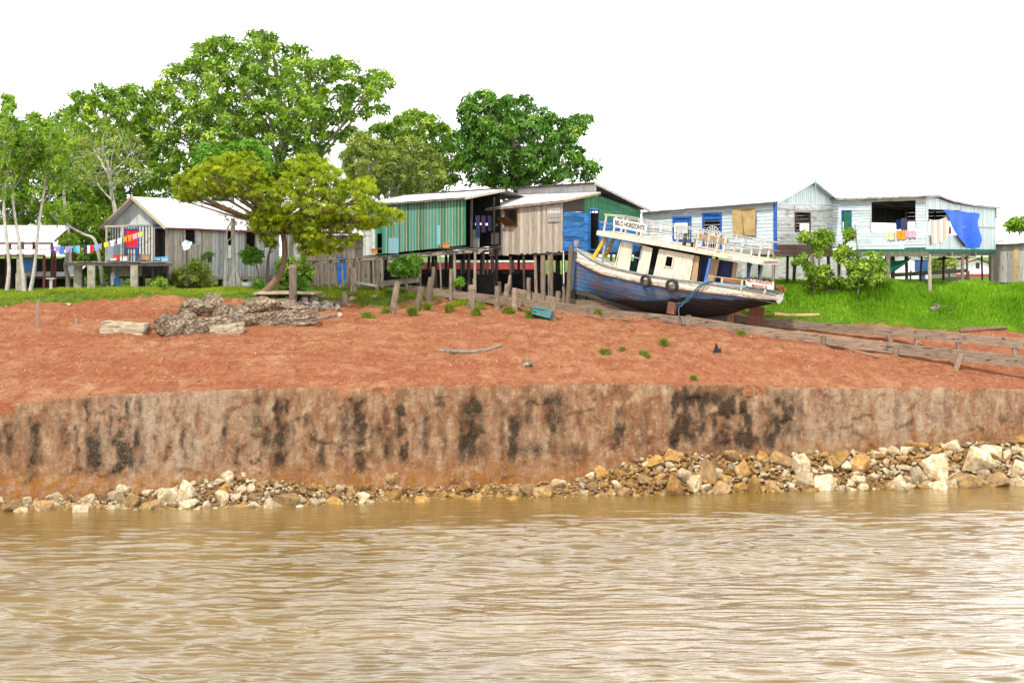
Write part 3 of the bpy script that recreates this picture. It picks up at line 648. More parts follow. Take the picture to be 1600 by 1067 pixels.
    o = fastmesh('rubble', np.concatenate(vs), np.concatenate(fs), [RM[q] for q in order]); o.data.polygons.foreach_set('material_index', mi)
    tag(o, 'small loose stones filling the gaps between the boulders', 'rubble', kind='stuff')
    # soil under the heap
    c = np.arange(-690, 2290, 6.); t = np.linspace(-.35, 1.1, 26); C, T = np.meshgrid(c, t, indexing='ij'); Y = rocky(C, T); X = (C - 800) * Y / F
    Z = rockz(C, T) - .12 - np.where(T < 0, -T * 2.2, 0) + .08 * fbm(np.stack([X * 2, Y * 2, X * 0], -1), 3, 5); idx = np.arange(C.size).reshape(C.shape)
    f = np.stack([idx[:-1, :-1], idx[1:, :-1], idx[1:, 1:], idx[:-1, 1:]], -1).reshape(-1, 4)
    m = surf('bed_soil', (.12, .06, .022), (.26, .14, .055), 6, c3=(.08, .05, .028), s3=8, thr=.5, bump=.8)  # darkened to put the shade of the boulder gaps into the soil colour
    tag(fastmesh('shore_ground', np.stack([X, Y, Z], -1).reshape(-1, 3), f, m, None, smooth=True), 'dark ochre soil under the boulders', kind='structure')
build_rocks()

def build_gravel():
    rs = np.random.RandomState(4); n = 9000; px = rs.uniform(-40, 1640, n); Yq = Yw(px) + .2 + rs.rand(n) ** .9 * (lipY(px) - Yw(px) + .5); x = (px - 800) * Yq / F; z = gz(x, Yq); s = .018 + .05 * rs.rand(n) ** 4 + .02 * rs.rand(n)
    o = np.array([[1, 0, 0], [-.5, .8, 0], [-.5, -.8, 0], [.1, .1, .8]]); a = rs.rand(n) * 6.28; c, q = np.cos(a), np.sin(a); k = o[None] * (.7 + .6 * rs.rand(n, 4, 1)); v = np.stack([k[..., 0] * c[:, None] - k[..., 1] * q[:, None], k[..., 0] * q[:, None] + k[..., 1] * c[:, None], k[..., 2]], -1) * s[:, None, None] + np.stack([x, Yq, z - .008], -1)[:, None]
    f = (np.arange(n)[:, None, None] * 4 + np.array([[0, 1, 3], [1, 2, 3], [2, 0, 3]])[None]).reshape(-1, 3)
    N = NT('gravel_stone'); N.done(N.ramp(N.attr('tint'), [(.0, (.10, .035, .022)), (.45, (.28, .10, .055)), (.8, (.42, .22, .13)), (1., (.46, .30, .20))]), .9, .1)
    tag(fastmesh('gravel', v.reshape(-1, 3), f, N.m, None, tint=np.repeat(rs.rand(n), 3)), 'loose gravel and clods on the red slope', 'gravel', kind='stuff')
build_gravel()
# ================================================================ houses
A2 = Vector((-.70711, .70711)); B2 = Vector((.70711, .70711))
def v3(p, z): return Vector((p[0], p[1], z))
def floor_slab(name, poly, z, th, mat, parent):
    mb = MB(); mb.prism([v3(p, z - th) for p in poly], (0, 0, th)); return mb.build(name, mat, parent)
def stilt(parent, x, y, ztop, w=.14, mat='stilt_wood', lean=0.0, zb=None, n=7):
    zb = float(gz(x, y)) - .15 if zb is None else zb
    mb = MB(); k = 4; pts = []; rad = []
    for i in range(k + 1):
        t = i / k; pts.append((x + lean * (1 - t) + random.uniform(-.015, .015), y + random.uniform(-.015, .015), zb + (ztop - zb) * t)); rad.append(w / 2 * random.uniform(.9, 1.1))
    mb.tube(pts, rad, n); return mb.build('stilt', M[mat], parent)
def window(parent, Fc, h, fmat, w=.06, name='window', shutter=None, d1=.09):
    fr = frame_bars(Fc, h, w, .0, d1).build(name, M[fmat], parent); return fr
def fabric(name, label, group, p0, p1, drop, mat, cat='laundry', fold=.05, nfold=3, ragged=.04, taper=1.0, shape='rect', thick=.012):
    """a cloth hung by its top edge p0-p1, with folds and thickness"""
    p0 = Vector(p0); p1 = Vector(p1); u = (p1 - p0); L = u.length; n = u.cross(Vector((0, 0, 1))).normalized(); ph = random.uniform(0, 6)
    mb = MB(); nu = 14; nv = 8
    def f(off):
        def g(a, b):
            c = (a - .5) * (1 + (taper - 1) * b) + .5
            if shape == 'shirt': c = (a - .5) * (1.0 if b < .3 else .62) + .5
            if shape == 'shorts' and b > .45: c = .5 + (a - .5) * .95 + (.0 if abs(a - .5) > .09 else 0)
            d = drop(a) if callable(drop) else drop
            zz = b * d * (1 + ragged * math.sin(a * 9 + ph) * b)
            if shape == 'shorts': zz *= (1 if abs(a - .5) > .12 else .62)
            sag = .06 * L * math.sin(math.pi * a) * (1 if L > .8 else .3)
            return p0 + u * c + Vector((0, 0, -zz - sag)) + n * (fold * math.sin(a * nfold * 6.28 + ph) * (.25 + b) + off)
        return g
    mb.grid(f(0), nu, nv, 0); mb.grid(f(thick), nu, nv, 0)
    o = mb.build(name, M[mat] if isinstance(mat, str) else mat, None, smooth=True)
    return tag(o, label, cat, group)
# ---------------------------------------------------------------- left grey house
def house_left():
    G0 = Vector(XY(262, 84)); E0 = Vector(XY(436, 92.2)); LA = Fac(G0, E0)
    wdir = LA.n * -1; GA_end = G0 + wdir * 4.8; GA = Fac(G0, GA_end)
    t = thing('stilt_house', 'grey board stilt house with white metal roof, open door and red shuttered gable window', 'house', v3(G0 + LA.u * 4 + wdir * 2.4, 8.0))
    zt = lambda s: 12.07 - .010 * s; zb = lambda s: 9.0 - .012 * s
    h1 = LA.rect(288, 356, 304, 382); h2 = LA.rect(354, 358, 361, 405); h3 = LA.rect(383, 358, 398, 388)
    mb = MB(); sp = LA.s_(333)
    planks_v(mb, LA, 0, LA.L, zb, zt, [h1, h2, h3], .24, .03, 0, batten=1, bw=.05, jit=.02, endj=.03, mfun=lambda s: 2 if s < sp else 0)
    LA.box(mb, 0, LA.L, 8.82, 9.0, 0, .05, 3, None, 8.7, 8.88)
    mb.build('wall', [M['bluegrey_board'], M['grey_board'], M['tan_board'], M['fascia']], t)
    mb = MB(); d = GA.rect(243, 357, 260, 408); r = GA.rect(196, 359, 217, 386); d = (d[0], d[1], 9.85, d[3]); zc = 12.0
    planks_v(mb, GA, 0, GA.L, 9.85, zc, [d, r], .24, .03, 0, batten=1, bw=.08, jit=.015, mfun=None); mb.build('wall', [M['worn_white'], M['dark_wood']], t)
    mb = MB(); planks_v(mb, GA, 0, GA.L, zc, lambda s: 12.02 + 1.6 * (1 - abs(s - 2.4) / 2.4), (), .6, .03, 0, jit=.003); GA.box(mb, -.1, 4.9, zc - .03, zc + .06, .03, .07, 0); mb.build('gable', [M['bluegrey_board']], t)
    mb = MB()
    for F2, z0, z1 in ((Fac(E0, E0 + wdir * 4.8), 8.8, 12.0), (Fac(GA_end, E0 + wdir * 4.8), 9.0, 12.0)):
        planks_v(mb, F2, 0, F2.L, z0, z1, (), .3, .03)
    planks_v(mb, Fac(E0, E0 + wdir * 4.8), 0, 4.8, 12, lambda s: 12.02 + 1.6 * (1 - abs(s - 2.4) / 2.4), (), .5)
    mb.build('back_wall', M['grey_board'], t)
    floor_slab('floor', [G0, E0, E0 + wdir * 4.8, GA_end], 9.0, .14, M['dark_wood'], t)
    u = LA.u
    def ro(s, w, z): q = G0 + u * s + wdir * w; return v3(q, z)
    mb = MB(); sheet(mb, ro(-.55, -.4, 11.86), ro(9.9, -.4, 11.76), ro(9.9, 2.4, 13.64), ro(-.55, 2.4, 13.72)); sheet(mb, ro(9.9, 5.2, 11.8), ro(-.55, 5.2, 11.84), ro(-.55, 2.4, 13.72), ro(9.9, 2.4, 13.64))
    mb.build('roof', M['zinc'], t, smooth=True)
    mb = MB(); mb.bar(ro(-.58, -.42, 11.80), ro(-.58, 2.4, 13.66), .05, .17, 0); mb.build('barge_board', M['tan_trim'], t)
    mb = MB(); mb.bar(ro(-.58, 5.22, 11.78), ro(-.58, 2.42, 13.66), .05, .14, 0); mb.build('barge_board', M['fascia'], t)
    mb = MB(); mb.bar(ro(-.5, -.34, 11.80), ro(9.9, -.34, 11.68), .05, .07); mb.build('fascia', M['trim_red'], t)
    fr = window(t, LA, h1, 'worn_white', .05); mb = MB(); LA.box(mb, h1[0] - .1, h1[1] + .1, h1[3] + .06, h1[3] + .17, .03, .08); mb.build('lintel', M['trim_red'], fr)
    mb = MB(); LA.box(mb, h1[1] + .06, h1[1] + .42, h1[2], h1[3], .06, .10); mb.build('shutter', M['worn_white'], fr)
    fr = window(t, LA, h2, 'grey_board', .04); mb = MB(); LA.box(mb, h2[0] - .03, h2[1] + .03, h2[2] + .05, h2[2] + .85, .05, .08); mb.build('panel', M['cloth_pale'], fr)
    fr = window(t, LA, h3, 'fascia', .05)
    fr = frame_bars(GA, r, .08, 0, .09).build('window', M['trim_blue'], t); mb = MB(); a, b, z0, z1 = r
    planks_v(mb, GA, a, b, z0, z1, (), .16, .03, 0, jit=.02); o = mb.build('shutter', M['cloth_red'], fr); o['label'] = 'bright red plank shutter'
    for q in (a + .02, b - .12): 
        mb = MB(); GA.box(mb, q, q + .1, 9.9, z0 - .08, .04, .09); mb.build('post', M['trim_blue'], fr)
    fr = frame_bars(GA, (d[0], d[1], d[2] + .07, d[3]), .07, .0, .08).build('door_frame', M['tan_board'], t); mb = MB(); GA.box(mb, d[0] - .05, d[1] + .05, d[3] + .08, d[3] + .25, .03, .07); mb.build('lintel', M['trim_blue'], fr)
    # porch on concrete posts
    n2 = GA.n; p0 = Vector(XY(268, 81.6)); p1 = Vector(XY(104, 82.0)); p2 = Vector(XY(108, 86.5)); 
    mb = MB(); q0 = [p1, p0, G0 + n2 * .02, GA_end, p2]
    for k in range(17):
        f0, f1 = k / 17, (k + .93) / 17; aa = p1.lerp(p0, f0); bb = p1.lerp(p0, f1); cc = p2.lerp(G0, f1); dd = p2.lerp(G0, f0); z = 9.87 + random.uniform(-.02, .02)
        o1 = random.uniform(-.1, .12); dl = (aa - dd).normalized() * o1
        mb.prism([v3(aa + dl, z - .05), v3(bb + dl, z - .05), v3(cc, z - .05), v3(dd, z - .05)], (0, 0, .05))
    mb.bar(v3(p1, 9.72), v3(p0, 9.70), .09, .16, 1); mb.bar(v3(p1.lerp(p2, .5), 9.72), v3(p0.lerp(G0, .5), 9.70), .09, .16, 1)
    mb.build('porch_deck', [M['deck_wood'], M['dark_wood']], t)
    for px, Y, w in ((143, 81.75, .42), (210, 81.75, .40), (122, 83.2, .44)):
        x, y = XY(px, Y); zz = float(gz(x, y)) - .2; mb = MB(); mb.box((x, y, (zz + 9.66) / 2), (w, w, 9.66 - zz), .15); mb.build('concrete_post', M['concrete'], t)
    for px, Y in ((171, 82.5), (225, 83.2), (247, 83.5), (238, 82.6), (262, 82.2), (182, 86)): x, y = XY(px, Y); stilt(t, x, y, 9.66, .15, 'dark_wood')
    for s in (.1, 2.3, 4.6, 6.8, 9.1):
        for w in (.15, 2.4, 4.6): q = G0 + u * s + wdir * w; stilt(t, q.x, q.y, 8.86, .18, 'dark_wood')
    for px, Y in ((166, 82.4), (191, 82.2)): x, y = XY(px, Y); mb = MB(); mb.tube([(x, y, 9.85), (x + .03, y, 11.95)], .07, 6); mb.build('porch_post', M['tan_board'], t)
    mb = MB(); mb.bar(P(164, 354, 82.4), P(200, 353, 82.2), .08, .1); mb.build('porch_beam', M['tan_board'], t)
    # box under the floor (masonry tank)
    mb = MB(); x, y = XY(196, 84.5); mb.box((x, y, 9.3), (1.7, 1.1, .6), .4); mb.build('masonry_base', M['concrete'], t)
    # things on the porch
    x, y = XY(177, 83.2); mb = MB(); mb.tube([(x, y, 9.88), (x, y, 10.0), (x, y, 10.75), (x, y, 10.86)], [.36, .39, .39, .34], 16); mb.tube([(x, y, 10.84), (x, y, 10.9)], [.40, .38], 16); tag(mb.build('water_barrel', M['tank_grey'], None), 'round grey blue water barrel with lid on the left porch', 'barrel')
    def crate(px, Y, sz, mat, name, label, cat):
        x, y = XY(px, Y); z = 9.9; a, b, h = sz; mb = MB(); mb.box((x, y, z + .02), (a, b, .04))
        for sx in (-1, 1): mb.box((x + sx * (a / 2 - .02), y, z + h / 2), (.04, b, h)); mb.box((x, y + sx * (b / 2 - .02), z + h / 2), (a - .08, .04, h))
        mb.box((x, y, z + h + .01), (a + .04, b + .04, .04)); tag(mb.build(name, M[mat], None), label, cat)
    crate(187, 82.2, (.62, .45, .33), 'plastic_red', 'cooler_box', 'red plastic cooler box on the left porch', 'cooler box'); crate(194, 81.9, (.35, .35, .26), 'plastic_white', 'plastic_tub', 'small white plastic tub before the red cooler box', 'tub')
    crate(178, 81.9, (.35, .3, .14), 'cloth_cream', 'basin', 'flat cream basin on the porch edge below the barrel', 'basin'); crate(228, 82.4, (.5, .4, .36), 'brown_board', 'wooden_box', 'brown wooden box on the porch between red shutter and door', 'box')
    crate(246, 82.3, (.36, .3, .2), 'cloth_sky', 'bucket', 'light blue tub on the porch before the open door', 'tub'); crate(258, 82.2, (.4, .3, .22), 'cloth_sky', 'bucket', 'light blue tub at the right corner of the porch', 'tub')
    mb = MB(); x, y = XY(207, 82.1); mb.box((x, y, 10.28), (.9, .5, .05)); 
    for sx in (-.38, .38):
        for sy in (-.18, .18): mb.box((x + sx, y + sy, 10.07), (.05, .05, .38))
    tag(mb.build('low_table', M['dark_wood'], None), 'low dark table on the porch under the red shutter', 'table')
    # pale drums and a white tub under and beside the house
    def jug(px, py, Y, r, h, mat, label, name='plastic_jug', cat='jug'):
        p = P(px, py, Y); z = max(float(gz(p.x, p.y)), p.z) if py > 440 else p.z; mb = MB(); mb.tube([(p.x, p.y, z), (p.x, p.y, z + h * .1), (p.x, p.y, z + h * .7), (p.x, p.y, z + h * .85), (p.x, p.y, z + h)], [r * .8, r, r, r * .5, r * .35], 12); tag(mb.build(name, M[mat], None), label, cat)
    jug(176, 446, 83.4, .20, .75, 'plastic_white', 'white plastic jug under the left porch'); jug(183, 447, 83.3, .19, .6, 'plastic_blue', 'blue plastic jug beside the white one under the porch')
    x, y = XY(385, 82.6); z = float(gz(x, y)); mb = MB(); mb.tube([(x, y, z), (x, y, z + .36), (x, y, z + .40)], [.30, .37, .39], 14); tag(mb.build('tub', M['plastic_white'], None), 'white plastic tub on the grass before the grey house', 'tub')
    # dish on a pole by the window
    p = P(292, 388, 82.5); mb = MB(); g0 = float(gz(p.x, p.y)); mb.tube([(p.x, p.y, g0), (p.x, p.y, p.z)], .035, 6); o = tag(mb.build('satellite_dish', M['iron'], None), 'pale crumpled dish on a thin pole before the grey house wall', 'dish')
    mb = MB(); nrm = Vector((-.2, -.9, .35)).normalized(); uu = nrm.orthogonal().normalized(); vv = nrm.cross(uu)
    mb.grid(lambda a, b: p + Vector((0, 0, .18)) + (uu * math.cos(a * 6.283) + vv * math.sin(a * 6.283)) * ((.30 + .05 * math.sin(a * 19)) * b) + nrm * (.14 * b * b - .1 + .07 * math.sin(a * 25 + b * 5) * b), 24, 5); mb.grid(lambda a, b: p + Vector((0, 0, .18)) + (uu * math.cos(-a * 6.283) + vv * math.sin(-a * 6.283)) * ((.30 + .05 * math.sin(-a * 19)) * b) + nrm * (.14 * b * b - .125 + .07 * math.sin(-a * 25 + b * 5) * b), 24, 5)
    mb.build('dish', M['cloth_pale'], o)
house_left()
# laundry line in front of the left porch
def clothesline():
    def lp(px): return P(px, ip(px, [78, 150, 222], [386, 383, 362]), ip(px, [78, 222], [82.2, 81.4]))
    mb = MB(); mb.tube([lp(76 + i * 5) for i in range(31)], .012, 5); 
    o = tag(mb.build('clothesline', M['rope'], None), 'long rope line of small washing strung across the left porch', 'clothesline')
    spec = [(82, 7, 'purple', .42, 'dark purple garment at the left end of the clothesline', 'shirt'), (90, 7, 'lilac', .40, 'lilac garment between dark purple and blue ones on the clothesline', 'shorts'), (97, 7, 'blue', .45, 'strong blue garment on the left part of the clothesline', 'rect'),
            (105, 6, 'lilac', .36, 'small lilac garment right of the strong blue one', 'rect'), (111, 6, 'lilac', .42, 'greyish lilac garment left of the teal one', 'shirt'), (117, 5, 'teal', .36, 'teal green garment on the clothesline', 'rect'), (122, 6, 'sky', .42, 'sky blue garment right of the teal one', 'shorts'),
            (133, 6, 'dark', .45, 'nearly black garment in the middle of the clothesline', 'shirt'), (139, 5, 'pale', .46, 'pale grey garment between the black and the red one', 'rect'), (144, 6, 'red', .42, 'bright red garment on the clothesline', 'rect'), (150, 6, 'sky', .36, 'light blue garment right of the red one', 'shirt'),
            (156, 6, 'lilac', .36, 'lavender garment left of the white and yellow ones', 'shorts'), (166, 7, 'yellow', .28, 'yellow garment left of the barrel on the clothesline', 'rect'), (176, 9, 'white', .32, 'white garment hanging before the barrel', 'shirt'), (187, 7, 'white', .32, 'white garment right of the barrel', 'rect'),
            (196, 5, 'orange', .30, 'orange garment over the red shutter on the left', 'rect'), (203, 7, 'orange', .33, 'larger orange garment in the middle of the red shutter', 'shirt'), (211, 7, 'pink', .30, 'pink white garment over the red shutter', 'rect'), (219, 7, 'yellow', .26, 'yellow garment at the right end of the clothesline', 'shorts')]
    for px, w, c, dr, lab, sh in spec: fabric('garment', lab, 'washing on the clothesline', lp(px - w / 2) - Vector((0, .015, 0)), lp(px + w / 2) - Vector((0, .015, 0)), dr, 'cloth_' + c, shape=sh, fold=.02, nfold=2)
    x, y = XY(191, 81.6); mb = MB(); mb.tube([(x, y, 9.88), (x, y, 11.2)], .035, 6); tag(mb.build('line_pole', M['deepgreen_paint'], None), 'thin mossy pole holding the clothesline at the porch', 'pole')
clothesline()
# ---------------------------------------------------------------- green shack
def house_green():
    K0 = Vector((-2.7, 84)); L = 9.46; K1 = K0 + A2 * L; FB = Fac(K0, K1)
    t = thing('green_shack', 'green board shack on stilts with pale battens, white tin roof and open right side', 'house', v3(K0 + A2 * 4 + B2 * 1.5, 8))
    zb = lambda s: 10.84 - .068 * s; zt = lambda s: 13.62 - .022 * s
    mb = MB(); sg = FB.s_(601); planks_v(mb, FB, 0, sg, zb, zt, (), .27, .03, 0, batten=1, bw=.055, jit=.012); mb.build('wall', [M['green_paint'], M['batten']], t)
    mb = MB(); planks_v(mb, FB, sg + .02, L, zb, zt, [FB.rect(590, 365, 598, 396)], .3, .03, 0, jit=.02, mfun=lambda s: 0 if s > FB.s_(585) else 1); mb.build('wall', [M['worn_white'], M['green_paint']], t)
    mb = MB(); h = FB.rect(684, 352, 689, 383); FB.box(mb, h[0], h[1], h[2], h[3], .06, .07); mb.build('patch_board', M['lightblue_board'], t); mb = MB(); h = FB.rect(608, 372, 624, 396); FB.box(mb, h[0], h[1], h[2], h[3], .045, .058); mb.build('patch_board', M['lightblue_board'], t)
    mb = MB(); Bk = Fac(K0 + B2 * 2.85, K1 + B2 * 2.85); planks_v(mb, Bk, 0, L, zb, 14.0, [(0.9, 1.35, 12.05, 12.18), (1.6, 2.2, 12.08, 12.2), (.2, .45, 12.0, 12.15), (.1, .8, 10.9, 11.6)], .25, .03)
    En = Fac(K1, K1 + B2 * 2.85); planks_v(mb, En, 0, 2.85, 10.2, 13.5, (), .25); mb.build('back_wall', M['dark_in'], t)  # back wall colour carries the shade of the open interior
    floor_slab('floor', [K0, K1, K1 + B2 * 2.9, K0 + B2 * 2.9], 10.72, .12, M['dark_wood'], t).location = (0, 0, 0)
    def rp(s, b, z): return v3(K0 + A2 * s + B2 * b, z)
    mb = MB(); sheet(mb, rp(-.3, -.35, 13.62), rp(L + .4, -.35, 13.40), rp(L - .4, 3.1, 14.10), rp(-.1, 3.1, 14.20)); sheet(mb, rp(-.1, 3.1, 14.20), rp(L - .4, 3.1, 14.08), rp(L, 5.2, 13.7), rp(0, 5.2, 13.75), m=1); mb.build('roof', [M['zinc_rust'], M['zinc_old']], t, smooth=True)
    mb = MB(); mb.bar(rp(-.28, -.3, 13.55), rp(L + .4, -.3, 13.33), .04, .07); mb.build('fascia', M['fascia'], t); mb = MB(); mb.bar(rp(-.3, -.35, 13.54), rp(-.12, 3.1, 14.12), .05, .12); mb.build('barge_board', M['tan_board'], t)
    mb = MB(); mb.bar(rp(-.1, 3.15, 14.26), rp(L + 1.5, 3.2, 14.12), .12, .10); mb.build('ridge_cap', M['dark_wood'], t)
    for b, w in ((.45, .17), (2.3, .12)): q = K0 + B2 * b; mb = MB(); mb.tube([(q.x, q.y, 10.7), (q.x, q.y, 13.7)], w / 2, 6); mb.build('porch_post', M['dark_wood'], t)
    q = K0 + B2 * 1.6 + A2 * .9; mb = MB(); mb.box((q.x, q.y, 11.25), (.65, .06, 1.05), R(-45)); mb.build('partition', M['far_white'], t)
    for k, (b, c, dr) in enumerate(((1.0, 'navy', 1.3), (1.5, 'dark', 1.0), (2.0, 'navy', .9))):
        q = K0 + B2 * b + A2 * .25; fabric('garment', ['long navy garment hanging in the open side of the green shack', 'dark garment between two navy ones in the open side of the green shack', 'short navy garment deepest in the open side of the green shack'][k], 'clothes in the open side of the green shack', v3(q, 12.6), v3(q + B2 * .35, 12.6), dr, 'cloth_' + c, fold=.03)
    # boardwalk along the front and on towards the grey house
    W0 = Vector(XY(752, 82.6)); W1 = Vector(XY(545, 88.6)); W2 = Vector(XY(428, 90.5)); zw = [10.2 + (400 - 388) / F * 82.6, 10.2 - 4 / F * 88.6, 10.2 - 10 / F * 90.5]
    w = thing('boardwalk', 'long mossy boardwalk on many thin stilts running left from the green shack', 'boardwalk', v3(W1, 8.0))
    for pa, pb, za, zb_ in ((W0, W1, zw[0], zw[1]), (W1, W2, zw[1], zw[2])):
        mb = MB(); d = (pb - pa); n = int(d.length / .24)
        nb = Vector((-d.y, d.x)).normalized(); nb = nb if nb.y > 0 else -nb
        for k in range(n):
            a = pa + d * (k / n); b = pa + d * ((k + .92) / n); z = za + (zb_ - za) * k / n + random.uniform(-.015, .015); j = nb * random.uniform(-.12, .08)
            mb.prism([v3(a + j, z - .045), v3(b + j, z - .045), v3(b + nb * 1.15, z - .045), v3(a + nb * 1.15, z - .045)], (0, 0, .045))
        mb.build('deck', M['deck_wood'], w); mb = MB()
        for o_ in (.06, 1.0): mb.bar(v3(pa + nb * o_, za - .14), v3(pb + nb * o_, zb_ - .14), .07, .16)
        mb.build('edge_beam', M['deck_wood'], w)
    for px, wd, ln in ((743, .16, 0), (712, .17, .05), (690, .1, .1), (637, .16, .08), (660, .12, 0), (600, .17, 0), (585, .14, .06), (562, .16, .03), (548, .13, .18), (535, .11, .05), (524, .15, .12), (515, .17, .02), (507, .12, -.1), (496, .14, .1), (488, .13, .04), (478, .22, 0), (462, .14, .08), (450, .12, 0), (440, .15, 0)):
        f = ip(px, [428, 545, 752], [0, 1, 2]); q = W2.lerp(W1, f) if f < 1 else W1.lerp(W0, f - 1); z = np.interp(f, [0, 1, 2], [zw[2], zw[1], zw[0]]); stilt(w, q.x, q.y + .1, z - .2, wd, 'stilt_wood', ln)
    for s in (.3, 1.6, 3.2, 4.8, 6.4, 8.2, 9.3):
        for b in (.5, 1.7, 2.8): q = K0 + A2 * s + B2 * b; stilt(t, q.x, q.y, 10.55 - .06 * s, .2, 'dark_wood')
    mb = MB(); Un = Fac(K0 + B2 * 1.4, K1 + B2 * 1.4); planks_v(mb, Un, -1.0, L, 7.9, lambda s: 9.1 + .2 * (int(s * 1.3) % 2), (), .35, .03, jit=.06); mb.build('undercroft_shade', M['dark_in'], t)  # dark boards added to stand in for the shade under the floor
    # odds and ends on the walkway edge
    for px, py, Y, mt, lab in ((585, 393, 88.0, 'orange_box', 'orange box on the boardwalk left of the green shack'), (697, 384, 83.6, 'orange_box', 'small orange pot on the boardwalk before the green shack')):
        p = P(px, py, Y); mb = MB(); mb.box((p.x, p.y, p.z), (.36, .3, .26)); mb.box((p.x, p.y, p.z + .15), (.40, .34, .04)); tag(mb.build('storage_box', M[mt], None), lab, 'box')
house_green()
# ---------------------------------------------------------------- grey and blue shack
def house_blue():
    C = Vector((2.95, 82.5)); Lf = 6.09; FA = Fac(C, C + A2 * Lf); Ls = 6.86; FS = Fac(C, C + B2 * Ls)
    t = thing('board_shack', 'weathered grey board shack on stilts with a bright blue and green side wall', 'house', v3(C + A2 * 3 + B2 * 3, 8))
    zb = lambda s: 10.46 - .045 * s; zt = lambda s: 13.40 - .055 * s
    mb = MB(); h = FA.rect(790, 328, 809, 353); planks_v(mb, FA, 0, Lf, zb, zt, [h], .23, .03, 0, jit=.03, endj=.05); mb.build('wall', M['tan_board'], t)
    fr = window(t, FA, h, 'rust_shutter', .045); a, b, z0, z1 = h
    mb = MB(); mb.prism([FA.pt(a, z0, .05), FA.pt(b, z0 + .02, .05), FA.pt(b + .25, z0 + .5, .55), FA.pt(a + .38, z0 + .52, .6)], FA.n.to_3d() * .03); mb.build('shutter', M['rust_shutter'], fr)
    q = FA.rect(857, 322, 877, 347); mb = MB(); planks_h(mb, FA, q[0], q[1], q[2], q[3], (), .2, .03); o = mb.build('shutter', M['grey_board'], t); o.location = o.location + FA.n.to_3d() * .055
    zts = lambda s: float(np.interp(s, [0, 2.6, Ls], [13.3, 13.84, 12.98])); zbs = lambda s: 10.46 - .01 * s
    d = FS.rect(921, 328, 934, 390); d = (d[0], d[1], 10.6, d[3]); sv = FS.s_(912)
    mb = MB(); planks_h(mb, FS, 0, sv, zbs, lambda s: 12.75, (), .26, .03, 0, .02); planks_h(mb, FS, 0, sv, lambda s: 12.76, zts, (), .25, .03, 2)
    planks_v(mb, FS, sv, d[0], zbs, 12.7, (), .3, .035, 0); planks_v(mb, FS, sv, d[1], 12.7, zts, [d], .3, .035, 1)
    planks_h(mb, FS, d[1], Ls, lambda s: 12.3, zts, (), .26, .03, 1, .02); planks_h(mb, FS, d[1], Ls, zbs, lambda s: 12.3, (), .26, .03, 0, .02)
    mb.build('wall', [M['blue_paint'], M['deepgreen_paint'], M['dark_wood']], t)
    frame_bars(FS, d, .08, 0, .08).build('door_frame', M['blue_paint'], t)
    mb = MB(); FS.box(mb, d[0], d[1], d[3] - 1.5, d[3], -.7, -.66); mb.build('doorway_bright_board', M['far_white'], t)  # white board added for the bright upper part of the doorway
    mb = MB()
    for F2, z in ((Fac(C + A2 * Lf, C + A2 * Lf + B2 * Ls), 13.3), (Fac(C + B2 * Ls, C + B2 * Ls + A2 * Lf), 12.9)): planks_v(mb, F2, 0, F2.L, 10.3, z, (), .3)
    mb.build('back_wall', M['grey_board'], t)
    floor_slab('floor', [C, C + A2 * Lf, C + A2 * Lf + B2 * Ls, C + B2 * Ls], 10.42, .16, M['dark_wood'], t)
    def rp(s, b, z): return v3(C + A2 * s + B2 * b, z)
    mb = MB(); sheet(mb, rp(-.45, -.3, 13.42), rp(Lf + .1, -.3, 13.05), rp(Lf + .1, 2.7, 14.02), rp(-.5, 2.7, 13.95)); mb.build('lean_to_roof', M['zinc_rust'], t, smooth=True)
    mb = MB(); mb.bar(rp(-.4, -.26, 13.33), rp(Lf + .1, -.26, 12.97), .04, .09); mb.build('fascia', M['fascia'], t); mb = MB(); mb.bar(rp(-.42, -.3, 13.34), rp(-.46, 2.7, 13.87), .05, .11); mb.build('barge_board', M['ply'], t)
    FC = Fac(C + B2 * 2.75 - A2 * .1, C + B2 * 2.75 + A2 * (Lf + .3)); mb = MB(); planks_v(mb, FC, 0, FC.L, lambda s: 13.7, lambda s: 14.45 - .01 * s, (), .22, .02, jit=.01); mb.build('clerestory', M['zinc'], t)
    mb = MB(); sheet(mb, rp(-.35, 2.3, 14.52), rp(Lf + .6, 2.3, 14.44), rp(Lf + .6, 7.3, 13.05), rp(-.35, 7.3, 13.02), m=0); mb.build('roof', M['zinc_old'], t, smooth=True)
    mb = MB(); mb.bar(rp(-.4, 2.3, 14.44), rp(-.4, 7.3, 12.95), .06, .14); mb.build('barge_board', M['grey_board'], t); mb = MB(); mb.bar(rp(-.3, 2.36, 14.43), rp(Lf + .6, 2.36, 14.36), .06, .07); mb.build('fascia', M['dark_wood'], t)
    for s, b, w, mt in ((.1, .1, .16, 'dark_wood'), (1.2, .1, .17, 'stilt_wood'), (2.4, .15, .19, 'post_wood'), (3.3, .1, .15, 'dark_wood'), (4.4, .1, .16, 'dark_wood'), (5.95, .1, .24, 'stilt_wood'), (.2, 2.2, .16, 'dark_wood'), (.2, 4.4, .16, 'stilt_wood'), (.2, 6.6, .16, 'dark_wood')):
        q = C + A2 * s + B2 * b; stilt(t, q.x, q.y, zb(s) - .1, w, mt, random.uniform(-.05, .08))
    for b in (2, 3.8, 5.6):
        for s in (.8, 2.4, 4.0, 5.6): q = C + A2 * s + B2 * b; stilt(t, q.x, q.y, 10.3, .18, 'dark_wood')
    mb = MB(); Un = Fac(C + B2 * 1.7 + A2 * .3, C + B2 * 1.7 + A2 * (Lf + 1.5)); planks_v(mb, Un, 0, Un.L, 8, lambda s: 9.1 + .15 * (int(s * 1.7) % 2), (), .33, .03, jit=.06); mb.build('undercroft_shade', M['dark_in'], t)  # added dark boards, the undercroft shade given a shape
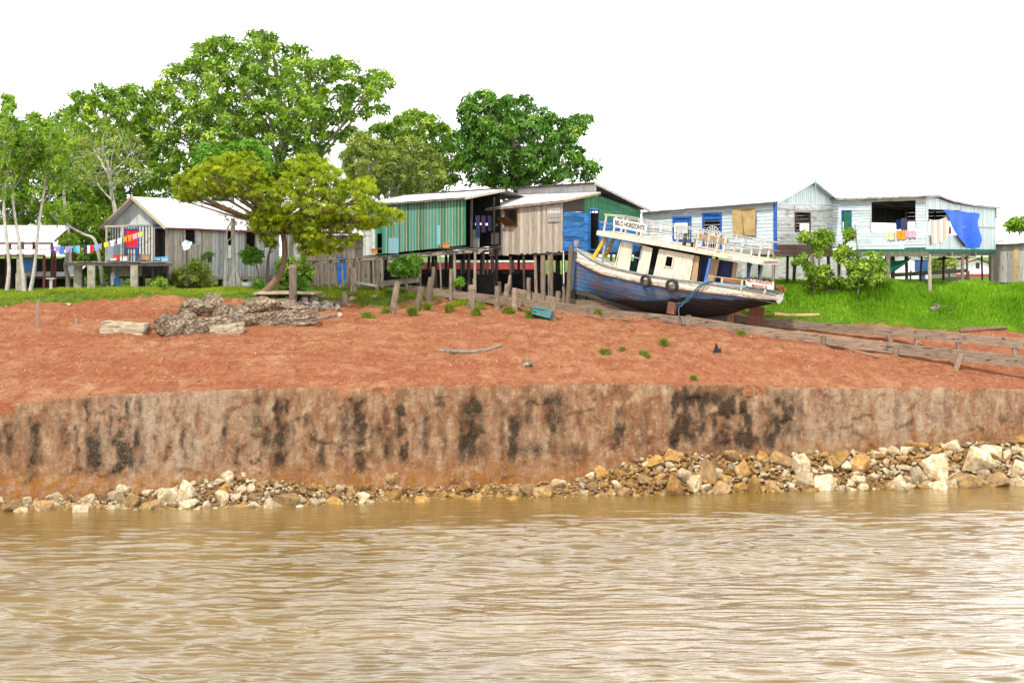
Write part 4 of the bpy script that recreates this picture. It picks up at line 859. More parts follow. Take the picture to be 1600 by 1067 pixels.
    mb = MB(); Sk = Fac(C + B2 * 2.3 + A2 * .3, C + B2 * 2.3 + A2 * (Lf + 6)); planks_h(mb, Sk, 0, Sk.L, 9.92, 10.36, (), .22); mb.build('floor_shade_strip', M['dark_in'], t)  # dark strip added to shade the gap below the floors
    mb = MB(); mb.bar(rp(-.06, -.05, 10.5), rp(-.06, -.02, 8.6), .05, .05); mb.build('drain_pipe', M['far_white'], t)
house_blue()
# ---------------------------------------------------------------- white stilt house with open gallery
def house_white():
    C0 = Vector((15.2, 83.)); Lw = 9.9; L0 = C0 + A2 * Lw; Wd = 6.06; C1 = C0 + B2 * Wd; Le = 6.25; C2 = C1 - A2 * Le; Lr = 8.6; C3 = C2 + B2 * Lr
    FL = Fac(C0, L0); FG = Fac(C0, C1); FE = Fac(C1, C2); FR = Fac(C2, C3)
    t = thing('stilt_house', 'long white board house on stilts with blue trimmed windows, gable finial and open gallery', 'house', v3(C1, 8.1))
    zb = lambda s: 10.57; ztl = lambda s: 13.38 - .038 * s
    # left wall
    door = FL.rect(1101, 336, 1126, 390); door = (door[0], door[1], 10.62, door[3]); win = FL.rect(1054, 341, 1079, 374)
    mb = MB(); planks_h(mb, FL, 0, Lw, zb, ztl, [door, win], .19); mb.build('wall', M['white_board'], t)
    fr = frame_bars(FL, door, .12, .02, .10).build('door', M['trim_blue'], t); mb = MB(); a, b, z0, z1 = door; cx = (a + b) / 2; rr = (b - a) / 2 * .92
    FL.box(mb, a, b, z1 - .28, z1, 0, .03, 1)
    for k in range(9):
        an = math.pi * k / 8; mb.bar(FL.pt(cx, z1 - 1.25, .03), FL.pt(cx + rr * math.cos(an), z1 - 1.25 + rr * 1.05 * math.sin(an), .03), .028, .028)
    for r_ in (rr * .4, rr * .7, rr):
        mb.tube([FL.pt(cx + r_ * math.cos(math.pi * k / 14), z1 - 1.25 + r_ * 1.05 * math.sin(math.pi * k / 14), .03) for k in range(15)], .018, 4)
    for k in range(7): s = a + (b - a) * (k + .5) / 7; mb.bar(FL.pt(s, z0, .03), FL.pt(s, z1 - 1.25, .03), .026, .026)
    for z in (z0 + .35, z0 + .75, z1 - 1.25): mb.bar(FL.pt(a, z, .03), FL.pt(b, z, .03), .03, .03)
    for k in range(6):
        s = a + (b - a) * (k + .5) / 6; mb.tube([FL.pt(s + .09 * math.cos(j * .7), z0 + .55 + .16 * math.sin(j * .7), .03) for j in range(10)], .014, 4, cap=False)
    mb.build('grille', [M['far_white'], M['trim_blue']], fr)
    fr = frame_bars(FL, win, .10, .02, .10).build('window', M['trim_blue'], t); mb = MB(); a, b, z0, z1 = win; FL.box(mb, a, b, z1 - .3, z1, 0, .03, 0); mb.build('transom', M['trim_blue'], fr); mb = MB()
    for k in range(9): s = a + (b - a) * (k + .5) / 9; mb.bar(FL.pt(s, z0, .03), FL.pt(s, z1 - .3, .03), .024, .024)
    mb.build('bars', M['far_white'], fr); mb = MB(); FL.box(mb, a + .35, b - .02, z0, z1 - .45, -.10, -.07); mb.build('curtain', M['cloth_pale'], fr)
    pl = FL.rect(1147, 326, 1183, 368); mb = MB(); a, b, z0, z1 = pl
    mb.grid(lambda u, v: FL.pt(a + (b - a) * u + .04 * math.sin(v * 7) * (u < .1), z0 + (z1 - z0) * v - .10 * (abs(u - .5) > .42) * (v > .9), .16 + .05 * math.sin(u * 5 + v * 3)), 12, 10); mb.grid(lambda u, v: FL.pt(a + (b - a) * (1 - u), z0 + (z1 - z0) * v - .10 * (abs(u - .5) > .42) * (v > .9), .145 + .05 * math.sin((1 - u) * 5 + v * 3)), 12, 10); mb.bar(FL.pt(a + (b - a) * .45, z0 - .1, .25), FL.pt(a + (b - a) * .62, z1 - .1, .25), .04, .03); mb.build('covering', M['ply'], t, smooth=True)
    mb = MB(); FL.box(mb, -.12, .0, 10.45, 13.42, -.0, .13); FG.box(mb, .0, .12, 10.45, 13.42, .035, .1); mb.build('corner_post', M['trim_blue'], t)
    mb = MB(); FL.box(mb, 0, Lw, 10.28, 10.56, 0, .07); mb.build('sill_beam', M['grey_board'], t)
    # gable wall
    w2 = FG.rect(1242, 333, 1264, 361); ap = FG.s_(1263); zap = FG.z_(1263, 283)
    mb = MB(); planks_h(mb, FG, .12, Wd, lambda s: 10.85, lambda s: 13.2 + .03 * s, [w2], .19); mb.build('wall', M['worn_white'], t)
    mb = MB(); planks_v(mb, FG, .0, Wd, lambda s: 13.2 + .03 * s, lambda s: max(13.24 + .03 * s, np.interp(s, [0, ap, Wd], [13.42, zap, 13.62])), (), .2, .02, 0, batten=0, bw=.03); FG.box(mb, 0, Wd, 13.16, 13.22, .02, .06, 0, None, 13.34, 13.40); mb.build('gable', M['white_board_v'], t)
    fr = window(t, FG, w2, 'rust_iron', .06); mb = MB(); a, b, z0, z1 = w2
    for k in range(3): mb.bar(FG.pt(a, z0 + (z1 - z0) * (.55 + .16 * k), .0), FG.pt(b, z0 + (z1 - z0) * (.55 + .16 * k), .0), .03, .05)
    for k in range(6): mb.bar(FG.pt(a + (b - a) * (k + .5) / 6, z0 + (z1 - z0) * .62, .0), FG.pt(a + (b - a) * (k + .5) / 6, z1, .0), .02, .02)
    mb.build('grille', M['iron'], fr)
    mb = MB(); planks_h(mb, FG, .1, Wd, lambda s: 10.36, lambda s: 10.84, (), .22, .04); mb.build('base_boards', M['red_board'], t)
    # main roof
    def rp(s, b, z): return v3(C0 + A2 * s + B2 * b, z)
    zr = zap + .05
    mb = MB(); sheet(mb, rp(-.45, -.35, 13.32), rp(Lw + .3, -.35, 12.92), rp(Lw + .3, ap, zr - .25), rp(-.45, ap, zr)); sheet(mb, rp(-.45, Wd + .3, 13.5), rp(Lw + .3, Wd + .3, 13.2), rp(Lw + .3, ap, zr - .25), rp(-.45, ap, zr)); mb.build('roof', M['zinc'], t, smooth=True)
    mb = MB(); mb.bar(rp(-.48, -.38, 13.28), rp(-.48, ap, zr - .04), .05, .16); mb.build('barge_board', M['white_board_v'], t); mb = MB(); mb.bar(rp(-.48, Wd + .32, 13.47), rp(-.48, ap, zr - .04), .05, .16); mb.build('barge_board', M['white_board_v'], t)
    mb = MB(); mb.bar(rp(-.4, -.3, 13.25), rp(Lw + .3, -.3, 12.85), .04, .06); mb.build('fascia', M['red_board'], t)
    mb = MB(); q = rp(-.5, ap, zr - .6); mb.bar(q, q + Vector((0, 0, 1.15)), .07, .07, taper=.4); mb.build('finial', M['lightblue_board'], t)
    mb = MB(); mb.tube([FG.pt(s, 13.0 - .12 * math.sin(math.pi * s / Wd), .12) for s in np.linspace(0, Wd, 9)], .012, 4); mb.tube([FG.pt(1.9, 13.1, .1), FG.pt(1.95, 12.0, .1)], .014, 4); mb.build('wire', M['iron'], t)
    # gallery front wall
    ztE = lambda s: 13.62 + .0 * s; zbE = lambda s: 10.62 + .01 * s
    nw = FE.rect(1317, 330, 1330, 361); op = FE.rect(1361, 313, 1431, 361)
    mb = MB(); planks_h(mb, FE, 0, FE.s_(1361), zbE, lambda s: 13.45, [nw], .17); planks_h(mb, FE, FE.s_(1361), Le, zbE, lambda s: 13.45, [op], .17); mb.build('wall', M['white_board'], t)
    fr = frame_bars(FE, nw, .06, .01, .07).build('window', M['trim_blue'], t); mb = MB(); FE.box(mb, nw[0] + .06, nw[1], nw[2], nw[3], .0, .04); mb.build('shutter', M['trim_green'], fr)
    mb = MB(); FE.box(mb, op[0] - .02, op[0] + .07, op[2], op[3], .035, .08); FE.box(mb, -.02, Le + .1, 13.42, 13.56, -.02, .06); mb.build('trim', M['worn_white'], t)
    mb = MB(); FE.box(mb, FE.s_(1338), Le + .02, 10.42, 10.63, .0, .06); mb.build('base_trim', M['trim_green'], t)
    # gallery end wall
    def ztR(s): px = np.interp(s, [0, .6, 2.6, 5, Lr], [0, 0, 0, 0, 0]); return float(np.interp(s, [0, 1.2, 3.0, 5.5, Lr], [13.62, 13.58, 13.32, 13.18, 13.14]))
    ho = FR.rect(1449.5, 327, 1500, 366); ho = (ho[0], ho[1], ho[2] - .05, FR.z_(1452, 327))
    mb = MB(); planks_v(mb, FR, 0, Lr, lambda s: 10.6, ztR, [ho], .2, .03, 0, batten=0, bw=.03); mb.build('wall', M['white_board_v'], t)
    mb = MB(); FR.box(mb, 0, Lr, 10.38, 10.6, .03, .06); mb.build('base_trim', M['trim_green'], t)
    mb = MB(); FR.box(mb, ho[1], Lr, 11.9, 11.98, .05, .075); mb.build('rail_strip', M['grey_board'], t)
    # gallery roof, floor, back posts
    def gp(p, z): return v3(p, z)
    Bk = 7.6
    mb = MB()
    rows = [(0, 13.66), (1.2, 13.72), (3.0, 13.45), (5.5, 13.28), (Lr + .25, 13.20)]
    for (b0, z0), (b1, z1) in zip(rows[:-1], rows[1:]):
        e0 = C2 + B2 * (b0 - (.3 if b0 == 0 else 0)) - A2 * .3; e1 = C2 + B2 * b1 - A2 * .3; mb.grid(lambda u, v: gp(e0.lerp(e1, u) + A2 * (Le + .5) * v, z0 + (z1 - z0) * u + .03 * math.sin(v * 80)), 6, 60); mb.grid(lambda u, v: gp(e0.lerp(e1, u) + A2 * (Le + .5) * v, z0 + (z1 - z0) * u + .03 * math.sin(v * 80) - .025), 6, 60)
        mb.bar(gp(e0, z0 - .06), gp(e1, z1 - .06), .05, .08)
    mb.bar(gp(C1 - B2 * .28 , 13.6), gp(C2 - B2 * .28 - A2 * .3, 13.62), .05, .09); mb.bar(gp(C2 + B2 * 1 - A2 * .3, 13.78), gp(C2 + B2 * 1 - A2 * 1.9, 13.66), .07, .05)
    mb.build('roof', M['zinc_old'], t, smooth=False)
    mb = MB()
    for b in (1.8, 3.6, 5.4, 7.2): mb.bar(gp(C2 + B2 * b, 13.1), gp(C1 + B2 * b, 13.3), .08, .14)
    for s in (1.5, 3.1, 4.7): mb.bar(gp(C2 + A2 * s, 13.42), gp(C2 + A2 * s + B2 * Lr, 13.05), .06, .1)
    mb.build('rafters', M['dark_wood'], t)
    mb = MB(); Fk = Fac(C3, C3 + A2 * Le); planks_h(mb, Fk, 0, Le, 10.6, 11.5, (), .2); 
    for s in (.1, 2.0, 4.1, 6.1): mb.bar(Fk.pt(s, 11.5, 0), Fk.pt(s, 13.2, 0), .12, .12)
    mb.bar(Fk.pt(0, 12.45, 0), Fk.pt(Le, 12.45, 0), .05, .1); mb.build('back_rail', M['grey_board'], t)
    mb = MB(); planks_h(mb, Fk, -.1, Le + 3, 12.5, 13.25, (), .2); Fq = Fac(C1 + B2 * 1.0, C1 + B2 * Lr); planks_v(mb, Fq, 0, Fq.L, 12.3, 13.4, (), .3); mb.build('back_boards', M['dark_wood'], t)  # dark boards added in place of a low back eave, darkening the roof space
    floor_slab('floor', [C0, L0, L0 + B2 * Wd, C1], 10.55, .12, M['dark_wood'], t); floor_slab('floor', [C1, C2, C3, C3 + A2 * Le], 10.58, .12, M['dark_wood'], t)
    mb = MB(); planks_h(mb, Fac(L0, L0 + B2 * Wd), 0, Wd, 10.55, 13.0, [(1.5, 4.5, 11.3, 12.5)], .2); planks_h(mb, Fac(L0 + B2 * Wd, C1), 0, Lw, 10.55, 13.1, [(7.6, 9.6, 11.3, 12.2)], .2); mb.build('back_wall', M['dark_in'], t)  # back walls coloured near black so the rooms look shaded
    mb = MB()
    for b in (.0, 2.9, 5.8): mb.bar(gp(C2 + B2 * b - A2 * .15, 10.3), gp(C1 + B2 * b, 10.3), .14, .26)
    for s in (.15, 2.1, 4.1, 6.1): mb.bar(gp(C2 + A2 * s - B2 * .1, 10.32), gp(C2 + A2 * s + B2 * Lr, 10.32), .12, .24)
    for b in (.1, 3, 5.9): mb.bar(gp(C0 + B2 * b - A2 * .1, 10.28), gp(L0 + B2 * b, 10.28), .14, .26)
    for s in (.1, 2.5, 5, 7.5): mb.bar(gp(C0 + A2 * s - B2 * .05, 10.3), gp(C0 + A2 * s + B2 * Wd, 10.3), .12, .22)
    mb.build('floor_beams', M['stilt_wood'], t)
    for px, py, Y, w, mt in ((1209, 0, 83.0, .22, 'stilt_wood'), (1231, 0, 85.6, .17, 'dark_wood'), (1242, 0, 86.4, .2, 'dark_wood'), (1269, 0, 84.6, .22, 'stilt_wood'), (1280, 0, 86.5, .12, 'grey_board'), (1294, 0, 87.2, .2, 'dark_wood'), (1340, 0, 86.2, .2, 'dark_wood'), (1388, 0, 84.6, .26, 'post_wood'), (1395, 0, 86.4, .26, 'dark_wood'), (1416, 0, 86.5, .18, 'dark_wood'),
                             (1452, 0, 82.95, .2, 'tan_board'), (1440, 0, 88.4, .12, 'dark_wood'), (1504, 0, 85.6, .2, 'stilt_wood'), (1511, 0, 87.2, .14, 'stilt_wood'), (1534, 0, 90, .13, 'dark_wood'), (1549, 0, 88.7, .32, 'stilt_wood'), (1170, 0, 84.9, .2, 'dark_wood'), (1120, 0, 87, .2, 'dark_wood'), (1060, 0, 89, .2, 'dark_wood'), (1187, 0, 88, .2, 'dark_wood'), (1310, 0, 91, .2, 'dark_wood'), (1360, 0, 91, .2, 'dark_wood'), (1475, 0, 90, .16, 'dark_wood')):
        x, y = XY(px, Y); stilt(t, x, y, 10.3, w, mt, random.uniform(-.08, .08))
    # washing on the gallery
    for px, w, c, dr, lab in ((1393, 12, 'lime', .55, 'pale lime towel over the gallery sill'), (1409, 14, 'orange', .5, 'orange patterned towel over the gallery sill'), (1424, 15, 'pink', .42, 'pink towel over the gallery sill')):
        a = FE.at(px - w / 2, 360)[0]; b = FE.at(px + w / 2, 360)[0]; fabric('towel', lab, 'towels on the gallery sill', FE.pt(a, op[2] + .03, .1), FE.pt(b, op[2] + .03, .1), dr, 'cloth_' + c, fold=.03, nfold=2)
    for px, y0, w, dr, c, d, lab in ((1372, 342, 12, .6, 'blue', -2.4, 'blue garment hanging inside the open gallery'), (1386, 340, 11, .75, 'lilac', -2.0, 'patterned lilac garment hanging right of the blue one in the gallery'), (1413, 329, 6, 1.0, 'dark', -1.4, 'long dark garment hanging alone inside the gallery')):
        s, z = FE.at(px, y0); fabric('garment', lab, 'clothes inside the gallery', FE.pt(s - w * .018, z, d), FE.pt(s + w * .018, z, d), dr, 'cloth_' + c, fold=.04)
    N = NT('striped_cloth'); c = N.n('TexCoord'); sx = N.n('SeparateXYZ'); N.l(c.outputs['Generated'], sx.inputs[0])
    col = N.ramp(N.math('FRACT', N.math('MULTIPLY', sx.outputs[0], 3.2)), [(.0, (.62, .60, .55)), (.28, (.62, .60, .55)), (.30, (.40, .36, .36)), (.5, (.42, .40, .38)), (.52, (.62, .45, .30)), (.78, (.62, .47, .33)), (.8, (.62, .60, .55))]); M['striped'] = N.done(col, .85, .1)
    s0, z0 = FR.at(1450, 343); s1, z1 = FR.at(1478, 337)
    fabric('striped_sheet', 'cream and tan striped sheet hung beside the blue tarp', None, FR.pt(s0 - .1, z0, .12), FR.pt(s1, z1, .12), lambda a: 1.45 - .15 * a, M['striped'], cat='sheet', fold=.06, nfold=3, taper=.82)
    s, z = FR.at(1482, 354); fabric('garment', 'small reddish brown garment between striped sheet and blue tarp', 'clothes inside the gallery', FR.pt(s - .14, z, .08), FR.pt(s + .14, z, .08), .45, 'cloth_brown', fold=.03)
    # blue tarp: a curved outline hanging from the eave
    O = [(1470, 328), (1525, 334), (1524, 350), (1527, 372), (1526, 386), (1512, 388), (1500, 384), (1490, 371), (1484, 358)]
    T = []
    for v in np.linspace(0, 1, 15):
        l = [(1470, 328), (1477, 342), (1485, 358), (1492, 373), (1501, 384)]; r = [(1525, 334), (1523, 346), (1525, 362), (1527, 375), (1526, 386)]; k = v * 4; i = min(3, int(k)); f = k - i
        a = (l[i][0] + (l[i + 1][0] - l[i][0]) * f, l[i][1] + (l[i + 1][1] - l[i][1]) * f); b = (r[i][0] + (r[i + 1][0] - r[i][0]) * f, r[i][1] + (r[i + 1][1] - r[i][1]) * f); T.append((a, b))
    mb = MB()
    for off in (0, .02):
        def g(u, v):
            a, b = T[int(round(v * 14))]; s, z = FR.at(a[0] + (b[0] - a[0]) * u, a[1] + (b[1] - a[1]) * u + 3 * v * math.sin(math.pi * u) - .7 * (1 - v) * math.sin(u * 9) ** 2)
            return FR.pt(s, z, .16 + .10 * math.sin(u * 7 + v * 2) * (.3 + v) + .05 * math.sin(v * 9 + u * 14) + off)
        mb.grid(g, 16, 14)
    tag(mb.build('tarpaulin', M['tarp_blue'], None, smooth=True), 'bright blue tarpaulin hanging over the white gallery end wall', 'tarpaulin')
    # green net slung under the floor, blue sheet under the floor
    a, b, c3 = P(1383, 400, 85.5), P(1423, 402, 85.5), P(1390, 428, 85.5); mb = MB()
    for off in (0, .02): mb.grid(lambda u, v: a.lerp(b, u) * (1 - v) + c3.lerp(c3 + Vector((.25, 0, .1)), u) * v + Vector((.25 * math.sin(math.pi * v) * (u - .5), off + .15 * math.sin(u * 4 + v * 5), -.25 * math.sin(math.pi * u) * (1 - v))), 10, 10)
    tag(mb.build('hanging_net', M['net_green'], None, smooth=True), 'green netting slung under the floor of the white house', 'net')
    mb = MB(); a = P(1452, 403, 86.5); b = P(1516, 402, 88.5)
    for off in (0, -.02): mb.grid(lambda u, v: a.lerp(b, u) + Vector((0, 1.2 * v, off - .14 * abs(math.sin(u * 6.3)) + .05 * v)), 14, 4)
    tag(mb.build('tarpaulin', M['cloth_sky'], None, smooth=True), 'pale blue sheet sagging under the gallery floor of the white house', 'tarpaulin')
    # television aerial on the roof left
    mb = MB(); q = P(1003, 338, 89); mb.tube([q, q + Vector((0, 0, 1.5))], .025, 5); mb.bar(q + Vector((0, 0, 1.48)), q + Vector((.38, 0, 1.5)), .06, .05); tag(mb.build('lamp_pole', M['far_white'], None), 'thin white pole with a short arm between blue shack and white house', 'pole')
house_white()
# ---------------------------------------------------------------- grey board shed at the right edge
def shed_right():
    A = Vector(XY(1552, 89.5)); B = A + Vector((.70711, -.70711)) * 6; Fc = Fac(A, B); t = thing('board_shed', 'low grey board shed cut by the right edge of the view', 'shed', v3(A, 8.1))
    mb = MB(); planks_v(mb, Fc, 0, 6, 8.55, lambda s: 10.88 + .03 * s, (), .24, .03, 0, jit=.02); mb.build('wall', M['grey_board'], t); mb = MB(); h = Fc.s_(1585), Fc.s_(1592); Fc.box(mb, h[0], h[1], 7.9, 10.85, .06, .10); mb.build('plank', M['ply'], t)
    mb = MB(); planks_v(mb, Fac(A, A + B2 * 4), 0, 4, 8.6, 10.8, (), .3); mb.build('side_wall', M['grey_board'], t)
    q = lambda s, b, z: v3(A + Fc.u * s + B2 * b, z); mb = MB(); sheet(mb, q(-.1, -.3, 10.95), q(6.2, -.3, 11.12), q(6.2, 2.4, 11.6), q(-.1, 2.4, 11.5)); sheet(mb, q(-.1, 4.5, 10.95), q(6.2, 4.5, 11.12), q(6.2, 2.4, 11.6), q(-.1, 2.4, 11.5)); mb.build('roof', M['zinc'], t, smooth=True)
    mb = MB(); mb.bar(q(-.1, -.26, 10.88), q(6.2, -.26, 11.05), .05, .08); mb.build('fascia', M['dark_wood'], t)
    floor_slab('floor', [A, B, B + B2 * 4, A + B2 * 4], 8.55, .12, M['dark_wood'], t)
    for s in (.3, 1.5, 2.8, 4.2): p = A + Fc.u * s + B2 * .2; stilt(t, p.x, p.y, 8.45, .18, 'dark_wood')
shed_right()
# ---------------------------------------------------------------- things behind and below the houses
def background():
    # board fence behind the white house
    Fc = Fac(XY(1130, 97), XY(1352, 97)); t = thing('board_fence', 'pale grey board fence seen under the white house behind the boat', 'fence', (Fc.pt(4, 8)))
    mb = MB(); planks_v(mb, Fc, 0, Fc.L, lambda s: 8.62 + random.uniform(-.04, .04), lambda s: 9.95 + .03 * s, (), .25, .03, 0, jit=.03); mb.build('panel', M['worn_white'], t)
    for k in range(6): p = Fc.pt(Fc.L * k / 5, 0, -.1); stilt(t, p.x, p.y, 9.9, .14, 'dark_wood')
    mb = MB(); mb.bar(Fc.pt(0, 8.35, 0), Fc.pt(Fc.L, 8.3, 0), .08, .2); mb.build('rail', M['dark_wood'], t)
    # rail fence under the gallery
    a = XY(1393, 92.5); b = XY(1513, 90.5); Fc = Fac(a, b); t = thing('rail_fence', 'two rail plank fence seen under the white gallery', 'fence', Fc.pt(2, 8.1))
    for y0, y1 in ((430, 423), (442, 435), (449, 446)): mb = MB(); mb.bar(v3(a, P(1393, y0, 92.5).z), v3(b, P(1513, y1, 90.5).z), .06, .24); mb.build('rail', M['tan_board'], t)
    for k in range(5): p = Fc.pt(Fc.L * k / 4, 0, -.12); stilt(t, p.x, p.y, 9.25, .12, 'stilt_wood')
    # far white house with a gable and red lower wall, far shed
    def far_house(px0, px1, ytop, yeave, ybot, Y, wall, roof, name, lab, red=None):
        a = P(px0, ybot, Y); b = P(px1, ybot, Y); t = thing(name, lab, 'house', (a + b) / 2); Fc = Fac((a.x, a.y), (b.x, b.y)); ze = P(0, yeave, Y).z; zt_ = P(0, ytop, Y).z; zb = min(a.z, 8.0)
        mb = MB(); planks_v(mb, Fc, 0, Fc.L, zb, lambda s: ze + (zt_ - ze) * (1 - abs(2 * s / Fc.L - 1)), (), .8, .1, 0, jit=.002); mb.build('wall', M[wall], t)
        D = 8; mb = MB(); mid = Fc.L / 2
        for s0, s1 in ((-.5, mid), (Fc.L + .5, mid)): sheet(mb, Fc.pt(s0, ze - .1, .4), Fc.pt(s0, ze - .1, -D), Fc.pt(s1, zt_ + .1, -D), Fc.pt(s1, zt_ + .1, .4), wave=.6)
        mb.build('roof', M[roof], t, smooth=True)
        mb = MB(); Fc.box(mb, 0, .15, zb, ze, -D, -.05); Fc.box(mb, Fc.L - .15, Fc.L, zb, ze, -D, -.05); Fc.box(mb, .2, Fc.L - .2, zb, ze, -D, -D + .15); mb.build('side_wall', M[wall], t)
        if red: mb = MB(); Fc.box(mb, -.1, Fc.L + .1, zb, P(0, red, Y).z, .12, .2); mb.build('lower_wall', M['far_red'], t)
        mb = MB(); Fc.box(mb, mid - .2, mid + .2, ze - .1, ze + .5, .1, .14); mb.build('window', M['iron'], t)
    far_house(1494, 1560, 405, 418, 440, 150, 'far_white', 'fascia', 'far_house', 'small far white gabled house with a red lower wall, seen under the gallery', 428)
    p = P(1441, 416, 130); mb = MB(); mb.box((p.x, p.y, p.z), (1.1, 1.0, 1.0)); mb.box((p.x, p.y, p.z + .55), (1.2, 1.1, .1)); mb.tube([(p.x, p.y, 7.9), (p.x, p.y, p.z - .45)], .3, 8); tag(mb.build('water_tank', M['far_blue'], None), 'dark blue water tank on a stand, far behind under the gallery', 'tank')
    far_house(1380, 1452, 398, 404, 445, 135, 'far_white', 'zinc', 'far_house', 'plain far white shed seen dimly under the gallery left of the blue tank')
    # red and white low wall under the middle shacks
    Fc = Fac(XY(600, 104), XY(842, 104)); t = thing('low_wall', 'low red wall with white top seen under the middle shacks', 'wall', Fc.pt(4, 8.1))
    mb = MB(); planks_v(mb, Fc, 0, Fc.L, 9.22, 9.72, (), .5, .05, 0); mb.build('panel', M['far_red'], t); mb = MB(); Fc.box(mb, 0, Fc.L, 9.75, 9.95, 0, .1); mb.build('coping', M['far_white'], t); mb = MB(); Fc.box(mb, 0, Fc.L, 7.9, 9.24, -.3, -.2); mb.build('base', M['dark_in'], t)  # base is an added dark sheet for the shade below the red strip
    for k in range(7): p = Fc.pt(Fc.L * k / 6, 0, .1); stilt(t, p.x, p.y, 9.9, .16, 'dark_wood')
    mb = MB(); Fk = Fac(XY(560, 101), XY(900, 101)); 
    # shed behind the tree between left house and green shack
    A = Vector(XY(470, 97)); B = Vector(XY(606, 99)); Fc = Fac(A, B); t = thing('grey_shed', 'grey board shed half hidden by the yellow green tree, with a blue door', 'shed', v3(A.lerp(B, .5), 8.1))
    dr = Fc.rect(526, 402, 540, 446); dr = (dr[0], dr[1], 8.2, dr[3]); w = Fc.rect(518, 368, 534, 388); mb = MB(); planks_v(mb, Fc, 0, Fc.L, 8.15, 11.6, [dr, w], .26, .03, 0, jit=.05, endj=.1); mb.build('wall', M['stilt_wood'], t)
    mb = MB(); Fc.box(mb, dr[0], dr[1], dr[2], dr[3], 0, .05); mb.build('door', M['trim_blue'], t); fr = window(t, Fc, w, 'dark_wood'); mb = MB(); Fc.box(mb, w[0], w[1], w[2], w[3], -.1, -.06); mb.build('pane', M['far_white'], fr)
    mb = MB(); sheet(mb, Fc.pt(-.3, 11.6, .4), Fc.pt(Fc.L + .3, 11.6, .4), Fc.pt(Fc.L + .3, 12.9, -3), Fc.pt(-.3, 12.9, -3)); sheet(mb, Fc.pt(-.3, 12.0, -6.2), Fc.pt(Fc.L + .3, 12.0, -6.2), Fc.pt(Fc.L + .3, 12.9, -3), Fc.pt(-.3, 12.9, -3)); mb.build('roof', M['zinc'], t, smooth=True)
    mb = MB(); Fc.box(mb, 0, .1, 8, 12, -6, -.05); Fc.box(mb, Fc.L - .1, Fc.L, 8, 12, -6, -.05); Fc.box(mb, .15, Fc.L - .15, 8, 12, -6, -5.9); mb.build('side_wall', M['grey_board'], t)
    # open sheds at the far left
    def shed(px0, px1, ye, yr, ybot, Y, D, lab, wall=None, rust=False):
        a = P(px0, ye, Y); b = P(px1, ye, Y); t = thing('open_shed', lab, 'shed', (a.x / 2 + b.x / 2, Y, 7.9)); zr = P(0, yr, Y + D).z
        mb = MB(); sheet(mb, a, b, Vector((b.x - .3, Y + D, zr)), Vector((a.x - .3, Y + D, zr))); mb.build('roof', M['zinc'], t, smooth=True); mb = MB(); mb.bar(a - Vector((0, -.05, .1)), b - Vector((0, -.05, .1)), .06, .12); mb.build('eave_beam', M['rust_iron'], t)
        n = max(2, int((b.x - a.x) / 2.2))
        for k in range(n + 1):
            for yy, z in ((Y + .2, a.z - .1), (Y + D - .2, zr - .1)): x = a.x + .1 + (b.x - a.x - .2) * k / n; mb = MB(); mb.tube([(x, yy, 7.7), (x, yy, z)], .10, 6); mb.build('post', M['rust_iron'], t)
        if wall: mb = MB(); Fc = Fac((a.x, Y + D * .5), (b.x, Y + D * .5)); planks_v(mb, Fc, 0, Fc.L, 7.9, P(0, wall[0], Y + D * .5).z, (), .3, .03); mb.build('wall', M[wall[1]], t)
    shed(-120, 82, 378, 352, 460, 92, 5, 'open shed with the highest white roof at the left edge', (404, 'dark_in'))
    shed(-90, 70, 397, 389, 460, 90, 2.5, 'lower white lean-to roof under the highest left roof')
    shed(30, 118, 432, 412, 460, 93, 4, 'low dark green walled shed with white roof behind the left trees', (431, 'far_green'))
    p = P(47, 414, 91); mb = MB(); mb.box((p.x, p.y, p.z), (.7, .6, .85)); mb.box((p.x, p.y, p.z + .46), (.76, .66, .08)); tag(mb.build('water_tank', M['far_blue'], None), 'small dark blue tank between the pale trunks at far left', 'tank')
    x, y = XY(33, 84); z = float(gz(x, y)); mb = MB(); mb.box((x, y, z + .45), (.55, .5, 1.1), .2); mb.box((x - .1, y, z + 1.4), (.28, .3, .9), .2); tag(mb.build('masonry_pillar', M['concrete'], None), 'broken tan masonry pillar between the pale trunks at far left', 'pillar')
    x, y = XY(80, 84.5); z = float(gz(x, y)); mb = MB(); mb.box((x, y, z + .3), (.16, .16, .7)); mb.box((x, y, z + .66), (.5, .4, .07)); tag(mb.build('stool', M['plastic_white'], None), 'small white topped stool before the dark green shed', 'stool')
background()
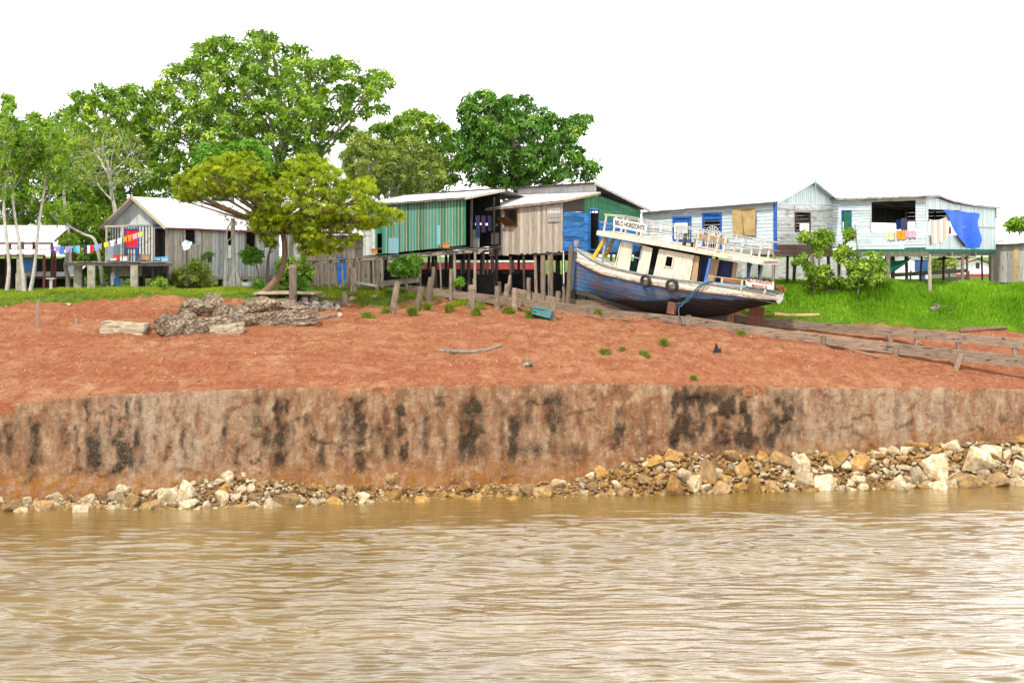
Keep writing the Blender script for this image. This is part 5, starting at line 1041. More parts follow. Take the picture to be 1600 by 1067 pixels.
# ---------------------------------------------------------------- beached river boat
def boat():
    TH, PH = R(27), R(9.6); origin = P(903, 390, 82.2)
    t = thing('river_boat', 'old blue and white wooden boat stranded tilted on timber skids', 'boat', origin, None, (0, PH, -TH))
    Mx = Matrix.Translation(origin) @ Euler((0, PH, -TH)).to_matrix().to_4x4(); Mi = Mx.inverted()
    o0 = Mi @ Vector((0, 0, H)); Ri = Mi.to_3x3()
    def bl(px, py, w=0.0):
        d = Ri @ Vector(((px - 800) / F, 1.0, -(py - HOR) / F)); k = (w - o0.y) / d.y; p = o0 + d * k; return p.x, p.z
    def bp(px, py, w): a = bl(px, py, w); return Vector((a[0], w, a[1]))
    U = [0, .3, .8, 1.5, 2.5, 4, 6, 8, 9.5, 10.8, 11.6, 12.2]; HB = [.06, .28, .58, .88, 1.14, 1.34, 1.45, 1.45, 1.36, 1.12, .85, .6]
    hb = lambda u: ip(u, U, HB)
    def curve(pts, kw):
        r = sorted(bl(x, y, kw(x)) for x, y in pts); return [a for a, _ in r], [b for _, b in r]
    side = lambda px: -ip(px, [903, 930, 960, 1000, 1130, 1180, 1213], [.05, .55, 1.1, 1.35, 1.35, 1.05, .65])
    ts = curve([(903, 390), (915, 398), (930, 407), (945, 414), (970, 421), (1000, 428), (1050, 436), (1090, 441), (1140, 448), (1180, 454), (1212, 461)], side)
    tr = curve([(903, 407), (925, 418), (945, 427), (985, 437), (1040, 447), (1100, 455), (1160, 462), (1213, 468)], side)
    tk = curve([(905, 456), (928, 461), (950, 469), (1000, 485), (1050, 495), (1100, 497), (1140, 492), (1160, 484), (1212, 474)], lambda px: 0.0)
    Lb = ts[0][-1]; zs = lambda u: ip(u, *ts); zr = lambda u: ip(u, *tr); zk = lambda u: ip(u, *tk)
    # hull: bulwark strip, topsides, bottom
    nu = 90; V = []; Fc = []; Z = []
    def section(u):
        b = hb(u); S = zs(u); Rr = zr(u); K = min(zk(u), Rr - .12); fl = ip(u, [0, 2, 4, 9, 12], [.0, .35, .7, .6, .45])
        pts = [(b + .02, S), (b + .01, S - (S - Rr) * .5), (b, Rr + .02)]
        for k in range(1, 13):
            q = k / 12; v_ = b * (1 - q ** 1.15); full = b * (1 - q ** 3.2) ** .8; w = v_ * (1 - fl) + full * fl
            pts.append((max(w, .035), Rr + (K - Rr) * q))
        return pts
    us = [Lb * (i / nu) ** 1.25 for i in range(nu + 1)]
    for u in us:
        s = section(u); rake = lambda z: .0
        ring = [(-w, z) for w, z in s] + [(w, z) for w, z in reversed(s)]
        for w, z in ring: V.append((u + .06 * (1 - u / Lb) * max(0, -z - .3) * .4, w, z))
    m = len(ring)
    for i in range(nu):
        for j in range(m - 1): Fc.append((i * m + j, (i + 1) * m + j, (i + 1) * m + j + 1, i * m + j + 1))
    zone = []
    for u in us:
        s = section(u); l = [1.0, .96, .9] + [.85 - .85 * (k / 12) for k in range(1, 13)]; zone += l + l[::-1]
    Va = np.array(V); n0 = len(V)
    Fq = Fc[:]
    # planking relief
    N = NT('hull_paint'); zn = N.attr('zone'); nz = N.noise(2.2, (.35, 1, 2.2), 9, .7); n2 = N.noise(5, (.6, 1, 3), 8, .72, off=(5, 1, 2))
    blue = N.ramp(N.noise(1.1, (.6, 1, 1.6), 6), [(.32, (.09, .19, .33)), (.50, (.05, .14, .34)), (.70, (.20, .30, .41))])
    blue = N.mix(N.ramp(nz, [(.47, 0.), (.58, .9)]), blue, (.20, .12, .075)); blue = N.mix(N.ramp(n2, [(.60, 0.), (.68, .8)]), blue, (.05, .045, .045)); blue = N.mix(N.ramp(n2, [(.30, .75), (.36, 0.)]), blue, (.34, .40, .44))
    white = N.ramp(n2, [(.3, (.62, .58, .48)), (.6, (.72, .69, .60))]); white = N.mix(N.ramp(nz, [(.56, 0.), (.64, .9)]), white, (.20, .11, .06)); white = N.mix(N.ramp(N.noise(11, (1, 1, 2), 5, .7), [(.60, 0.), (.66, .85)]), white, (.12, .09, .07))
    dark = N.ramp(n2, [(.35, (.010, .011, .016)), (.65, (.032, .030, .032))])
    ox = N.n('TexCoord'); sx = N.n('SeparateXYZ'); N.l(ox.outputs['Object'], sx.inputs[0])
    # dark lower hull colour rises towards the stern
    lim = N.n('MapRange'); N.l(sx.outputs[0], lim.inputs[0]); lim.inputs[1].default_value = 1.5; lim.inputs[2].default_value = 7.5; lim.inputs[3].default_value = .02; lim.inputs[4].default_value = .66
    dm = N.math('SUBTRACT', N.math('ADD', lim.outputs[0], N.math('MULTIPLY', N.math('SUBTRACT', nz, .5), .35)), zn); c = N.mix(N.ramp(dm, [(.0, 0.), (.05, 1.)]), blue, dark)
    c = N.mix(N.ramp(N.math('ADD', zn, N.math('MULTIPLY', N.math('SUBTRACT', n2, .5), .05)), [(.868, 0.), (.875, 1.)]), c, white)
    wv = N.n('TexWave', bands_direction='Z', Scale=1.35, Distortion=.6, Detail=2); N.l(ox.outputs['Object'], wv.inputs['Vector']); c = N.mix(N.ramp(wv.outputs['Fac'], [(.0, .75), (.06, 0.)]), c, (.06, .05, .045))
    N.bump(N.math('ADD', n2, N.ramp(wv.outputs['Fac'], [(.0, 0.), (.1, 1.)])), .6, .04); hullm = N.done(c, .6, .3)
    hull = fastmesh('hull', Va, Fq, hullm, None, smooth=True, attrs={'zone': zone}); hull.parent = t; OFF[hull.name] = Vector((0, 0, 0))
    sol = hull.modifiers.new('thickness', 'SOLIDIFY'); sol.thickness = .06; sol.offset = 1
    B = lambda mb, nm, mt, par=t, **k: mb.build(nm, mt, par, world=False, **k)
    # transom
    s = section(Lb); mb = MB(); ring = [(Lb, -w, z) for w, z in s] + [(Lb, w, z) for w, z in reversed(s)]; mb.prism(ring, (.05, 0, 0)); B(mb, 'transom', M['worn_white'])
    # gunwale cap, rubbing strake
    for sg in (-1, 1):
        mb = MB(); pts = [Vector((u, sg * (hb(u) + .03), zs(u) + .02)) for u in np.linspace(0, Lb, 30)]
        for a, b in zip(pts[:-1], pts[1:]): mb.bar(a, b, .15, .05, 0, .5)
        B(mb, 'gunwale', surf('gunwale_paint', (.18, .22, .21), (.36, .38, .34), 4, c3=(.5, .46, .38), s3=3, thr=.58, tint=.1) if sg < 0 else M['worn_white'])
        mb = MB(); pts = [Vector((u, sg * (hb(u) + .05), zr(u))) for u in np.linspace(.02, Lb + .1, 34)]
        for a, b in zip(pts[:-1], pts[1:]): mb.bar(a, b, .09, .10, 0, .5)
        B(mb, 'rubbing_strake', surf('strake_wood', (.30, .20, .13), (.52, .44, .34), 5, (.5, 1, 1), c3=(.16, .09, .05), s3=3, thr=.54, tint=.1))
    # stem, keel, rudder, stern post
    mb = MB(); mb.bar((-.04, 0, zk(.05) - .05), (-.10, 0, .18), .14, .20, up=(1, 0, 0)); mb.bar((-.10, 0, .15), (-.16, 0, .52), .20, .24, up=(1, 0, 0)); B(mb, 'stem', surf('stem_paint', (.10, .22, .36), (.22, .34, .44), 4, c3=(.32, .12, .05), s3=1.6, thr=.52, tint=.1))
    mb = MB(); ks = [Vector((u, 0, zk(u) - .05)) for u in np.linspace(.05, 9.35, 18)]
    for a, b in zip(ks[:-1], ks[1:]): mb.bar(a, b, .14, .22, 0, .5)
    hu = bl(1143, 498, 0)[0]; kb = bl(1143, 505, 0)[1]
    mb.prism([(hu - 3.6, -.06, zk(hu - 3.6)), (hu, -.06, kb), (hu, -.06, zk(hu) + .1), (hu - 3.4, -.06, zk(hu - 3.4) + .2)], (0, .12, 0)); B(mb, 'keel', M['dark_wood'])
    a = bp(1144, 482, 0); b = bp(1140, 505, 0); mb = MB(); mb.bar(a, b, .2, .28, up=(1, 0, 0)); B(mb, 'stern_post', M['rust_shutter'])
    q = [bp(1172, 476, 0), bp(1195, 481, 0), bp(1192, 508, 0), bp(1167, 505, 0)]; mb = MB(); mb.prism([p - Vector((0, .05, 0)) for p in q], (0, .10, 0)); p2 = [q[0].lerp(q[3], .45), q[1].lerp(q[2], .45)]; mb.bar(p2[0] + Vector((0, -.06, 0)), p2[1] + Vector((0, -.06, 0)), .03, .06); B(mb, 'rudder', surf('rudder_wood', (.09, .03, .018), (.17, .07, .04), 4, ZS, tint=.1))
    # decks
    mb = MB()
    dk = lambda u: zs(u) - .42
    ul = list(np.linspace(.25, Lb - .05, 36))
    for a, b in zip(ul[:-1], ul[1:]):
        wa, wb = hb(a) - .05, hb(b) - .05; mb.prism([(a, -wa, dk(a) - .05), (b, -wb, dk(b) - .05), (b, wb, dk(b) - .05), (a, wa, dk(a) - .05)], (0, 0, .05))
    B(mb, 'deck', M['deck_wood'])
    # cabin, near side panels
    wN = -1.12; cab = surf('cabin_paint', (.56, .50, .38), (.74, .68, .56), 3, (3, 1, .5), c3=(.32, .22, .13), s3=2.6, thr=.59, st3=(2, 1, .6), tint=.04, bump=.2)
    def panel(pts, mb, w, th=.04, m=0, ribs=True):
        p = [bp(x, y, w) for x, y in pts]   # tl tr br bl
        n = max(1, int((p[1] - p[0]).length / .13)) if ribs else 1
        for k in range(n):
            f0, f1 = k / n, (k + .94) / n if ribs else (k + 1) / n; d = .012 * (k % 2)
            mb.prism([p[0].lerp(p[1], f0) + Vector((0, -d, 0)), p[0].lerp(p[1], f1) + Vector((0, -d, 0)), p[3].lerp(p[2], f1) + Vector((0, -d, 0)), p[3].lerp(p[2], f0) + Vector((0, -d, 0))], (0, th, 0), m, .5)
    mb = MB()
    panel([(972, 377), (989, 380), (983, 424), (962, 420)], mb, wN); panel([(1004, 383), (1020, 388), (1012, 432), (994, 428)], mb, wN)
    panel([(1030, 389), (1042, 391), (1033.5, 436), (1020, 433)], mb, wN); panel([(1053, 393), (1085, 399), (1077, 443), (1045.5, 439)], mb, wN)
    panel([(1042, 391), (1053, 393), (1051.4, 401.5), (1040.4, 399.5)], mb, wN); panel([(1037.2, 416), (1048.8, 418.2), (1045.5, 439), (1033.5, 436)], mb, wN)
    for (x0, y0, x1, y1) in ((971, 377, 960.5, 421),): mb.bar(bp(x0, y0, wN), bp(x1, y1, wN), .06, .10, up=(0, 1, 0))
    B(mb, 'cabin_side', cab)
    mb = MB(); panel([(1086, 399), (1093, 401), (1088, 445), (1078, 444)], mb, wN + .06, ribs=False); panel([(1111, 404), (1124, 406), (1116, 447), (1103, 446)], mb, -.7, ribs=False); panel([(1146, 409), (1153, 411), (1148, 441), (1142, 440)], mb, -.7, ribs=False); B(mb, 'aft_panel', surf('varnish_panel', (.30, .19, .10), (.46, .33, .20), 3, ZS, tint=.1))
    mb = MB(); panel([(1093, 401), (1111, 404), (1103, 446), (1088, 444)], mb, -.45, ribs=False); panel([(1124, 406), (1146, 409), (1142, 440), (1116, 447)], mb, -.30, ribs=False); B(mb, 'aft_opening_shade', M['cloth_navy'])  # dark sheets stand in for the shade inside the aft openings
    # window and door frames
    for pts in ([(989, 381), (1003.5, 384), (1000, 404), (986, 401)],): 
        mb = MB(); p = [bp(x, y, wN - .02) for x, y in pts]
        for k in range(4): mb.bar(p[k], p[(k + 1) % 4], .06, .06, up=(0, 1, 0))
        B(mb, 'window', M['tank_grey'])
    mb = MB(); p = [bp(x, y, wN - .03) for x, y in ((1041.4, 399.6), (1052.4, 401.6), (1049.6, 418), (1038, 415.8))]
    for k in range(4): mb.bar(p[k], p[(k + 1) % 4], .05, .05, up=(0, 1, 0))
    B(mb, 'window', cab)
    # far side and ends of the cabin, and the machinery in it
    f0 = bp(966, 400, wN).x; f1 = bp(1088, 420, wN).x; mb = MB()
    zc = lambda u: ip(u, [bp(933, 363, -1.3).x, bp(1192, 409, -1.3).x], [bp(933, 363, -1.3).z, bp(1192, 409, -1.3).z])
    def wallx(u0, u1, w, z0=None, th=.04):
        mb.hexa([(u0, w, dk(u0)), (u1, w, dk(u1)), (u1, w + th, dk(u1)), (u0, w + th, dk(u0)), (u0, w, zc(u0) - .08), (u1, w, zc(u1) - .08), (u1, w + th, zc(u1) - .08), (u0, w + th, zc(u0) - .08)])
    wallx(f0 + .3, f1, 1.1)
    mb.hexa([(f1, -.62, dk(f1)), (f1 + .04, -.62, dk(f1)), (f1 + .04, 1.1, dk(f1)), (f1, 1.1, dk(f1)), (f1, -.62, zc(f1) - .08), (f1 + .04, -.62, zc(f1) - .08), (f1 + .04, 1.1, zc(f1) - .08), (f1, 1.1, zc(f1) - .08)])
    B(mb, 'cabin_wall', M['dark_wood'])  # dark colour puts the cabin's inner shade on its far walls
    mb = MB(); um = (f0 + f1) / 2; mb.box((um - 1.3, .1, dk(um) + .45), (1.6, .8, .9)); mb.tube([(um - 1.6, -.2, dk(um) + .9), (um - 1.6, -.2, dk(um) + 1.5)], .12, 8); mb.box((um + .6, .5, dk(um) + .5), (.9, .6, 1.0)); mb.tube([(um - .7, -.5, dk(um) + .6), (um + .2, -.5, dk(um) + .55)], .22, 10); B(mb, 'engine', M['far_green'])
    # upper deck with white edge
    e0 = bp(933, 361, -1.38); e1 = bp(1193, 407.5, -1.38); mb = MB(); sl = (e1.z - e0.z) / (e1.x - e0.x); U0, U1 = e0.x, e1.x
    def upz(u): return e0.z + (u - e0.x) * sl
    pts = np.linspace(U0, U1, 22)
    for a, b in zip(pts[:-1], pts[1:]): mb.hexa([(a, -1.34, upz(a) - .17), (b, -1.34, upz(b) - .17), (b, 1.34, upz(b) - .17), (a, 1.34, upz(a) - .17), (a, -1.34, upz(a) - .03), (b, -1.34, upz(b) - .03), (b, 1.34, upz(b) - .03), (a, 1.34, upz(a) - .03)], 0, .5)
    B(mb, 'upper_deck', M['tan_board'])
    mb = MB()
    for w in (-1.38, 1.38): mb.bar((U0, w, upz(U0) - .10), (U1, w, upz(U1) - .10), .06, .26)
    mb.bar((U0 + .03, -1.35, upz(U0) - .1), (U0 + .03, 1.35, upz(U0) - .1), .06, .26); mb.bar((U1 - .03, -1.35, upz(U1) - .1), (U1 - .03, 1.35, upz(U1) - .1), .06, .26)
    B(mb, 'deck_edge', surf('edge_paint', (.54, .46, .36), (.72, .65, .55), 3, (.6, 1, 1), c3=(.30, .19, .12), s3=2.8, thr=.56, tint=.05))
    # posts carrying the upper deck
    for x0, y0, x1, y1, w, mt in ((948, 366, 940, 414, -1.0, 'tank_grey'), (1110, 404, 1101, 444, -1.28, 'cloth_blue'), (1173, 411, 1168, 438, -1.0, 'cloth_navy')):
        mb = MB(); mb.bar(bp(x0, y0, w), bp(x1, y1, w), .11, .11, up=(0, 1, 0)); B(mb, 'deck_post', M[mt])
    for u in (bp(1173, 411, -1.).x, bp(948, 366, -1.).x): mb = MB(); mb.bar((u, 1.2, upz(u) - .15), (u - .1, 1.25, dk(min(u, Lb - .2))), .11, .11); B(mb, 'deck_post', M['tank_grey'])
    # railing
    rail_m = surf('rail_paint', (.44, .40, .33), (.62, .57, .48), 5, (1, 1, 1), c3=(.28, .20, .14), s3=3, thr=.58, tint=.16)
    rh = lambda u: ip(u, [U0, U1], [.98, .98])
    def rail(w, pxs, u_lo, side):
        mb = MB(); a, b = u_lo, U1 - .05
        ps = np.linspace(a, b, 16); h1 = .98
        for i, j in zip(ps[:-1], ps[1:]): mb.bar((i, w, upz(i) + h1), (j, w, upz(j) + h1), .08, .06, 0, .5)
        r = B(mb, side, M['grey_board'])
        mb = MB(); mb.bar((a - .2, w - .03, upz(a) + .52), (b, w - .03, upz(b) + .52), .04, .05); B(mb, 'mid_rail', M['stilt_wood'], r)
        for px in pxs:
            u = bp(px, ip(px, [940, 1190], [363, 407]), w).x if w < 0 else px
            mb = MB(); mb.bar((u, w, upz(u) - .05), (u + .02, w, upz(u) + .96), .085, .085, up=(0, 1, 0)); B(mb, 'railing_post', rail_m, r)
    rail(-1.34, (943, 958, 976, 1002, 1029, 1057, 1087, 1104, 1118, 1130, 1157, 1185), U0 + .25, 'railing')
    rail(1.34, [U0 + .3 + k * .98 for k in range(10)], U0 + .3, 'railing')
    mb = MB(); mb.bar((U1 - .06, -1.34, upz(U1) + .98), (U1 - .06, 1.34, upz(U1) + .98), .06, .06); mb.bar((U0 + .28, -1.34, upz(U0) + .98), (U0 + .28, 1.34, upz(U0) + .98), .06, .06); B(mb, 'end_rail', M['grey_board'])
    # name boards
    def sign(px0, y0, px1, y1, y0b, y1b, w, lines, lm, nm, rounded, rows):
        a = bp(px0, y0, w); b = bp(px1, y1, w); c = bp(px1, y1b, w); d = bp(px0, y0b, w); poly = [d, c] if False else None
        L_ = (b - a).length; hgt = (d - a).length; ux = (b - a).normalized(); uz = (a - d).normalized(); cen = (a + b + c + d) / 4
        pl = []
        rad = hgt * .42
        def corner(cx, cz, a0, r):
            for k in range(5): an = a0 + math.pi / 2 * k / 4; pl.append((cx + r * math.cos(an), cz + r * math.sin(an)))
        rl = rad if rounded in ('left', 'both') else .02; rr = rad if rounded in ('right', 'both') else .02
        corner(L_ / 2 - rr, hgt / 2 - rr, 0, rr); corner(-L_ / 2 + rl, hgt / 2 - rl, math.pi / 2, rl); corner(-L_ / 2 + rl, -hgt / 2 + rl, math.pi, rl); corner(L_ / 2 - rr, -hgt / 2 + rr, 1.5 * math.pi, rr)
        mb = MB(); mb.prism([cen + ux * x + uz * z for x, z in pl], (0, .04, 0), 0, .5); s = B(mb, 'name_board', surf(nm, (.66, .62, .52), (.80, .77, .70), 5, c3=(.42, .30, .2), s3=3, thr=.64))
        for tx, sz, dz in lines:
            me = text_mesh(tx, sz); co = np.empty(len(me.vertices) * 3); me.vertices.foreach_get('co', co); co = co.reshape(-1, 3); wd = co[:, 0].max() - co[:, 0].min(); sc = min(1.0, L_ * .9 / wd)
            new = [cen + ux * (x * sc) + uz * (y + dz) + Vector((0, -.012 - zz, 0)) for x, y, zz in co]; me.vertices.foreach_set('co', np.array([n[:] for n in new], np.float32).ravel()); me.materials.append(lm); me.update()
            o = link('lettering', me, s)
    sign(958.5, 340.5, 1010, 350.5, 354.5, 364.5, -1.42, [('BELO HORIZONTE', .36, 0)], M['lettering'], 'board_white', 'right', 1)
    sign(1165, 434.5, 1209, 440.5, 446.5, 454, -1.36, [('BELO HORIZONTE', .235, .115), ('MANAUS', .215, -.125)], M['lettering_red'], 'board_cream', 'left', 2)
    # after rail
    for (x0, y0, x1, y1, th, mt) in ((1106, 431, 1166, 438, .05, 'tan_trim'), (1102, 440.5, 1166, 448, .10, 'tank_grey')):
        mb = MB(); mb.bar(bp(x0, y0, -1.32), bp(x1, y1, -1.32), .05, th); B(mb, 'after_rail', M[mt])
    for px, y0, y1 in ((1129, 433, 451), (1160, 437, 454), (1196, 452, 459)): mb = MB(); mb.bar(bp(px, y0, -1.3), bp(px - 2, y1, -1.3), .09, .07, up=(0, 1, 0)); B(mb, 'railing_post', rail_m)
    mb = MB(); mb.bar(bp(1126, 437, -1.1), bp(1158, 441, -1.1), .06, .22); B(mb, 'thwart', M['rust_shutter']); mb = MB(); mb.bar(bp(1200, 449, .6), bp(1228, 453, .6), .06, .16); B(mb, 'thwart', M['rust_shutter'])
    mb = MB(); mb.bar((Lb - .05, -.55, zs(Lb) + .45), (Lb - .05, .6, zs(Lb) + .45), .06, .14); mb.bar((Lb - .05, .55, zs(Lb) - .1), (Lb - .05, .55, zs(Lb) + .5), .08, .08); B(mb, 'stern_rail', M['rust_shutter'])
    # ladder
    mb = MB(); l0, l1, l2, l3 = bp(947, 369, -.55), bp(926, 405, -.75), bp(959, 372, .1), bp(946, 402, .0)
    mb.bar(l0, l1, .05, .20, up=(1, 0, 0)); mb.bar(l2, l3, .05, .18, up=(1, 0, 0))
    for k in range(1, 5): mb.bar(l0.lerp(l1, k / 5), l2.lerp(l3, k / 5), .16, .03)
    B(mb, 'ladder', M['yellow_paint'])
    # foredeck clutter
    mb = MB(); 
    for k in range(9): u = random.uniform(.9, 2.3); mb.box((u, random.uniform(-.4, .5), dk(u) + .08), (.3, .25, .16), random.uniform(0, 3), rx=random.uniform(-.3, .3))
    B(mb, 'foredeck_timber', M['brown_board'])
    mb = MB(); mb.tube([bp(974, 452, -1.45) + Vector((0, k * .03, 0)) for k in range(4)], [.10, .12, .12, .10], 12); B(mb, 'hawse_hole', M['rust_iron'])
    # tyre fenders hang on the side, each its own thing
    def tyre(px, py, w, lab, tilt):
        c = Mx @ bp(px, py, w); ro = Euler((0, PH, -TH)).to_matrix() @ Euler((R(8), 0, R(tilt))).to_matrix(); mb = MB(); Ro, r_ = .27, .095
        def f(a, b):
            an = a * 2 * math.pi; bn = b * 2 * math.pi; rr = Ro + r_ * 1.0 * math.cos(bn) * (1.0 if math.cos(bn) > 0 else .9); k = 1 + .02 * math.sin(an * 40) * (math.cos(bn) > .6)
            return c + ro @ Vector((rr * k * math.cos(an), r_ * 1.05 * math.sin(bn), rr * k * math.sin(an)))
        mb.grid(f, 80, 14); o = mb.build('tyre_fender', M['rubber'], None, smooth=True); tag(o, lab, 'tyre', 'tyre fenders on the boat')
        top = bp(px, py - 9, w + .05); mb = MB(); mb.tube([Mx @ top, Mx @ (top + Vector((.02, .10, .3)))], .014, 5); mb.build('cord', M['rope'], o)
    tyre(1009, 439, -1.62, 'black tyre hanging on the boat side below the cabin gap, nearer the bow', -14); tyre(1050, 446, -1.62, 'black tyre hanging on the boat side below the square cabin window', 10)
    # mooring rope with a knot
    mb = MB()
    for dw in (0, .10):
        pts = [(1112, 440, -1.2), (1104, 441, -1.5), (1092, 447, -1.62), (1080, 460, -1.66), (1070, 471, -1.68), (1062, 476, -1.7)]
        mb.tube([Mx @ (bp(x + dw * 40, y, w - dw * .3)) for x, y, w in pts], .04, 6)
    k0 = Mx @ bp(1062, 476, -1.72); mb.tube([k0 + Vector((.12 * math.cos(a), -.06 + .05 * math.sin(2 * a), .10 * math.sin(a))) for a in np.linspace(0, 12, 26)], .04, 6)
    mb.tube([k0, k0 + Vector((-.08, -.1, -.35)), k0 + Vector((-.02, -.15, -.75)), k0 + Vector((-.1, -.2, -1.0))], .035, 6); mb.tube([k0, k0 + Vector((-.28, -.02, .08)), k0 + Vector((-.2, -.1, -.2))], .035, 6)
    tag(mb.build('mooring_rope', M['rope'], None), 'dark blue mooring rope knotted and slung over the boat side', 'rope')
    # chock under the hull, things on the upper deck
    c = Mx @ bp(1050, 480, -1.55); mb = MB(); mb.box(c - Vector((0, 0, .05)), (.42, .36, .62), R(-25), ry=.15); tag(mb.build('wedge_block', surf('block_paint', (.16, .05, .03), (.26, .10, .06), 3, c3=(.10, .07, .05), s3=2), None), 'red brown timber block wedged against the boat side at the rope knot', 'wedge')
    u = bp(1105, 380, -.3).x
    def deckthing(mk, nm, mt, lab, cat):
        mb = MB(); mk(mb); mb.v = [tuple(Mx @ Vector(p)) for p in mb.v]; tag(mb.build(nm, M[mt], None), lab, cat)
    def bench(mb):
        z = upz(u); mb.box((u, .2, z + .42), (1.9, .36, .05)); mb.box((u, .4, z + .62), (1.9, .05, .25))
        for d in (-.85, .85): mb.box((u + d, .2, z + .19), (.06, .34, .42))
    deckthing(bench, 'bench', 'brown_board', 'brown bench on the upper deck of the stranded boat', 'bench')
    deckthing(lambda mb: mb.tube([(u - 2.3, -.2, upz(u - 2.3) - .03), (u - 2.35, -.2, upz(u - 2.3) + .25), (u - 2.3, -.2, upz(u - 2.3) + .42)], [.26, .28, .12], 10), 'sack', 'plastic_white', 'white sack on the upper deck of the stranded boat', 'sack')
    deckthing(lambda mb: (mb.box((u - 1.45, .1, upz(u - 1.45) + .3), (.10, .34, .7)), mb.box((u - 1.2, .1, upz(u - 1.2) + .2), (.5, .34, .06)), mb.box((u - 1.0, .1, upz(u - 1.0) + .08), (.05, .3, .24))), 'chair', 'dark_wood', 'dark wooden chair on the upper deck beside the bench', 'chair')
    u2 = bp(1136, 432, -.7).x; deckthing(lambda mb: (mb.box((u2, -.55, dk(u2) + .3), (.55, .4, .55)), mb.box((u2, -.55, dk(u2) + .6), (.6, .44, .06))), 'storage_box', 'shorts', 'blue box standing on the after deck of the stranded boat', 'box')
boat()
# ---------------------------------------------------------------- slipway of heavy timbers
def slipway():
    def line(pts, th, nm, lab, mt='beam_wood', wd=.32):
        # pts: px, top py, plan distance, thickness px
        t = None
        mb = MB(); ps = [P(a, b, y) for a, b, y, k in pts]; hs = [k * y / F for a, b, y, k in pts]
        for i in range(len(ps) - 1):
            a, b = ps[i], ps[i + 1]; d = (b - a).normalized()
            n = 1
            mb.bar(a - Vector((0, 0, hs[i] / 2)) - d * .02, b - Vector((0, 0, hs[i + 1] / 2)) + d * .03 - Vector((0, 0, .015 * (i % 2))), wd + .015 * (i % 2), (hs[i] + hs[i + 1]) / 2)
        o = mb.build('timber_skid', M[mt], None); return tag(o, lab, 'skid', 'long timber skids under the boat')
    ny = lambda px: ip(px, [640, 745, 900, 1168, 1600, 1760], [84.2, 82.6, 80.0, 76.3, 70.6, 68.8])
    near = line([(640, 446, ny(640), 11), (740, 458, ny(740), 12), (868, 472, ny(868), 13), (975, 486, ny(975), 13), (1082, 495, ny(1082), 13), (1168, 508.5, ny(1168), 13), (1285, 523, ny(1285), 14), (1400, 537, ny(1400), 16), (1600, 556, ny(1600), 18), (1740, 571, ny(1740), 19)], 12, 'near', 'long weathered timber skid nearest the river, running under the boat to the right edge')
    fy = lambda px: ny(px) + ip(px, [870, 1600], [2.3, 3.0])
    far = line([(876, 467, fy(876), 11), (945, 470, fy(945), 11), (1100, 486, fy(1100), 12), (1190, 497, fy(1190), 12), (1364, 510.5, fy(1364), 12)], 12, 'far', 'dark timber skid on the land side under the boat')
    far2 = line([(1362, 509, fy(1362), 13), (1480, 519, fy(1480), 14), (1600, 530, fy(1600), 14), (1740, 543, fy(1740), 15)], 12, 'far', 'raised timber skid on short legs behind the nearest skid at the right edge')
    ups = line([(808, 452, 83.2, 9), (874, 466, 81.2, 11)], 9, 'up', 'short dark timber skid above the nearest one, left of the bow')
    # short legs, children of the skids
    for px, par in ((1285, near), (1398, near), (1500, near), (1165, near), (1074, near), (925, near), (1390, far2), (1432, far2), (1497, far2), (1585, far2)):
        f = ny if par is near else fy; Y = f(px); x = (px - 800) * Y / F; py = ip(px, [640, 975, 1168, 1600], [446, 486, 508.5, 556]) if par is near else ip(px, [1362, 1600], [509, 530])
        top = P(px, py + (2 if px not in (1398, 1500) else 6), Y); zb = float(gz(x, Y)) - .3; ln = .35 if px == 1500 else 0
        mb = MB(); mb.bar((x - ln, Y - .19, zb), (x, Y - .19 * (par is near) , min(top.z, top.z) - .02), .22, .18, up=(0, 1, 0)); mb.build('skid_leg', M['post_wood'], par)
    # loose boards
    for k, (a, ya, b, yb, w, lab) in enumerate(((876, 490, 985, 502, .12, 'thin pale board lying on the red soil before the boat bow'), (1250, 521, 1292, 527, .2, 'split grey board leaning on the nearest skid right of the boat'), (1330, 548, 1372, 560, .25, 'short plank half buried under the nearest skid'), (1005, 497, 1050, 506, .14, 'short grey board under the boat by the nearest skid'))):
        p = G(a, ya); q = G(b, yb); mb = MB(); mb.bar(p + Vector((0, 0, .07)), q + Vector((0, 0, .06)), w, .06); tag(mb.build('loose_board', M['beam_wood'], None), lab, 'board')
slipway()
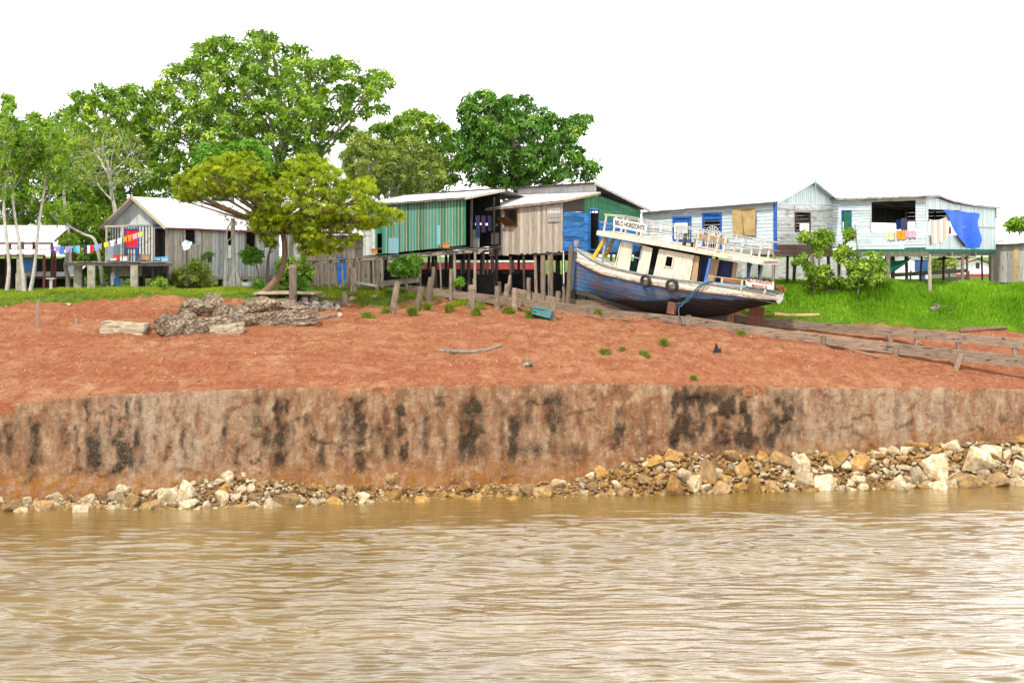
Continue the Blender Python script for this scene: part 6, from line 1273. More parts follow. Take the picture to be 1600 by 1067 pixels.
# ---------------------------------------------------------------- old posts in the bank
def posts():
    PL = [(458, 478, 458, 413, 12, 'thick dark squared post standing by the broken stone wall', 2), (550, 447, 552, 404, 13, 'thick pale post with a notched top beside the boardwalk stilts', 1), (588, 444, 589, 404, 7, 'slim pale post under the boardwalk left of the leafy sapling', 0),
          (612, 489, 621, 440, 10, 'grey post leaning right, leftmost on the open red soil', 0), (651, 487, 658, 448, 10, 'shorter grey post leaning right with a grass tuft at its foot', 0), (669, 477, 675, 417, 11, 'tall post with a stepped split top right of two leaning posts', 1), (704, 454, 705, 420, 6, 'thin knobbly post under the green shack', 0),
          (738, 484, 738, 445, 13, 'thick short post with a flat head below the grey shack corner', 2), (741, 470, 741, 435, 6, 'narrow post just behind the flat headed thick one', 0), (747, 462, 747, 423, 6, 'pale thin post with a hole behind the flat headed thick one', 0), (776, 484, 777, 447, 9, 'dark short post left of a leaning forked one', 0), (781, 470, 780, 440, 6, 'narrow post behind the dark short one', 0),
          (787, 480, 795, 430, 9, 'leaning forked post with a taller right prong', 1), (804, 486, 804, 450, 9, 'square short post before the end of the upper skid', 0), (827, 488, 826, 459, 7, 'smallest slim post on the red soil left of the teal crate', 0), (825, 454, 826, 434, 7, 'short post behind the upper skid', 0),
          (849, 468, 848, 399, 8, 'tall pale round post in front of the grey shack', 0), (861, 460, 862, 397, 6, 'tall crooked post right of the tall pale round one', 0), (864, 500, 864, 468, 10, 'dark stump post touching the teal crate', 0), (872, 480, 872, 455, 8, 'squared post behind the dark stump by the crate', 0), (886, 466, 893, 382, 8, 'tallest rough post leaning right beside the boat bow', 0), (882, 468, 880, 448, 5, 'thin stub post left of the tallest leaning one', 0),
          (57, 512, 60, 468, 5, 'thin dark stake standing alone on the left red slope', 0), (119, 506, 120, 497, 6, 'tiny dark stump on the left red slope', 0), (538, 472, 539, 456, 10, 'dark stump on the grass left of the leaning posts', 0), (1077, 508, 1076, 492, 9, 'broken pale stump beside the nearest skid under the boat', 2), (1167, 520, 1167, 509, 9, 'round log end stump at the skid right of the rudder', 0)]
    for bx, by, tx, ty, w, lab, kind in PL:
        b = G(bx, by); YY = {849: 81.7, 861: 82.0, 886: 81.9, 882: 82.0, 872: 81.2, 825: 82.2, 704: 83.0, 588: 84.2, 550: 83.6}.get(bx)
        if YY: b = P(bx, by, YY); b.z = float(gz(b.x, b.y))
        top = P(tx, ty, b.y); r = w * b.y / F / 2; mb = MB(); n = 7; pts = []; rad = []
        for k in range(n + 1):
            f = k / n; p = (b - Vector((0, 0, .25))).lerp(top, f); pts.append(p + Vector((random.uniform(-1, 1), random.uniform(-1, 1), 0)) * r * .10); rad.append(r * (1.06 - .14 * f) * random.uniform(.92, 1.08))
        if kind == 1:
            h = (top - b) * .3; mb.tube(pts[:6] + [pts[5] + (pts[5] - pts[4]) * .3], rad[:6] + [rad[5] * .9], 9); off = Vector((r * .55, .02, 0)); mb.tube([pts[4] + off, pts[6] + off, top + off * .8], [r * .55, r * .55, r * .5], 7)
        elif kind == 2: mb.bar(pts[0], top - Vector((0, 0, r)), r * 1.8, r * 1.7, up=(0, 1, 0)); mb.bar(top - Vector((0, 0, r * 1.1)), top, r * 2.0, r * 1.85, up=(0, 1, 0), taper=.85)
        else: mb.tube(pts, rad, 9)
        tag(mb.build('wooden_post', M['post_wood'], None), lab, 'post', 'old wooden posts on the bank')
    b = G(1119, 552); mb = MB(); mb.add([b + Vector((-.2, .1, -.1)), b + Vector((.25, 0, -.1)), b + Vector((.05, .3, -.1)), b + Vector((.02, .1, .52))], [(0, 1, 3), (1, 2, 3), (2, 0, 3), (2, 1, 0)]); mb.add([b + Vector((.02, .1, -.1)), b + Vector((.32, .1, -.1)), b + Vector((.2, .3, -.1)), b + Vector((.22, .15, .3))], [(0, 1, 3), (1, 2, 3), (2, 0, 3), (2, 1, 0)]); tag(mb.build('wooden_stump', M['dark_in'], None), 'small black pointed stump alone on the red slope below the boat', 'stump')
    # concrete pillar with a fern on top, tall pole
    b = G(325, 448); top = P(325, 402, b.y); r = 5.8 * b.y / F; mb = MB(); mb.tube([b - Vector((0, 0, .2)), b.lerp(top, .5), top - Vector((0, 0, .3))], [r * 1.05, r, r], 10); mb.tube([top - Vector((0, 0, .3)), top], [r * 1.02, r * .95], 10, 1); tag(mb.build('concrete_pillar', [M['concrete'], M['dark_wood']], None), 'squat tan pillar with a leafy tuft on its top before the grey house', 'pillar')
    b = G(365, 452); top = P(364, 341, b.y); mb = MB(); mb.tube([b - Vector((0, 0, .3)), b + Vector((0, 0, .8)), b.lerp(top, .5), top], [.17, .13, .125, .12], 8); mb.prism([b + Vector((-.55, -.1, 0)), b + Vector((-.1, -.1, 0)), b + Vector((-.1, -.1, .85))], (0, .25, 0)); mb.prism([b + Vector((.15, -.1, 0)), b + Vector((.45, -.1, 0)), b + Vector((.25, -.1, 1.1)), b + Vector((.15, -.1, 1.0))], (0, .25, 0)); tag(mb.build('utility_pole', M['bark_pale'], None), 'tall pale pole with a spread foot before the grey house wall', 'pole')
    # crate
    c = G(848, 496); rz = R(-12); mb = MB(); w_, d_, h_ = 1.0, .7, .52; Ec = Euler((R(-20), R(14), rz)); Mc = Ec.to_matrix(); c = c + Vector((0, 0, .20))
    def bx(p, s): mb.hexa([c + Mc @ Vector((p[0] + i * s[0] / 2, p[1] + j * s[1] / 2, p[2] + k * s[2] / 2)) for k in (-1, 1) for i, j in ((-1, -1), (1, -1), (1, 1), (-1, 1))])
    for y in (-1, 1):
        for z in (-.2, -.03, .17): bx((0, y * d_ / 2, z), (w_, .03, .10))
        for x in (-.48, -.16, .16, .48): bx((x, y * d_ / 2 - .0, 0), (.06, .04, h_))
    for x in (-1, 1):
        for z in (-.2, -.03, .17): bx((x * w_ / 2, 0, z), (.03, d_ - .04, .10))
    bx((0, 0, -.25), (w_ - .04, d_ - .04, .03)); tag(mb.build('plastic_crate', M['crate_teal'], None), 'tilted teal plastic bottle crate on the soil beside a dark stump', 'crate')
    for px, py, m_, lab, s in ((856, 484, 'orange_box', 'crumpled orange scrap behind the teal crate', .16), (858, 494, 'cloth_pink', 'pale pink scrap between crate and stump', .13), (790, 482, 'plastic_white', 'white plastic bowl at the foot of the forked post', .17)):
        b = G(px, py); mb = MB(); mb.tube([b, b + Vector((0, 0, s * .5)), b + Vector((.03, 0, s))], [s, s * 1.15, s * .7], 7); tag(mb.build('scrap', M[m_], None), lab, 'scrap')
    # timber lying by the sapling
    for a, ya, b, yb, Y, w, h, lab, mt in ((588, 444, 655, 437, 84.5, .3, .32, 'long squared timber lying beneath the leafy sapling', 'stilt_wood'), (556, 441, 590, 447, 84.0, .16, .14, 'pale pole lying at the foot of the notched post', 'bark_pale'), (530, 449, 548, 432, 84.3, .12, .1, 'pale stick leaning against the notched post', 'bark_pale')):
        p = P(a, ya, Y); q = P(b, yb, Y); p.z = max(p.z, float(gz(p.x, p.y)) + h / 2); mb = MB(); mb.bar(p, q, w, h); tag(mb.build('timber', M[mt], None), lab, 'timber')
    # person under the shack
    b = Vector((XY(876, 85.6)[0], 85.6, 0)); b.z = float(gz(b.x, b.y)); person(b)
def person(b):
    """man in a red shirt and blue shorts sitting on a beam among the stilts"""
    x, y, z = b; seat = z + .55
    mb = MB(); mb.bar((x - .7, y + .1, seat - .1), (x + .7, y + .1, seat - .1), .25, .14); tag(mb.build('timber', M['dark_wood'], None), 'dark beam under the blue shack on which the person sits', 'timber')
    J = {0: ((0, .05, .1), .14), 1: ((0, .04, .3), .135), 2: ((0, .0, .52), .15), 3: ((0, -.02, .60), .06), 4: ((0, -.03, .68), .075), 5: ((0, -.05, .76), .095), 6: ((0, -.04, .85), .085),
         7: ((-.2, 0, .52), .06), 8: ((-.27, -.05, .27), .045), 9: ((-.15, -.28, .15), .036), 10: ((-.1, -.36, .13), .03), 11: ((.2, 0, .52), .06), 12: ((.28, -.04, .27), .045), 13: ((.17, -.27, .16), .036), 14: ((.12, -.35, .14), .03),
         15: ((-.1, .02, .08), .095), 16: ((-.13, -.38, .06), .065), 17: ((-.12, -.36, -.38), .042), 18: ((-.12, -.48, -.42), .034), 19: ((.1, .02, .08), .095), 20: ((.16, -.38, .06), .065), 21: ((.17, -.33, -.38), .042), 22: ((.18, -.46, -.42), .034)}
    E = [(0, 1), (1, 2), (2, 3), (3, 4), (4, 5), (5, 6), (2, 7), (7, 8), (8, 9), (9, 10), (2, 11), (11, 12), (12, 13), (13, 14), (0, 15), (15, 16), (16, 17), (17, 18), (0, 19), (19, 20), (20, 21), (21, 22)]
    rz = Euler((0, 0, R(35))).to_matrix()
    def skin(name, ids, grow, mat, parent, lab=None):
        ids = list(ids); mp = {k: i for i, k in enumerate(ids)}; me = bpy.data.meshes.new(name)
        me.from_pydata([rz @ Vector(J[k][0]) for k in ids], [(mp[a], mp[c]) for a, c in E if a in mp and c in mp], []); me.materials.append(mat); me.update()
        o = bpy.data.objects.new(name, me); COL.objects.link(o)
        md = o.modifiers.new('skin', 'SKIN'); sv = me.skin_vertices[0].data if me.skin_vertices else None
        if sv is None:
            lay = me.attributes
        if sv is None:
            bpy.context.view_layer.objects.active = o; o.select_set(True); bpy.ops.mesh.customdata_skin_add(); sv = me.skin_vertices[0].data
        for k, i in mp.items(): sv[i].radius = (J[k][1] + grow, J[k][1] + grow); sv[i].use_root = (i == 0)
        o.modifiers.new('sub', 'SUBSURF').render_levels = 2
        if parent is not None: o.parent = parent
        return o
    body = skin('person', range(23), 0, M['skin'], None); body.location = (x, y, seat); tag(body, 'person in red shirt and blue shorts sitting among the stilts beside the bow', 'person')
    skin('shirt', (0, 1, 2, 7, 11), .022, M['shirt'], body); skin('shorts', (0, 15, 16, 19, 20), .022, M['shorts'], body)
    mb = MB(); hc = rz @ Vector((0, -.03, .84)); mb.grid(lambda a, c: hc + Vector((.105 * math.sin(c * 1.9) * math.cos(a * 6.283), .115 * math.sin(c * 1.9) * math.sin(a * 6.283) + .02, .10 * math.cos(c * 1.9))), 14, 6); mb.build('hair', M['hair'], body, smooth=True, world=False)
    for sx in (-.035, .035): mb = MB(); e = rz @ Vector((sx, -.145, .79)); mb.box(e, (.02, .012, .012)); mb.build('eye', M['hair'], body, world=False)
    mb = MB(); e = rz @ Vector((0, -.155, .755)); mb.box(e, (.022, .03, .035)); mb.build('nose', M['skin'], body, world=False)
    for bi, s in ((10, -1), (14, 1)):
        base = rz @ Vector(J[bi][0])
        for k in range(4): mb = MB(); d = rz @ Vector((.015 * (k - 1.5), -.02, -.01)); mb.tube([base + d, base + d + rz @ Vector((0, -.045, -.015)), base + d + rz @ Vector((0, -.065 - .008 * (k in (1, 2)), -.05))], [.009, .008, .006], 5); mb.build('finger', M['skin'], body, world=False)
        mb = MB(); mb.tube([base + rz @ Vector((-s * .02, -.01, 0)), base + rz @ Vector((-s * .05, -.05, -.01))], [.01, .007], 5); mb.build('thumb', M['skin'], body, world=False)
posts()
# ================================================================ vegetation
def inpoly(px, py, poly):
    r = np.zeros(len(px), bool); n = len(poly); j = n - 1
    for i in range(n):
        xi, yi = poly[i]; xj, yj = poly[j]
        r ^= ((yi > py) != (yj > py)) & (px < (xj - xi) * (py - yi) / (yj - yi + 1e-9) + xi); j = i
    return r
def edgedist(px, py, poly):
    d = np.full(len(px), 1e9); n = len(poly)
    for i in range(n):
        a = np.array(poly[i], float); b = np.array(poly[(i + 1) % n], float); ab = b - a
        t = np.clip(((px - a[0]) * ab[0] + (py - a[1]) * ab[1]) / (ab @ ab + 1e-9), 0, 1); d = np.minimum(d, np.hypot(px - a[0] - t * ab[0], py - a[1] - t * ab[1]))
    return d
def unit(v): return v / (np.linalg.norm(v, axis=-1, keepdims=True) + 1e-9)
def leaves(name, pos, axis, nrm, ln, wd, mat, parent, tint):
    """one bent four-sided leaf per row"""
    n = len(pos); axis = unit(axis); side = unit(np.cross(axis, nrm)); up = np.cross(side, axis); ln = ln[:, None]; wd = wd[:, None]
    v = np.stack([pos, pos + axis * ln * .5 + side * wd / 2 + up * wd * .18, pos + axis * ln - up * ln * .14, pos + axis * ln * .5 - side * wd / 2 + up * wd * .18], 1).reshape(-1, 3)
    i = np.arange(n)[:, None] * 4; f = np.concatenate([i + np.array([0, 1, 2]), i + np.array([0, 2, 3])], 1).reshape(-1, 3)
    return fastmesh(name, v, f, mat, parent, tint=np.repeat(tint, 2))
def rosettes(cl, rad, n_ros, n_leaf, ll, lw, rs, squash=.75, droop=.35, up=.35, spread=.18):
    """clump centres + radii -> leaves gathered in rosettes on the clump shells"""
    K = len(cl); d = unit(rs.normal(size=(K, n_ros, 3)) + np.array([0, 0, up])); r = rad[:, None, None] * (rs.rand(K, n_ros, 1) ** .45) * (1 + spread * rs.normal(size=(K, n_ros, 1)))
    c = cl[:, None, :] + d * r * np.array([1, 1, squash]); ax0 = unit(d + np.array([0, 0, .35]) + .3 * rs.normal(size=d.shape))
    tg = unit(np.cross(ax0, rs.normal(size=ax0.shape))); bt = np.cross(ax0, tg)
    an = (np.arange(n_leaf) / n_leaf * 2 * np.pi)[None, None, :, None] + rs.rand(K, n_ros, 1, 1) * 6.28 + .25 * rs.normal(size=(K, n_ros, n_leaf, 1))
    out = tg[:, :, None, :] * np.cos(an) + bt[:, :, None, :] * np.sin(an)
    ax = out + ax0[:, :, None, :] * .45 * rs.rand(K, n_ros, n_leaf, 1) - np.array([0, 0, droop]) * rs.rand(K, n_ros, n_leaf, 1)
    nr = ax0[:, :, None, :] + .35 * rs.normal(size=ax.shape)
    pos = np.broadcast_to(c[:, :, None, :], ax.shape) + out * ll * .12
    N_ = K * n_ros * n_leaf; lnv = ll * (.65 + .6 * rs.rand(N_)); wdv = lw * (.7 + .5 * rs.rand(N_))
    tint = np.clip(.52 + .26 * rs.normal(size=(K, 1, 1)) * .5 + .16 * rs.normal(size=(K, n_ros, 1)) + .14 * rs.normal(size=(K, n_ros, n_leaf)), 0, 1).reshape(-1)
    return pos.reshape(-1, 3), ax.reshape(-1, 3), nr.reshape(-1, 3), lnv, wdv, tint
OV = .80
def clumps_in(poly, Y, depth, rpx, n, rs, zmin=None, rvar=.3):
    """clump centres scattered in an outline at distance Y, rounder in the middle, overlapping lightly"""
    xs = [p[0] for p in poly]; ys = [p[1] for p in poly]; px = rs.uniform(min(xs), max(xs), 9000); py = rs.uniform(min(ys), max(ys), 9000)
    k = inpoly(px, py, poly); px = px[k]; py = py[k]; ed = edgedist(px, py, poly); k = ed > rpx * .55; px = px[k]; py = py[k]; ed = ed[k]; em = max(ed.max(), 1)
    out = []
    rad = []
    for a, b, e in zip(px, py, ed):
        half = depth / 2 * math.sqrt(min(1, e / em * 1.6)); dy = rs.uniform(-half, half); r = rpx * rs.uniform(1 - rvar, 1 + rvar) * (.75 + .25 * min(1, e / (2.5 * rpx)))
        ok = True
        for (qa, qb, qd, qr) in out:
            if (qa - a) ** 2 + ((qb - b) * 1.25) ** 2 + ((qd - dy) * F / Y * .45) ** 2 < (OV * (r + qr)) ** 2: ok = False; break
        if ok: out.append((a, b, dy, r))
        if len(out) >= n: break
    C = np.array([P(a, b, Y + d)[:] for a, b, d, r in out]); Rr = np.array([r * (Y + d) / F for a, b, d, r in out]); return C, Rr
def branch_tubes(mb, trunk, C, Rr, rs, r0, every=1, thin=.025, bs=.45):
    """limbs from the trunk line to the clumps, gathered into main boughs"""
    T = [Vector(p) for p in trunk]; K = len(C)
    nb = max(3, int(K / 9)); seeds = C[rs.permutation(K)[:nb]]
    for _ in range(4):
        lab = np.argmin(((C[:, None] - seeds[None]) ** 2).sum(-1), 1); seeds = np.array([C[lab == i].mean(0) if (lab == i).any() else seeds[i] for i in range(nb)])
    top = T[-1]
    for i in range(nb):
        s = Vector(seeds[i]); k = min(range(len(T)), key=lambda q: abs((T[q].z) - (s.z - (s - T[q]).length * .75)) + (0 if q >= len(T) * bs else 9)); a = T[k]; h = (s - a)
        m1 = a + h * .4 + Vector((0, 0, -.08 * h.length)); e = s - Vector((0, 0, .3)); mb.tube([a, m1, e], [r0 * .38, r0 * .25, r0 * .14], 6, 0, .5, cap=False)
        for j in np.nonzero(lab == i)[0][::every]:
            c = Vector(C[j]); b = m1.lerp(e, rs.uniform(.2, 1)); mid = b.lerp(c, .5) + Vector(rs.uniform(-.15, .15, 3)); mb.tube([b, mid, c], [r0 * .11, r0 * .075, thin * .8], 5, 0, .5, cap=False)
def tree(name, label, Y, base, trunk_px, poly, rpx, n, depth, leaf, bark, ll, lw, nros, nleaf, r0, seed, squash=.75, droop=.35, up=.35, group=None, extra=None, every=1, rvar=.3, spread=.18, bs=.45):
    rs = np.random.RandomState(seed); b = P(base[0], base[1], Y); b.z = float(gz(b.x, b.y)) - .1
    t = thing(name, label, 'tree', b, group); C, Rr = clumps_in(poly, Y, depth, rpx, n, rs, rvar=rvar)
    if extra:
        for pl, nn, rp in extra: c2, r2 = clumps_in(pl, Y, depth * .5, rp, nn, rs); C = np.concatenate([C, c2]); Rr = np.concatenate([Rr, r2])
    tr = [b] + [P(x, y, Y + d) for x, y, d in trunk_px]; mb = MB(); m = len(tr)
    # smooth trunk
    pts = []; rad = []
    for i in range(m - 1):
        for k in range(5):
            f = k / 5; p0 = tr[max(i - 1, 0)]; p1 = tr[i]; p2 = tr[i + 1]; p3 = tr[min(i + 2, m - 1)]
            pts.append(.5 * ((2 * p1) + (p2 - p0) * f + (2 * p0 - 5 * p1 + 4 * p2 - p3) * f * f + (3 * p1 - p0 - 3 * p2 + p3) * f ** 3)); q = (i + f) / (m - 1); rad.append(r0 * (1.25 - .25 * min(1, q * 4)) * (1 - .62 * q))
    pts.append(tr[-1]); rad.append(r0 * .36); mb.tube(pts, rad, 10, 0, .5); branch_tubes(mb, pts, C, Rr, rs, r0, every, bs=bs)
    mb.build('trunk', M[bark], t, smooth=True)
    pos, ax, nr, ln, wd, ti = rosettes(C, Rr, nros, nleaf, ll, lw, rs, squash, droop, up, spread); leaves('crown', pos, ax, nr, ln, wd, M[leaf], t, ti); return t
# the big spreading tree
tree('broadleaf_tree', 'largest spreading tree with a wide domed crown behind the grey house', 106, (420, 452), [(425, 400, 0), (432, 330, 0), (440, 250, 0), (438, 170, 0), (430, 100, 0)],
     [(238, 135), (252, 100), (275, 95), (318, 58), (345, 50), (372, 60), (408, 38), (432, 52), (470, 68), (505, 88), (540, 84), (568, 108), (600, 102), (624, 132), (600, 152), (622, 172), (596, 182), (560, 190), (560, 215), (530, 232), (508, 262), (470, 280), (420, 290), (360, 320), (290, 325), (235, 320), (222, 280), (232, 240), (206, 205), (228, 175), (215, 155)],
     16, 480, 9, 'leaf_big', 'bark_grey', .42, .18, 13, 8, .42, 11, squash=.62, droop=.5, every=2)
tree('broadleaf_tree', 'tall broad tree left of the largest one, behind the bare grey branches', 109, (150, 455), [(152, 390, 0), (150, 320, 0), (160, 250, 0), (165, 180, 0)],
     [(90, 175), (112, 145), (135, 140), (160, 125), (185, 135), (208, 128), (235, 150), (250, 200), (245, 260), (250, 330), (200, 350), (140, 345), (90, 330), (85, 250), (95, 210)], 15.5, 260, 8, 'leaf_mid', 'bark_grey', .42, .17, 12, 8, .4, 12, squash=.65, droop=.5)
tree('broadleaf_tree', 'bushy tree at the left edge behind the slender pale trunks', 110, (30, 456), [(32, 400, 0), (35, 320, 0), (40, 240, 0)],
     [(-40, 190), (-10, 195), (5, 180), (30, 185), (60, 170), (90, 182), (110, 220), (105, 300), (112, 350), (60, 360), (-40, 360)], 15, 180, 7, 'leaf_mid', 'bark_grey', .40, .16, 12, 8, .35, 13, squash=.65, extra=[([(0, 150), (22, 148), (26, 172), (8, 178)], 6, 7)])
tree('broadleaf_tree', 'dark rounded tree with clustered leaves standing alone behind the shacks on the right', 110, (812, 455), [(812, 390, 0), (808, 330, 0), (806, 270, 0), (800, 210, 0)],
     [(712, 170), (722, 145), (745, 142), (762, 136), (790, 148), (812, 146), (838, 152), (848, 166), (872, 178), (888, 186), (905, 172), (926, 180), (920, 206), (900, 222), (918, 240), (938, 252), (942, 270), (918, 286), (900, 276), (880, 292), (830, 298), (770, 300), (730, 285), (712, 260), (724, 235), (700, 215), (722, 195)],
     15, 230, 8, 'leaf_dark', 'bark_grey', .44, .19, 15, 8, .45, 14, squash=.68, droop=.55)
tree('broadleaf_tree', 'mid green tree between the largest tree and the dark rounded one', 113, (640, 455), [(640, 390, 0), (645, 320, 0), (650, 240, 0)],
     [(560, 215), (585, 190), (620, 178), (645, 166), (680, 172), (690, 190), (715, 205), (730, 245), (725, 290), (690, 300), (600, 300), (560, 270)], 15, 130, 8, 'leaf_mid', 'bark_grey', .40, .16, 14, 8, .35, 15)
tree('broadleaf_tree', 'dull olive tree with fine leaves behind the yellow green tree', 100, (600, 455), [(602, 400, 0), (610, 330, 0), (615, 270, 0)],
     [(525, 250), (540, 218), (565, 198), (585, 215), (615, 222), (640, 208), (665, 225), (690, 240), (700, 270), (690, 305), (640, 312), (590, 312), (545, 300)], 13, 130, 6, 'leaf_olive', 'bark_pale', .24, .10, 26, 7, .25, 16)
tree('broadleaf_tree', 'fresh light green tree top just above the roof of the grey house', 98, (360, 455), [(362, 400, 0), (362, 330, 0), (360, 270, 0)],
     [(298, 240), (320, 222), (350, 228), (380, 212), (410, 222), (430, 245), (420, 275), (350, 282), (310, 270)], 11, 60, 4, 'leaf_fresh', 'bark_grey', .36, .15, 12, 7, .16, 17)
tree('broadleaf_tree', 'low leafy tree filling the gap between left sheds and grey house', 101, (140, 456), [(140, 420, 0), (142, 370, 0)],
     [(75, 330), (120, 315), (180, 320), (215, 330), (215, 430), (150, 445), (120, 430), (90, 380)], 15, 70, 6, 'leaf_mid', 'bark_grey', .42, .17, 14, 8, .22, 18)
# foreground yellow green tree with a bent trunk
tree('feathery_tree', 'low yellow green tree with a bent brown trunk on the grassy bank edge', 80.6, (412, 461), [(421, 450, 0), (436, 430, .1), (444, 408, .1), (444, 378, 0), (438, 352, 0), (432, 322, -.2), (428, 300, -.2)],
     FT := [(262, 292), (275, 272), (300, 262), (330, 245), (355, 236), (385, 234), (408, 248), (424, 275), (436, 282), (452, 246), (480, 235), (505, 243), (530, 262), (548, 280), (575, 272), (596, 290), (588, 310), (612, 322), (640, 332), (638, 348), (610, 352), (590, 366), (560, 362), (535, 352), (505, 366), (512, 392), (490, 402), (465, 385), (445, 362), (420, 356), (395, 362), (380, 345), (395, 325), (370, 315), (340, 305), (320, 318), (290, 322), (272, 315)],
     13, 330, 6, 'leaf_yellow', 'bark_brown', .125, .045, 38, 11, .235, 21, squash=.5, droop=.25, up=.5, spread=.6, every=2, bs=.72, extra=[(FT, 200, 11), ([(380, 330), (430, 320), (470, 330), (480, 352), (440, 372), (420, 385), (392, 370)], 40, 10), ([(450, 330), (520, 330), (590, 345), (560, 385), (520, 402), (470, 404), (455, 370)], 60, 11)])
# slender pale trunks at the far left
for k, (bx, by, Y, pts, poly, lab, sd) in enumerate((
        (10, 463, 82.3, [(14, 420, 0), (10, 370, 0), (6, 320, 0), (14, 260, 0), (20, 210, 0), (15, 175, 0)], [(-15, 190), (8, 160), (28, 175), (34, 230), (30, 290), (8, 320), (-15, 300)], 'slender pale trunk tree leftmost at the edge, sparse leaves high up', 31),
        (38, 462, 82.6, [(36, 430, 0), (30, 380, 0), (22, 330, 0), (18, 280, 0), (30, 235, 0), (45, 200, 0)], [(15, 215), (40, 185), (66, 200), (64, 250), (40, 285), (18, 262)], 'slender pale trunk tree leaning left, second from the left edge', 32),
        (47, 462, 82.6, [(52, 430, 0), (57, 390, 0), (62, 340, 0), (70, 290, 0), (74, 240, 0), (80, 205, 0)], [(58, 215), (80, 190), (105, 215), (108, 270), (88, 300), (64, 280)], 'slender pale trunk tree leaning right, third from the left edge', 33))):
    tree('slender_tree', lab, Y, (bx, by), pts, poly, 8, 60, 3.5, 'leaf_mid', 'bark_pale', .24, .10, 9, 7, .105, sd, group='slender pale trees at the left edge')
# pale branching trees, thinly leaved
tree('sparse_tree', 'pale bare limbed tree with thin fanning branches left of the grey house roof', 92, (186, 452), [(184, 400, 0), (182, 350, 0), (178, 320, 0), (172, 290, 0), (168, 250, 0)],
     [(100, 240), (130, 205), (165, 190), (205, 200), (235, 230), (240, 265), (205, 290), (150, 300), (105, 285)], 10, 60, 5, 'leaf_olive', 'bark_pale', .26, .10, 5, 7, .20, 41)
tree('sparse_tree', 'grey forked tree with loose leaves just left of the fanning pale one', 96, (108, 454), [(108, 400, 0), (104, 340, 0), (100, 300, 0), (106, 250, 0)],
     [(60, 210), (95, 175), (130, 185), (150, 230), (140, 290), (95, 310), (60, 280)], 11, 50, 5, 'leaf_mid', 'bark_pale', .30, .12, 7, 7, .18, 42)
tree('leaning_tree', 'pale trunk leaning left across the gap beside the porch', 88, (162, 440), [(150, 380, 0), (130, 366, 0), (104, 352, 0), (78, 338, 0)], [(60, 320), (90, 312), (120, 330), (110, 350), (70, 352)], 8, 16, 2, 'leaf_mid', 'bark_pale', .26, .11, 8, 7, .12, 43)
tree('leaning_tree', 'brown forked trunk with few leaves standing left of the porch deck', 84, (107, 457), [(106, 435, 0), (102, 415, 0), (106, 395, 0), (110, 378, 0)], [(90, 372), (112, 362), (128, 376), (115, 392), (95, 390)], 6, 10, 1.2, 'leaf_mid', 'bark_grey', .22, .09, 8, 7, .16, 44)
tree('young_tree', 'thin leafless looking young tree against the grey house beside the tall pole', 82.0, (352, 452), [(352, 420, 0), (355, 390, 0), (354, 362, 0), (360, 350, 0)], [(340, 332), (360, 320), (390, 322), (392, 345), (370, 355), (345, 350)], 5, 14, 1.2, 'leaf_olive', 'bark_pale', .14, .05, 3, 5, .10, 45)
tree('young_tree', 'young tree with a rounded green tuft right of the white tub', 82.4, (402, 452), [(404, 430, 0), (400, 412, 0), (398, 402, 0)], [(374, 400), (385, 386), (402, 384), (412, 398), (408, 412), (385, 414)], 7, 16, 1.2, 'leaf_fresh', 'bark_brown', .19, .09, 14, 7, .05, 46)
tree('young_tree', 'thin dark forked trunk behind the bent brown trunk', 82.5, (418, 452), [(418, 420, 0), (420, 398, 0), (426, 382, 0)], [(405, 382), (425, 370), (440, 380), (430, 392)], 7, 8, 1.2, 'leaf_yellow', 'bark_brown', .14, .05, 20, 8, .11, 47)
tree('young_tree', 'leafy bright green sapling in front of the green shack', 84, (634, 446), [(634, 430, 0), (634, 415, 0), (636, 404, 0)], [(608, 418), (618, 406), (636, 398), (658, 396), (662, 410), (655, 422), (660, 432), (640, 434), (614, 430)], 6, 26, 1.6, 'leaf_fresh', 'bark_brown', .25, .13, 8, 6, .045, 48)
tree('young_tree', 'left of the two large leaved young trees before the white house', 82.6, (1272, 452), [(1272, 420, 0), (1270, 395, 0), (1266, 372, 0)], [(1246, 378), (1252, 362), (1280, 356), (1306, 362), (1300, 380), (1284, 388), (1290, 400), (1282, 418), (1264, 414), (1262, 392), (1240, 400), (1242, 412), (1258, 418), (1255, 440), (1300, 442), (1300, 420), (1260, 380)], 7, 40, 1.8, 'leaf_mid', 'bark_grey', .28, .13, 7, 6, .05, 49)
tree('young_tree', 'taller right one of the two large leaved young trees before the white house', 82.4, (1341, 452), [(1341, 420, 0), (1340, 395, 0), (1338, 370, 0), (1336, 350, 0)], [(1300, 392), (1318, 378), (1334, 386), (1340, 408), (1356, 396), (1372, 392), (1386, 412), (1382, 440), (1350, 448), (1322, 446), (1324, 420), (1304, 408)], 7.5, 42, 2.0, 'leaf_mid', 'bark_grey', .29, .13, 7, 6, .05, 50, extra=[([(1314, 362), (1330, 356), (1340, 370), (1322, 376)], 6, 5)])
tree('broadleaf_tree', 'far tree top poking above the shed at the right edge', 125, (1600, 450), [(1598, 420, 0), (1595, 380, 0), (1592, 362, 0)], [(1570, 350), (1582, 342), (1600, 340), (1625, 345), (1630, 358), (1600, 362), (1574, 360)], 6, 22, 4, 'leaf_mid', 'bark_grey', .42, .17, 10, 7, .14, 51)
tree('broadleaf_tree', 'small far tree seen beneath the gallery floor beside the far house', 128, (1474, 446), [(1474, 425, 0), (1474, 412, 0)], [(1452, 408), (1470, 402), (1492, 404), (1496, 416), (1470, 420), (1455, 424)], 6, 16, 4, 'leaf_olive', 'bark_grey', .36, .15, 10, 7, .13, 52)
